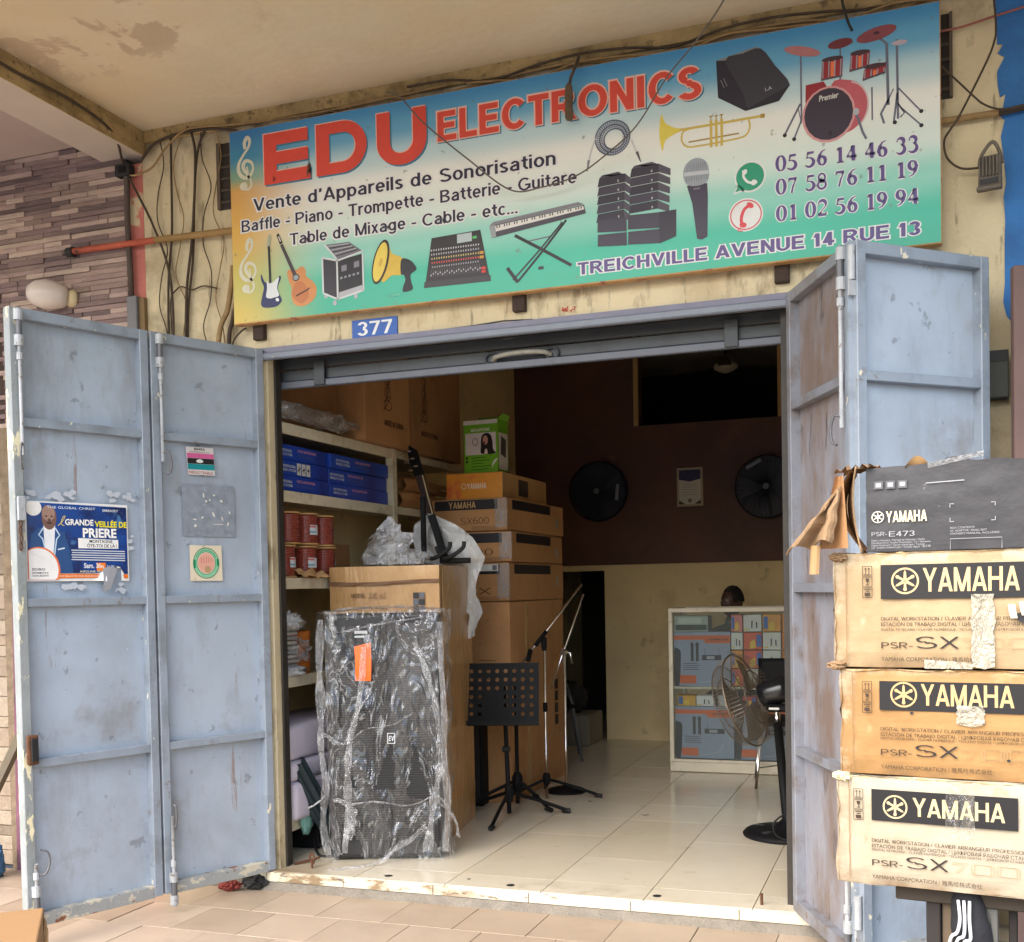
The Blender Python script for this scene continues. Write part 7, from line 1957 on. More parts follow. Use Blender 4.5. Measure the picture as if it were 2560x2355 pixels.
# ================================================================ outside details
m_cab_ = M("dusty_cable", srgb(70, 58, 46), 0.8, var=0.3, vs=20)
m_cab2 = M("painted_cable", srgb(150, 124, 84), 0.8, var=0.3, vs=20)
def cable(label, pts, r=0.007, mat=None, n=6, name="cable"):
    return tag(MB().tube(smooth_line(pts, 8), r * 0.75, mat or m_cab_, n).build(name, smooth=True), label, "cable")
cable("dark cable running straight down the cream wall, farthest from the sign", [(-3.528, -0.02, 3.704), (-3.531, -0.02, 3.501), (-3.538, -0.02, 3.209), (-3.568, -0.02, 2.938), (-3.575, -0.02, 2.5)], 0.008)
cable("dark cable dropping from the ceiling corner, middle of the three upright ones", [(-3.418, -0.03, 3.724), (-3.391, -0.03, 3.671), (-3.378, -0.03, 3.544), (-3.407, -0.03, 3.191), (-3.451, -0.03, 2.905), (-3.472, -0.03, 2.5)], 0.009)
cable("dark cable curving down the cream wall, nearest to the sign", [(-3.307, -0.02, 3.71), (-3.343, -0.02, 3.666), (-3.375, -0.02, 3.574), (-3.396, -0.02, 3.384), (-3.413, -0.02, 3.096), (-3.452, -0.02, 2.808), (-3.46, -0.02, 2.5)], 0.008)
cable("long dark cable slanting from the beam down across the pink wall edge", [(-3.688, -1.3, 3.71), (-3.686, -0.926, 3.68), (-3.68, -0.55, 3.69), (-3.70, -0.25, 3.66), (-3.80, -0.045, 3.58), (-3.73, -0.04, 3.44), (-3.638, -0.04, 3.266), (-3.551, -0.04, 3.04), (-3.529, -0.04, 2.813), (-3.535, -0.04, 2.5)], 0.009)
cable("cable arching along the ceiling line above the sign corner", [(-3.704, -0.03, 3.599), (-3.636, -0.03, 3.662), (-3.551, -0.03, 3.69), (-3.445, -0.03, 3.70), (-3.364, -0.03, 3.70), (-3.261, -0.03, 3.69), (-3.149, -0.03, 3.666), (-3.049, -0.03, 3.647), (-2.6, -0.03, 3.66)], 0.009)
cable("sagging cable from the pink edge up to the ceiling line", [(-3.80, -0.04, 3.55), (-3.741, -0.04, 3.527), (-3.632, -0.04, 3.551), (-3.546, -0.04, 3.635), (-3.438, -0.045, 3.70), (-3.323, -0.045, 3.705), (-3.031, -0.04, 3.68), (-2.6, -0.04, 3.67), (-2.0, -0.04, 3.685)], 0.007, m_cab2)
cable("short cable running sideways on the cream wall below the pipe", [(-3.552, -0.02, 2.7), (-3.556, -0.02, 2.878), (-3.513, -0.02, 2.932), (-3.483, -0.02, 2.939), (-3.425, -0.02, 2.918), (-3.355, -0.02, 2.929), (-3.275, -0.02, 2.908)], 0.005)
cable("thick grey cable going behind the sign's lower corner", [(-3.16, -0.05, 3.0), (-3.17, -0.05, 2.928), (-3.184, -0.05, 2.853), (-3.203, -0.05, 2.778), (-3.245, -0.05, 2.696), (-3.277, -0.05, 2.5)], 0.017, m_cab2)
cable("dark thick cable hugging the sign's lower corner", [(-3.13, -0.04, 2.95), (-3.162, -0.04, 2.791), (-3.181, -0.04, 2.726), (-3.200, -0.04, 2.662), (-3.205, -0.04, 2.5)], 0.014)
cable("thin cable under the sign's lower corner", [(-3.10, -0.04, 2.69), (-3.133, -0.04, 2.675), (-3.18, -0.04, 2.623), (-3.188, -0.04, 2.5)], 0.006)
cable("thin wire looping across the front of the sign up to the ceiling", [(-2.30, -0.05, 3.70), (-2.182, -0.16, 3.614), (-2.071, -0.16, 3.483), (-1.865, -0.16, 3.294), (-1.664, -0.16, 3.127), (-1.522, -0.16, 3.116), (-1.361, -0.16, 3.143), (-1.224, -0.17, 3.209), (-1.069, -0.25, 3.278), (-0.93, -0.32, 3.415), (-0.767, -0.5, 3.462), (-0.659, -0.5, 3.603), (-0.58, -0.55, 3.75)], 0.0045, M("grey_wire", srgb(92, 86, 80), 0.6))
for i, (z, r_, x0, x1) in enumerate(((3.675, 0.010, -2.6, 0.3), (3.70, 0.007, -2.2, 0.3), (3.66, 0.008, -1.9, 0.1))):
    pts = [(x0 + (x1 - x0) * k / 12, -0.03 - 0.012 * i, z + 0.012 * math.sin(k * 1.7 + i) - (0.02 if k % 4 == 2 else 0)) for k in range(13)]
    cable("bundled cable along the ceiling line above the sign, %s strand" % ("thickest", "highest", "lowest")[i], pts, r_, (m_cab2, m_cab_, m_cab2)[i])
cable("black cable end poking down above the drum kit picture", [(-0.275, -0.12, 3.75), (-0.263, -0.15, 3.695), (-0.254, -0.15, 3.644), (-0.236, -0.15, 3.581), (-0.223, -0.15, 3.549)], 0.008, m_rub)
cable("cable curling from the ceiling to the floodlight", [(0.286, -0.05, 3.74), (0.303, -0.05, 3.526), (0.296, -0.05, 3.453), (0.263, -0.05, 3.372), (0.174, -0.05, 3.2), (0.138, -0.05, 3.147), (0.114, -0.05, 3.104), (0.124, -0.05, 3.038), (0.173, -0.05, 2.99), (0.245, -0.05, 2.981)], 0.006)
cable("dark cable slanting from the vent to the conduit beside the blue wall", [(0.06, -0.06, 3.44), (0.137, -0.06, 3.355), (0.213, -0.06, 3.266), (0.261, -0.06, 3.217), (0.33, -0.06, 3.189), (0.45, -0.06, 3.2)], 0.005)
cable("faded pink cable above the dark vent by the blue wall", [(0.06, -0.03, 3.54), (0.178, -0.03, 3.542), (0.309, -0.03, 3.563), (0.50, -0.03, 3.59)], 0.006, flat((150, 90, 84)))
for i in range(4):
    x0 = (-3.60, -3.49, -3.33, -3.26)[i]
    cable("thin stray wire on the cream wall, %s of four from the stone wall" % ("first", "second", "third", "fourth")[i], [(x0 + 0.03 * math.sin(k * 1.9 + i * 2), -0.015 - 0.01 * (k % 2), 3.70 - k * 0.14) for k in range(9)], 0.004, (m_cab_, m_cab2)[i % 2], 5)
pp = thing("wall_pipe", "horizontal pipe on the wall, orange red end over the stone strips", "pipe", (0, 0, 0))
MB().tube([(-4.147, -0.045, 3.189), (-3.62, -0.045, 3.183)], 0.016, M("red_pipe", srgb(176, 84, 60), 0.6, var=0.2, vs=12, layers=(dict(c=srgb(90, 60, 46), s=18, lo=0.6, hi=0.65),)), 10).build("red_length", pp, smooth=True)
MB().tube([(-3.62, -0.045, 3.183), (-3.08, -0.045, 3.17)], 0.0165, M("cream_pipe", srgb(150, 120, 74), 0.7, var=0.25, vs=14), 10).build("cream_length", pp, smooth=True)
MB().lathe([(0.024, -0.02), (0.026, 0.02)], m_rub, 12, (-4.155, -0.045, 3.186), (1, 0, 0)).build("end_cap", pp)
tag(MB().tube([(0.0, -0.028, 3.19), (0.312, -0.028, 3.19)], 0.014, m_cab2, 8).tube([(0.312, -0.028, 3.19), (0.402, -0.028, 3.197), (0.9, -0.028, 3.2)], 0.013, m_cab_, 8).build("wall_conduit", smooth=True), "horizontal conduit between the sign and the blue wall", "conduit")
tag(MB().tube([(-3.796, -0.03, 3.568), (-3.80, -0.03, 3.291), (-3.79, -0.03, 3.042), (-3.789, -0.03, 2.913)], 0.015, M("dark_conduit", srgb(78, 66, 60), 0.7), 8).build("wall_conduit", smooth=True), "dark vertical conduit between stone strips and pink edge", "conduit")
t = thing("junction_box", "black junction box at the corner of the stone strip wall", "junction box", (-3.80, -0.03, 3.56))
MB().box(-0.05, 0.04, -0.03, 0.02, -0.03, 0.03, m_rub).build("shell", t, bevel=0.005)
MB().box(-0.02, 0.02, -0.034, -0.03, -0.015, 0.015, m_blackm).build("cover", t)
t = thing("meter_box", "flat grey metal box on the wall corner above the gate", "box", (-3.81, -0.045, 2.55))
MB().box(0, 0.062, 0, 0.045, 0, 0.37, flat((112, 112, 116))).build("shell", t, bevel=0.004)
MB().box(0.062, 0.095, 0.02, 0.045, 0.0, 0.36, flat((128, 106, 74), 0.8)).build("side_flange", t)
def vent(label, x0, x1, z0, z1):
    t = thing("wall_vent", label, "vent", (x0, -0.001, z0), group="dark vent openings beside the sign")
    MB().box(0, x1 - x0, -0.004, 0.002, 0, z1 - z0, flat((58, 52, 48), 0.8)).build("backing", t)
    for (a, b_, c, d) in ((0, 0.018, 0, z1 - z0), (x1 - x0 - 0.012, x1 - x0, 0, z1 - z0)):
        MB().box(a, b_, -0.02, -0.004, c, d, flat((92, 82, 70), 0.8)).build("frame_bar", t)
    for k in range(5):
        zz_ = 0.03 + k * (z1 - z0 - 0.04) / 5
        MB().box(0.018, x1 - x0 - 0.012, -0.014, -0.004, zz_, zz_ + 0.012, flat((74, 66, 58), 0.8), rot=Matrix.Rotation(R(30), 3, 'X')).build("slat", t)
vent("dark louvred vent half hidden behind the sign's clef side", -3.262, -3.09, 3.296, 3.622)
vent("dark louvred vent half hidden behind the sign's drum kit side", 0.03, 0.148, 3.285, 3.615)
# floodlight
t = thing("floodlight", "grey finned floodlight hanging on the cream wall next to the blue paint", "floodlight", (0.277, -0.075, 2.95), R(-12))
m_fl = M("weathered_grey", srgb(104, 96, 86), 0.7, var=0.25, vs=24)
MB().prism([(-0.042, -0.055), (0.042, -0.055), (0.040, 0.06), (-0.036, 0.06)], -0.02, 0.02, m_fl).build("housing", t, bevel=0.004)
for k in range(6):
    MB().box(-0.034 + k * 0.0125, -0.030 + k * 0.0125, -0.034, -0.02, -0.02, 0.055, m_fl).build("fin", t)
MB().box(-0.034, 0.034, -0.024, -0.019, -0.048, -0.028, m_black).build("lens_gap", t)
MB().box(-0.045, 0.045, -0.03, 0.0, -0.072, -0.056, m_fl).build("lower_lip", t, bevel=0.003)
MB().tube(smooth_line([(-0.040, 0.01, 0.03), (-0.03, 0.0, 0.07), (0.01, 0.0, 0.115), (0.035, 0.01, 0.07), (0.042, 0.01, 0.03)], 5), 0.007, m_fl, 6).build("bracket", t, smooth=True)
# hanging lamp holder in front of the sign
t = thing("lamp_holder", "dusty lamp holder dangling on a twisted wire over the letter R", "lamp holder", (-1.392, -0.14, 3.38))
MB().tube(smooth_line([(0.03, 0.06, 0.30), (0.025, 0.0, 0.22), (0.01, 0.0, 0.19), (0.004, 0, 0.155)], 5), 0.007, m_cab_, 6).build("wire", t, smooth=True)
MB().lathe([(0.006, 0.17), (0.015, 0.155), (0.018, 0.12), (0.016, 0.06), (0.019, 0.05), (0.018, 0.02), (0.012, 0.012)], M("dusty_brown", srgb(98, 80, 62), 0.9, var=0.3, vs=40), 14).build("holder", t, smooth=True)
# wall lamp
t = thing("wall_lamp", "white oval wall lamp with a round cream base on the stone strips", "wall lamp", (-4.175, -0.035, 2.955))
MB().lathe([(0.045, 0.0), (0.048, 0.01), (0.042, 0.03), (0.028, 0.04)], flat((206, 190, 152), 0.6), 20, (0, 0.035, 0), (-0.5, -0.86, 0)).build("base", t, smooth=True)
MB().lathe([(0.035, 0.0), (0.055, 0.02), (0.072, 0.07), (0.078, 0.12), (0.066, 0.17), (0.04, 0.205), (0.01, 0.215)], M("opal_glass", srgb(214, 202, 192), 0.25), 28, (-0.012, 0.0, 0.002), (-0.90, -0.40, 0.14)).build("globe", t, smooth=True)
# dark vent box and brown gate next door
t = thing("meter_cabinet", "small dark cabinet on the wall next to the clean gate leaf", "cabinet", (0.262, -0.06, 2.085))
MB().box(0, 0.078, 0, 0.06, 0, 0.185, flat((84, 88, 84), 0.6)).build("shell", t, bevel=0.004)
MB().box(0.004, 0.074, -0.003, 0.0, 0.14, 0.182, m_black).build("top_slot", t)
t = thing("brown_gate", "brown painted steel gate of the neighbouring shop at the picture edge", "gate", (0.332, -0.30, -0.05), R(12))
m_brn = M("brown_paint", srgb(104, 80, 74), 0.6, var=0.12, vs=6, bump=0.2, bs=40)
MB().box(0, 0.045, -0.03, 0.01, 0, 2.57, m_brn).build("stile", t, bevel=0.003)
for z in (0.0, 0.68, 1.36, 2.06, 2.525):
    MB().box(0.045, 0.75, -0.028, 0.01, z, z + 0.045, m_brn).build("rail", t, bevel=0.002)
MB().box(0.045, 0.75, 0.0, 0.006, 0.045, 2.525, m_brn).build("sheet_panel", t)

# ---------------------------------------------------------------- stacked keyboard cartons on a rack, street side
RK = (-0.16, -2.12); RKZ = R(-8)
def local(u, v, z):
    c, s_ = math.cos(RKZ), math.sin(RKZ)
    return (RK[0] + u * c - v * s_, RK[1] + u * s_ + v * c, z)
def cardmat(name, c, c2, c3):
    return M(name, srgb(c), 0.72, var=0.06, vs=5, bump=0.12, bs=70, layers=(dict(c=srgb(c2), s=5, lo=0.5, hi=0.7, a=0.7), dict(c=srgb(c3), s=11, lo=0.64, hi=0.70, a=0.6), dict(c=srgb(120, 92, 58), s=38, lo=0.70, hi=0.73, a=0.6),
        dict(c=srgb(116, 88, 56), s=9, lo=0.42, hi=0.62, a=0.75, z=(0.0, 0.035)), dict(c=srgb(196, 182, 156), s=14, lo=0.46, hi=0.56, a=0.8, x=(0.0, 0.04)), dict(c=srgb(112, 86, 56), s=7, lo=0.40, hi=0.60, a=0.6, x=(0.0, 0.05)),
        dict(c=srgb(196, 184, 160), s=18, lo=0.48, hi=0.56, a=0.85, z=(0.27, 0.225))))
m_b2 = cardmat("carton_sun_bleached", (162, 139, 105), (144, 117, 81), (176, 161, 134))
m_b3 = cardmat("carton_amber", (156, 119, 72), (138, 100, 55), (170, 139, 95))
m_b4 = cardmat("carton_pale", (166, 154, 133), (151, 134, 107), (146, 122, 90))
m_b1 = M("carton_black", srgb(42, 41, 44), 0.55, var=0.12, vs=6, bump=0.12, bs=50, layers=(dict(c=srgb(66, 66, 70), s=4, lo=0.52, hi=0.72, a=0.7, st=(1, 1, 2)), dict(c=srgb(140, 136, 130), s=30, lo=0.70, hi=0.74, a=0.7)))
BLK = flat((28, 26, 28), 0.5)
def worn_box(w, d, h, mat, seed, sag=0.0):
    """Carton body with crushed, slightly uneven edges."""
    b = MB()
    def wob(x, y, z, k): return 0.007 * noise.noise((x * 7 + seed, y * 5, z * 9 + k)) + 0.0025 * noise.noise((x * 30, y * 20, z * 30 + seed))
    def edge(u): return min(u, 1 - u)
    def fr(u, v):
        x, z = u * w, v * h
        e = max(0, 0.04 - min(edge(u) * w, edge(v) * h)) * 0.18
        return (x + 0.006 * noise.noise((z * 12, seed, 1)) * (1 - min(1, edge(u) * w * 25)), e + wob(x, 0, z, 1) * 0.6, z + 0.007 * noise.noise((x * 7, seed, 3)) * (1 - min(1, edge(v) * h * 25)) - sag * math.sin(u * math.pi) * v)
    b.grid(fr, 40, 22, mat)
    b.grid(lambda u, v: (w - 0.003 + wob(0, u, v, 2), 0.004 + u * d, v * h), 16, 10, mat)
    b.grid(lambda u, v: (0.003 + wob(0, u, v, 3), d - u * (d - 0.004), v * h), 16, 10, mat)
    b.grid(lambda u, v: (w - u * w, d, v * h), 4, 4, mat)
    b.grid(lambda u, v: (u * w, 0.004 + v * (d - 0.004), h - 0.002 + wob(u, v, 0, 4) - sag * math.sin(u * math.pi)), 16, 12, mat)
    b.grid(lambda u, v: (u * w, d - v * (d - 0.004), 0.001), 4, 4, mat)
    return b
def emblem(b, cx, cz, r, gold, y):
    b.ring(cx, cz, r, r, r * 0.14, gold, y, n=28)
    for a in (90, 210, 330):
        c, s_ = math.cos(R(a)), math.sin(R(a))
        b.line([(cx - c * r * 0.72, cz - s_ * r * 0.72), (cx + c * r * 0.40, cz + s_ * r * 0.40), (cx + c * r * 0.80, cz + s_ * r * 0.80)], [r * 0.20, r * 0.12, r * 0.05], gold, y - 0.0002)
        b.line([(cx - c * r * 0.05 - s_ * r * 0.10, cz - s_ * r * 0.05 + c * r * 0.10), (cx + c * r * 0.70 - s_ * r * 0.05, cz + s_ * r * 0.70 + c * r * 0.05)], r * 0.055, gold, y - 0.0004)
        b.line([(cx - c * r * 0.05 + s_ * r * 0.10, cz - s_ * r * 0.05 - c * r * 0.10), (cx + c * r * 0.70 + s_ * r * 0.05, cz + s_ * r * 0.70 - c * r * 0.05)], r * 0.055, gold, y - 0.0004)
        b.ell(cx - c * r * 0.62, cz - s_ * r * 0.62, r * 0.15, r * 0.13, gold, y - 0.0006, rot=a)
def marks(b, x, z, s_, ink, y):
    for k in range(3):
        zz = z - k * s_ * 1.12
        for l_ in ([(x, zz), (x + s_ * 0.95, zz)], [(x, zz + s_), (x + s_ * 0.95, zz + s_)], [(x, zz), (x, zz + s_)], [(x + s_ * 0.95, zz), (x + s_ * 0.95, zz + s_)]):
            b.line(l_, 0.0012, ink, y)
        if k == 0:
            for q in (0.32, 0.64):
                b.line([(x + s_ * q, zz + s_ * 0.15), (x + s_ * q, zz + s_ * 0.85)], 0.0014, ink, y)
                b.line([(x + s_ * (q - 0.1), zz + s_ * 0.68), (x + s_ * q, zz + s_ * 0.86), (x + s_ * (q + 0.1), zz + s_ * 0.68)], 0.0012, ink, y - 0.0002)
            b.line([(x + s_ * 0.15, zz + s_ * 0.12), (x + s_ * 0.8, zz + s_ * 0.12)], 0.0014, ink, y)
        elif k == 1:
            b.poly([(x + s_ * 0.3, zz + s_ * 0.85), (x + s_ * 0.36, zz + s_ * 0.5), (x + s_ * 0.6, zz + s_ * 0.5), (x + s_ * 0.68, zz + s_ * 0.85)], ink, y)
            b.line([(x + s_ * 0.48, zz + s_ * 0.5), (x + s_ * 0.48, zz + s_ * 0.18)], 0.0016, ink, y); b.line([(x + s_ * 0.3, zz + s_ * 0.18), (x + s_ * 0.66, zz + s_ * 0.18)], 0.0016, ink, y - 0.0002)
        else:
            b.rect(x + s_ * 0.2, x + s_ * 0.75, zz + s_ * 0.15, zz + s_ * 0.5, ink, y); b.line([(x + s_ * 0.15, zz + s_ * 0.85), (x + s_ * 0.8, zz + s_ * 0.85)], 0.002, ink, y); b.line([(x + s_ * 0.3, zz + s_ * 0.65), (x + s_ * 0.7, zz + s_ * 0.65)], 0.002, ink, y)
def sx700(label, u0, z0, h, mat, seed, strip, em, word, tz, ml, gold_c, rz=0.0, txt=(58, 44, 32), sag=0.0):
    """strip: black band x0,x1,z0,z1; em: emblem x,z,r; word: YAMAHA x0,x1,z,h; tz: heights of the text rows (all relative to the box)."""
    t = thing("keyboard_carton", label, "carton", local(u0, 0.0, z0), RKZ + R(rz), group="keyboard cartons stacked outside")
    worn_box(0.50, 1.0, h, mat, seed, sag).build("box", t, smooth=False)
    MB().line([(0.030 + 0.002 * noise.noise((k * 0.9, seed, 0)), 0.008 + (h - 0.016) * k / 14) for k in range(15)], 0.0018, flat((134, 104, 68), 0.8), -0.0042).build("fold_crease", t)
    MB().grid(lambda u, v: (0.002 + u * 0.47, -0.0035 - 0.005 * abs(noise.noise((u * 16, v * 3, seed))) - 0.003 * v, h - 0.004 + 0.010 * v * abs(noise.noise((u * 11, 1, seed)))), 60, 2, flat((206, 180, 134), 0.85)).build("frayed_edge", t)
    gold, ink = flat(gold_c, 0.5), flat(txt, 0.6)
    y = -0.0045
    MB().rect(*strip, BLK, y).build("black_strip", t)
    b = MB(); emblem(b, em[0], em[1], em[2], gold, y - 0.0008); b.build("emblem", t)
    b = MB()
    b.grot("YAMAHA", word[0], word[2], word[3], gold, w=word[1] - word[0], W=0.17, y=y - 0.0008, sp=0.06)
    b.build("brand_lettering", t)
    b = MB()
    x = ml
    b.grot("DIGITAL WORKSTATION / CLAVIER ARRANGEUR PROFESSIONNEL", x, tz[0], 0.0078, ink, w=0.345, W=0.13, y=y)
    b.text("ESTACIÓN DE TRABAJO DIGITAL / ЦИФРОВАЯ РАБОЧАЯ СТАНЦИЯ", x, tz[0] - 0.0125, 0.0078, ink, w=0.345, y=y)
    b.text("DIGITAL KEYBOARD / CLAVIER NUMÉRIQUE / TECLADO DIGITAL / ЦИФРОВОЙ КЛАВИШНЫЙ", x, tz[1], 0.0050, ink, w=0.345, y=y)
    b.grot("PSR-", x, tz[2], 0.0135, ink, w=0.068, W=0.13, y=y)
    b.grot("SX", x + 0.073, tz[2], 0.0265, flat((40, 34, 30), 0.6), w=0.094, W=0.10, y=y)
    b.text("YAMAHA CORPORATION / 雅馬哈株式会社", x, tz[3], 0.0085, ink, w=0.235, y=y)
    b.build("lettering", t)["kind"] = "stuff"
    b = MB()
    oc = flat(tuple(int(c * 0.86) for c in (204, 176, 128)), 0.6)
    b.line([(x + 0.172, tz[2] + 0.023), (x + 0.208, tz[2] + 0.023), (x + 0.186, tz[2] + 0.001)], 0.0014, flat((150, 128, 92), 0.6), y)
    b.line([(x + 0.172, tz[2] + 0.019), (x + 0.199, tz[2] + 0.019), (x + 0.180, tz[2] + 0.001)], 0.0014, flat((150, 128, 92), 0.6), y)
    for k in range(2):
        xa = x + 0.213 + k * 0.052
        for rr in (0.0, 0.006):
            P_ = [(xa + rr, tz[2] + 0.003), (xa + rr + 0.003, tz[2]), (xa + 0.043 - rr, tz[2]), (xa + 0.046 - rr, tz[2] + 0.003), (xa + 0.046 - rr, tz[2] + 0.019), (xa + 0.043 - rr, tz[2] + 0.022), (xa + rr + 0.003, tz[2] + 0.022), (xa + rr, tz[2] + 0.019), (xa + rr, tz[2] + 0.003)]
            b.line(P_, 0.0012, flat((150, 128, 92), 0.6), y)
    b.build("outline_numerals", t)
    b = MB(); marks(b, ml - 0.040, strip[3] - 0.024, 0.022, ink, y); b.build("handling_marks", t)
    return t
k2 = sx700("sun-bleached YAMAHA keyboard carton under the torn black one", -0.024, 1.183, 0.262, m_b2, 1.0, (0.107, 0.52 - 0.03, 0.157, 0.234), (0.160, 0.197, 0.030), (0.198, 0.396, 0.172, 0.053), (0.108, 0.085, 0.045, 0.016), 0.107, (190, 164, 122))
k3 = sx700("amber YAMAHA keyboard carton with clear tape over its name", -0.012, 0.937, 0.242, m_b3, 5.0, (0.090, 0.49, 0.150, 0.216), (0.143, 0.186, 0.029), (0.180, 0.372, 0.163, 0.048), (0.103, 0.083, 0.047, 0.016), 0.092, (190, 156, 110), rz=-0.6)
k4 = sx700("pale YAMAHA keyboard carton at the bottom of the outdoor stack", -0.022, 0.682, 0.252, m_b4, 9.0, (0.080, 0.388, 0.150, 0.222), (0.132, 0.184, 0.027), (0.170, 0.362, 0.166, 0.042), (0.100, 0.080, 0.046, 0.016), 0.080, (192, 170, 130), rz=-0.4)
for t, x0, x1, z0, z1, c in ((k2, 0.298, 0.345, 0.0, 0.165, (206, 200, 184)), (k3, 0.255, 0.312, 0.118, 0.165, (176, 166, 146)), (k4, 0.24, 0.30, 0.12, 0.25, (206, 186, 146))):
    b = MB()
    b.grid(lambda u, v: (x0 + (x1 - x0) * u + 0.006 * noise.noise((v * 7, u, 3)), -0.0062 - 0.0015 * noise.noise((u * 4, v * 6, 1)), z0 + (z1 - z0) * v + (0.012 * abs(u - 0.5) if v < 0.1 else 0)), 6, 14, plastic("dusty_tape", tint=srgb(176, 168, 150), lo=0.70, hi=0.95, s=9, rough=0.35, gloss=0.05) if t is not k4 else plastic("clear_tape", tint=srgb(206, 196, 174), lo=0.04, hi=0.22, s=12, rough=0.2, gloss=0.06))
    b.build("tape_strip", t, smooth=True)
MB().grid(lambda u, v: (0.20 + 0.10 * u, -0.0064, 0.0 + 0.02 * v * (1 - 0.3 * u)), 6, 3, plastic("dusty_tape")).build("tape_strip", k2)
b = MB()
for (x, z) in ((0.16, 0.145), (0.40, 0.115), (0.36, 0.048)):
    b.ell(x, z, 0.004, 0.003, m_black, -0.0055)
b.build("puncture_hole", k3)["kind"] = "stuff"
# torn hole and curled paper on the second carton
b = MB()
b.poly(smooth_line([(0.385, 0.118), (0.405, 0.125), (0.42, 0.115), (0.44, 0.12), (0.43, 0.098), (0.40, 0.102)], 3, True), m_black, -0.0055)
b.build("puncture_hole", k2)
for k in range(2):
    MB().grid(lambda u, v, k=k: (0.372 + 0.022 * k + 0.014 * u + 0.006 * v, -0.006 - 0.012 * math.sin(v * 2.4), 0.142 - 0.03 * v + 0.006 * k), 4, 6, flat((226, 214, 190), 0.8)).build("curled_paper", k2, smooth=True)
# the torn black carton on top
k1 = thing("keyboard_carton", "torn black YAMAHA keyboard carton on top, its end flap hanging open", "carton", local(0.052, 0.0, 1.447), RKZ, group="keyboard cartons stacked outside")
H1 = 0.20
b = MB()
def top1(u): return H1 - 0.006 + 0.010 * noise.noise((u * 6, 2, 1)) + 0.012 * math.exp(-((u - 0.42) / 0.06) ** 2) - 0.012 * max(0, 0.3 - u)
b.grid(lambda u, v: (u * 0.45 + 0.002 * noise.noise((v * 8, 1, 5)), 0.002 * noise.noise((u * 8, v * 6, 3)), v * top1(u)), 40, 18, m_b1)
b.grid(lambda u, v: (u * 0.45, 0.005 + v * 0.95, top1(u) - 0.004 - 0.012 * math.sin(v * 3)), 20, 8, m_card)
b.grid(lambda u, v: (0.45, u * 0.95, v * H1 * 0.95), 4, 4, m_card)
b.grid(lambda u, v: (0.45 - u * 0.45, 0.955, v * H1 * 0.95), 4, 4, m_card)
b.grid(lambda u, v: (u * 0.45, v * 0.95, 0.002), 3, 3, m_card)
b.build("box", k1, smooth=True)
y = -0.004
wht = flat((224, 220, 206), 0.6)
b = MB(); emblem(b, 0.026, 0.079, 0.0135, flat((214, 208, 190), 0.5), y); b.build("emblem", k1)
b = MB(); b.grot("YAMAHA", 0.044, 0.066, 0.025, flat((228, 214, 176), 0.5), w=0.088, W=0.19, y=y, sp=0.06); b.build("brand_lettering", k1)
b = MB()
gry = flat((150, 150, 152), 0.6)
b.grot("PSR-", 0.012, 0.036, 0.009, gry, w=0.034, W=0.13, y=y)
b.grot("E473", 0.050, 0.034, 0.0115, gry, w=0.056, W=0.13, y=y)
for k, s_ in enumerate(("Made in Indonesia / Fabriqué en Indonésie / Hecho", "Manufactured by Yamaha Corporation / 10-1 Nakazawa", "Digital Keyboard / Clavier numérique / Teclado", "Цифровая клавиатура / Teclado digital / 电子琴")):
    b.text(s_, 0.012, 0.024 - 0.0055 * k, 0.0042, gry, w=0.115 + 0.012 * (k % 2), y=y)
for k in range(3):
    b.text(("BOX CONTENTS", "AC ADAPTOR / MUSIC REST", "OWNER'S MANUAL INCLUDED"), 0.18, 0.045 - 0.006 * k, 0.004, gry, w=0.06 + 0.02 * k, y=y) if False else b.text(("BOX CONTENTS", "AC ADAPTOR / MUSIC REST", "OWNER'S MANUAL INCLUDED")[k], 0.18, 0.046 - 0.0065 * k, 0.0042, gry, w=0.05 + 0.025 * k, y=y)
b.build("lettering", k1)["kind"] = "stuff"
b = MB()
for (cx, cz, sx, sz) in ((0.18, 0.101, 1, -1), (0.272, 0.101, -1, -1), (0.18, 0.062, 1, 1), (0.272, 0.062, -1, 1)):
    b.line([(cx + 0.008 * sx, cz), (cx, cz), (cx, cz + 0.008 * sz)], 0.0018, gry, y)
for l_ in ([(0.18, 0.0), (0.18, 0.024), (0.285, 0.024), (0.285, 0.0)],):
    b.line(l_, 0.0012, gry, y)
b.line([(0.13, 0.150), (0.21, 0.152)], 0.0022, gry, y)
for k in range(3):
    b.rect(0.018 + k * 0.026, 0.038 + k * 0.026, 0.142, 0.160, flat((84, 84, 88)), y); b.rect(0.022 + k * 0.026, 0.034 + k * 0.026, 0.146, 0.156, gry, y - 0.0004)
b.build("printed_marks", k1)["kind"] = "stuff"
m_kraft = M("torn_kraft", srgb(136, 109, 79), 0.85, var=0.1, vs=8, bump=0.3, bs=60, layers=(dict(c=srgb(164, 139, 105), s=9, lo=0.58, hi=0.68, a=0.8),))
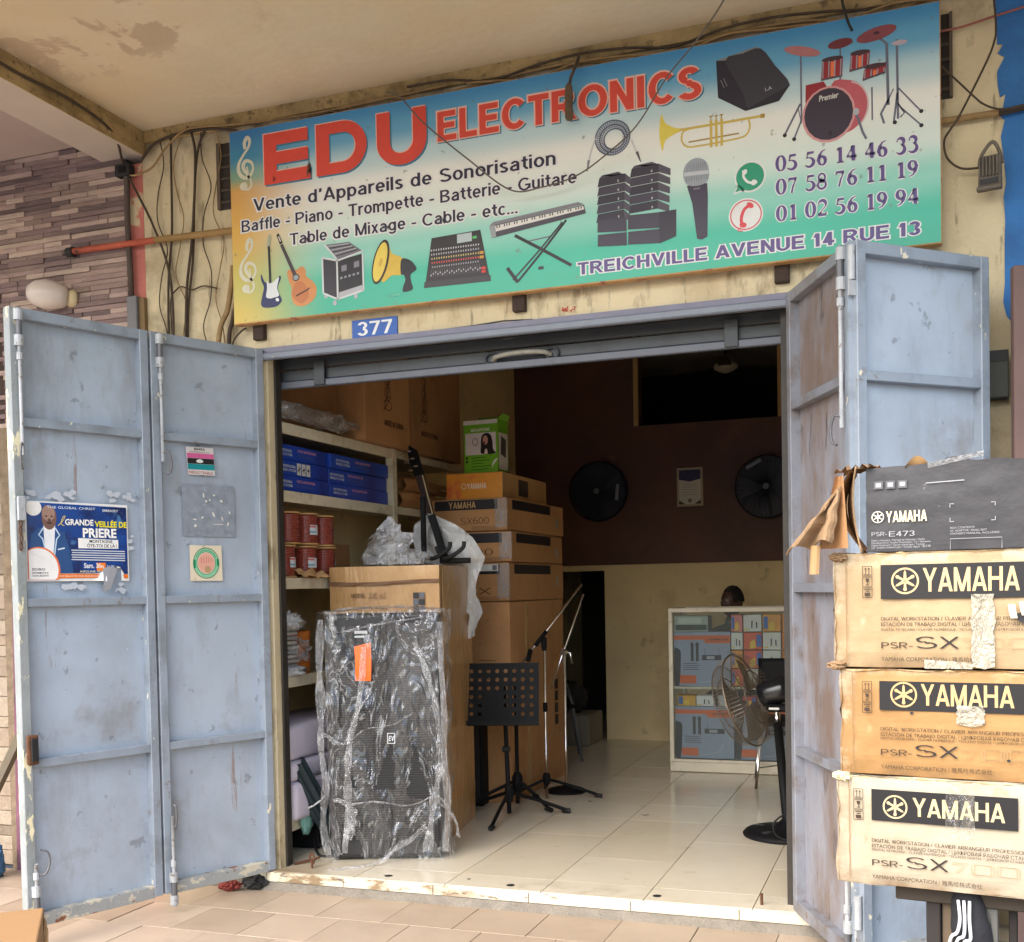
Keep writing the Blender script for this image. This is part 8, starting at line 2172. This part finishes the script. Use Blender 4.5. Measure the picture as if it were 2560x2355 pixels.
# open end: inner liner, bent flap and hanging shreds
MB().grid(lambda u, v: (-0.004 - 0.06 * math.sin(v * 2.6) * (0.35 + 0.65 * u) - 0.01 * u, -0.03 + 0.16 * u + 0.02 * math.sin(v * 3), 0.0 + v * 0.195 - 0.008 * u), 10, 18, m_kraft).build("end_flap", k1, smooth=True).modifiers.new("thick", 'SOLIDIFY').thickness = 0.004
MB().grid(lambda u, v: (-0.010 - 0.05 * math.sin(v * 2.7), 0.0 - 0.03 * v + 0.10 * u, 0.005 + v * 0.18), 8, 18, m_card_d).build("inner_liner", k1, smooth=True)
MB().grid(lambda u, v: (-0.065 + 0.085 * u + 0.01 * noise.noise((u * 7, v * 5, 2)), -0.02 + 0.12 * v, 0.190 + 0.012 * noise.noise((u * 9, v * 4, 6)) + 0.006 * u), 14, 8, m_kraft).build("torn_top", k1, smooth=False)
MB().grid(lambda u, v: (0.085 + 0.055 * u, 0.015 - 0.02 * v, 0.186 + 0.024 * v * math.sin(u * math.pi) + 0.002), 10, 4, flat((196, 160, 112), 0.85)).build("torn_scrap", k1, smooth=True)
MB().grid(lambda u, v: (0.135 + 0.115 * u, -0.003 - 0.01 * v, 0.183 + 0.020 * u + 0.010 * v), 10, 3, plastic("glossy_tape", lo=0.7, hi=0.95, s=18)).build("tape_strip", k1, smooth=True)
def shredf(u, v, off=0.0):
    # folded flap hanging from the torn corner: narrow and pleated at the top, fanning out below
    x = -0.058 - 0.075 * v + (u - 0.35) * (0.018 + 0.085 * v) + 0.010 * noise.noise((u * 3, v * 4, off))
    yy = -0.045 - 0.020 * math.sin(u * 9.0 + off) * (0.3 + v) - 0.01 * v
    z = 0.142 - 0.135 * v + 0.020 * (u - 0.5) + 0.016 * abs(math.sin(u * 6 + off)) * v
    return (x, yy, z)
MB().grid(shredf, 18, 14, m_kraft).build("torn_shred", k1).modifiers.new("thick", 'SOLIDIFY').thickness = 0.003
MB().grid(lambda u, v: (-0.062 - 0.04 * v + 0.05 * u * (0.4 + v), -0.032 + 0.012 * math.sin(u * 5), 0.175 - 0.165 * v), 10, 10, m_card_d).build("torn_shred", k1)
MB().grid(lambda u, v: (-0.116 + 0.022 * u - 0.004 * v, -0.046 - 0.008 * math.sin(u * 3), 0.018 - 0.066 * v), 4, 6, flat((168, 134, 94), 0.8)).build("torn_shred", k1)
for (t, x, z) in ((k2, -0.005, 0.0), (k2, 0.0, 0.25), (k4, 0.0, 0.243)):
    lump((x + 0.012, 0.004, z + 0.004), 0.020, 0.018, 0.010, m_kraft if t is k2 else flat((214, 196, 156), 0.8), 40 + x * 100 + z * 9, 0.6, 4.0, 18, 10).build("crushed_corner", t)

# rack below the cartons
rk = thing("metal_rack", "dark weathered rack carrying the outdoor keyboard cartons", "rack", local(0, 0, 0), RKZ)
m_rk = [flat(c, 0.8) for c in ((62, 54, 46), (104, 90, 74), (96, 96, 92), (44, 40, 38))]
MB().box(0.10, 0.55, 0.05, 0.95, 0.640, 0.678, m_rk[0]).build("top_board", rk, bevel=0.003)
for (x0, x1, y0, c) in ((0.166, 0.197, 0.06, 3), (0.199, 0.226, 0.075, 1), (0.292, 0.318, 0.06, 2), (0.338, 0.355, 0.10, 3), (0.50, 0.53, 0.06, 1), (0.166, 0.20, 0.88, 1), (0.50, 0.53, 0.88, 1)):
    MB().box(x0, x1, y0, y0 + 0.035, ZP, 0.639, m_rk[c]).build("leg", rk, bevel=0.002)
MB().box(0.36, 0.54, 0.30, 0.32, ZP + 0.05, 0.639, flat((58, 50, 48), 0.8)).build("back_panel", rk)
# striped dark cloth stuffed under the cartons
t = thing("striped_cloth", "black cloth with white stripes stuffed into the rack below the cartons", "cloth", local(0.262, 0.055, 0.60), RKZ)
def cloth(u, v):
    a = 2 * math.pi * u
    r_ = 0.030 + 0.016 * math.sin(v * 2.8) + 0.006 * noise.noise((u * 5, v * 5, 2))
    return (r_ * math.cos(a) * 0.95 - 0.008 + 0.02 * v, r_ * math.sin(a) * 0.8, 0.075 - 0.18 * v)
MB().grid(cloth, 28, 18, M("black_jersey", (0.012, 0.012, 0.016), 0.85, bump=0.3, bs=60)).build("cloth_body", t, smooth=True)
for k in range(3):
    b = MB()
    pts = [(-0.040 + 0.013 * k, 0.0 - 0.018, -0.055 + 0.0 * k), (-0.030 + 0.014 * k, -0.036, -0.022 - 0.004 * k), (-0.018 + 0.014 * k, -0.040, -0.010 - 0.006 * k), (-0.012 + 0.010 * k, -0.040, 0.020), (-0.016 + 0.012 * k, -0.034, 0.062)]
    b.tube(smooth_line([(p[0] - 0.006, p[1] - 0.004, p[2]) for p in pts], 5), 0.0038, flat((222, 222, 226), 0.8), 6)
    b.build("white_stripe", t, smooth=True)

# carton at the picture corner, rubbish under the gate, odds by the stone wall
t = thing("open_carton", "plain tan cardboard box at the corner of the pavement below the poster leaf", "carton", (-2.867, -1.752, ZP), R(40))
m_tan = M("tan_carton", srgb(150, 116, 78), 0.75, var=0.04, vs=4, bump=0.08, bs=80)
MB().box(-0.5, 0, -0.42, 0, 0.0, 0.392, m_tan).build("box", t, bevel=0.006, segs=2)
MB().box(-0.26, -0.22, -0.415, -0.005, 0.3925, 0.3932, m_tape).build("tape", t)
lump((0.004, -0.05, 0.30), 0.008, 0.035, 0.06, m_tape, 3, 0.4).build("loose_tape", t, smooth=True)
t = thing("broken_brick", "red and black scrap lying under the gate by the doorstep", "scrap", (-3.20, -0.13, ZP), R(15))
lump((-0.02, 0, 0.026), 0.055, 0.035, 0.026, M("red_scrap_paint", srgb(120, 44, 38), 0.7, var=0.3, vs=30), 3, 0.35, flat_bottom=0.001).build("red_piece", t)
lump((0.10, 0.03, 0.035), 0.06, 0.045, 0.04, m_rub, 6, 0.35, flat_bottom=0.001).build("black_piece", t)
tag(MB().box(-0.36, 0.36, -0.018, 0.018, -0.02, 0.02, flat((104, 96, 82), 0.8)).build("leaning_bar", loc=(-4.42, -0.40, 0.41), rot=(0, R(-58), 0)), "weathered grey bar leaning up behind the outermost gate leaf", "bar")
tag(lump((-4.62, -0.28, 0.0), 0.085, 0.07, 0.12, M("blue_tarp", srgb(66, 118, 166), 0.5, var=0.15, vs=6), 4, 0.5, 3.5, flat_bottom=ZP + 0.002).build("blue_bundle", smooth=True), "blue plastic bundle on the ground beside the purple post", "bundle")
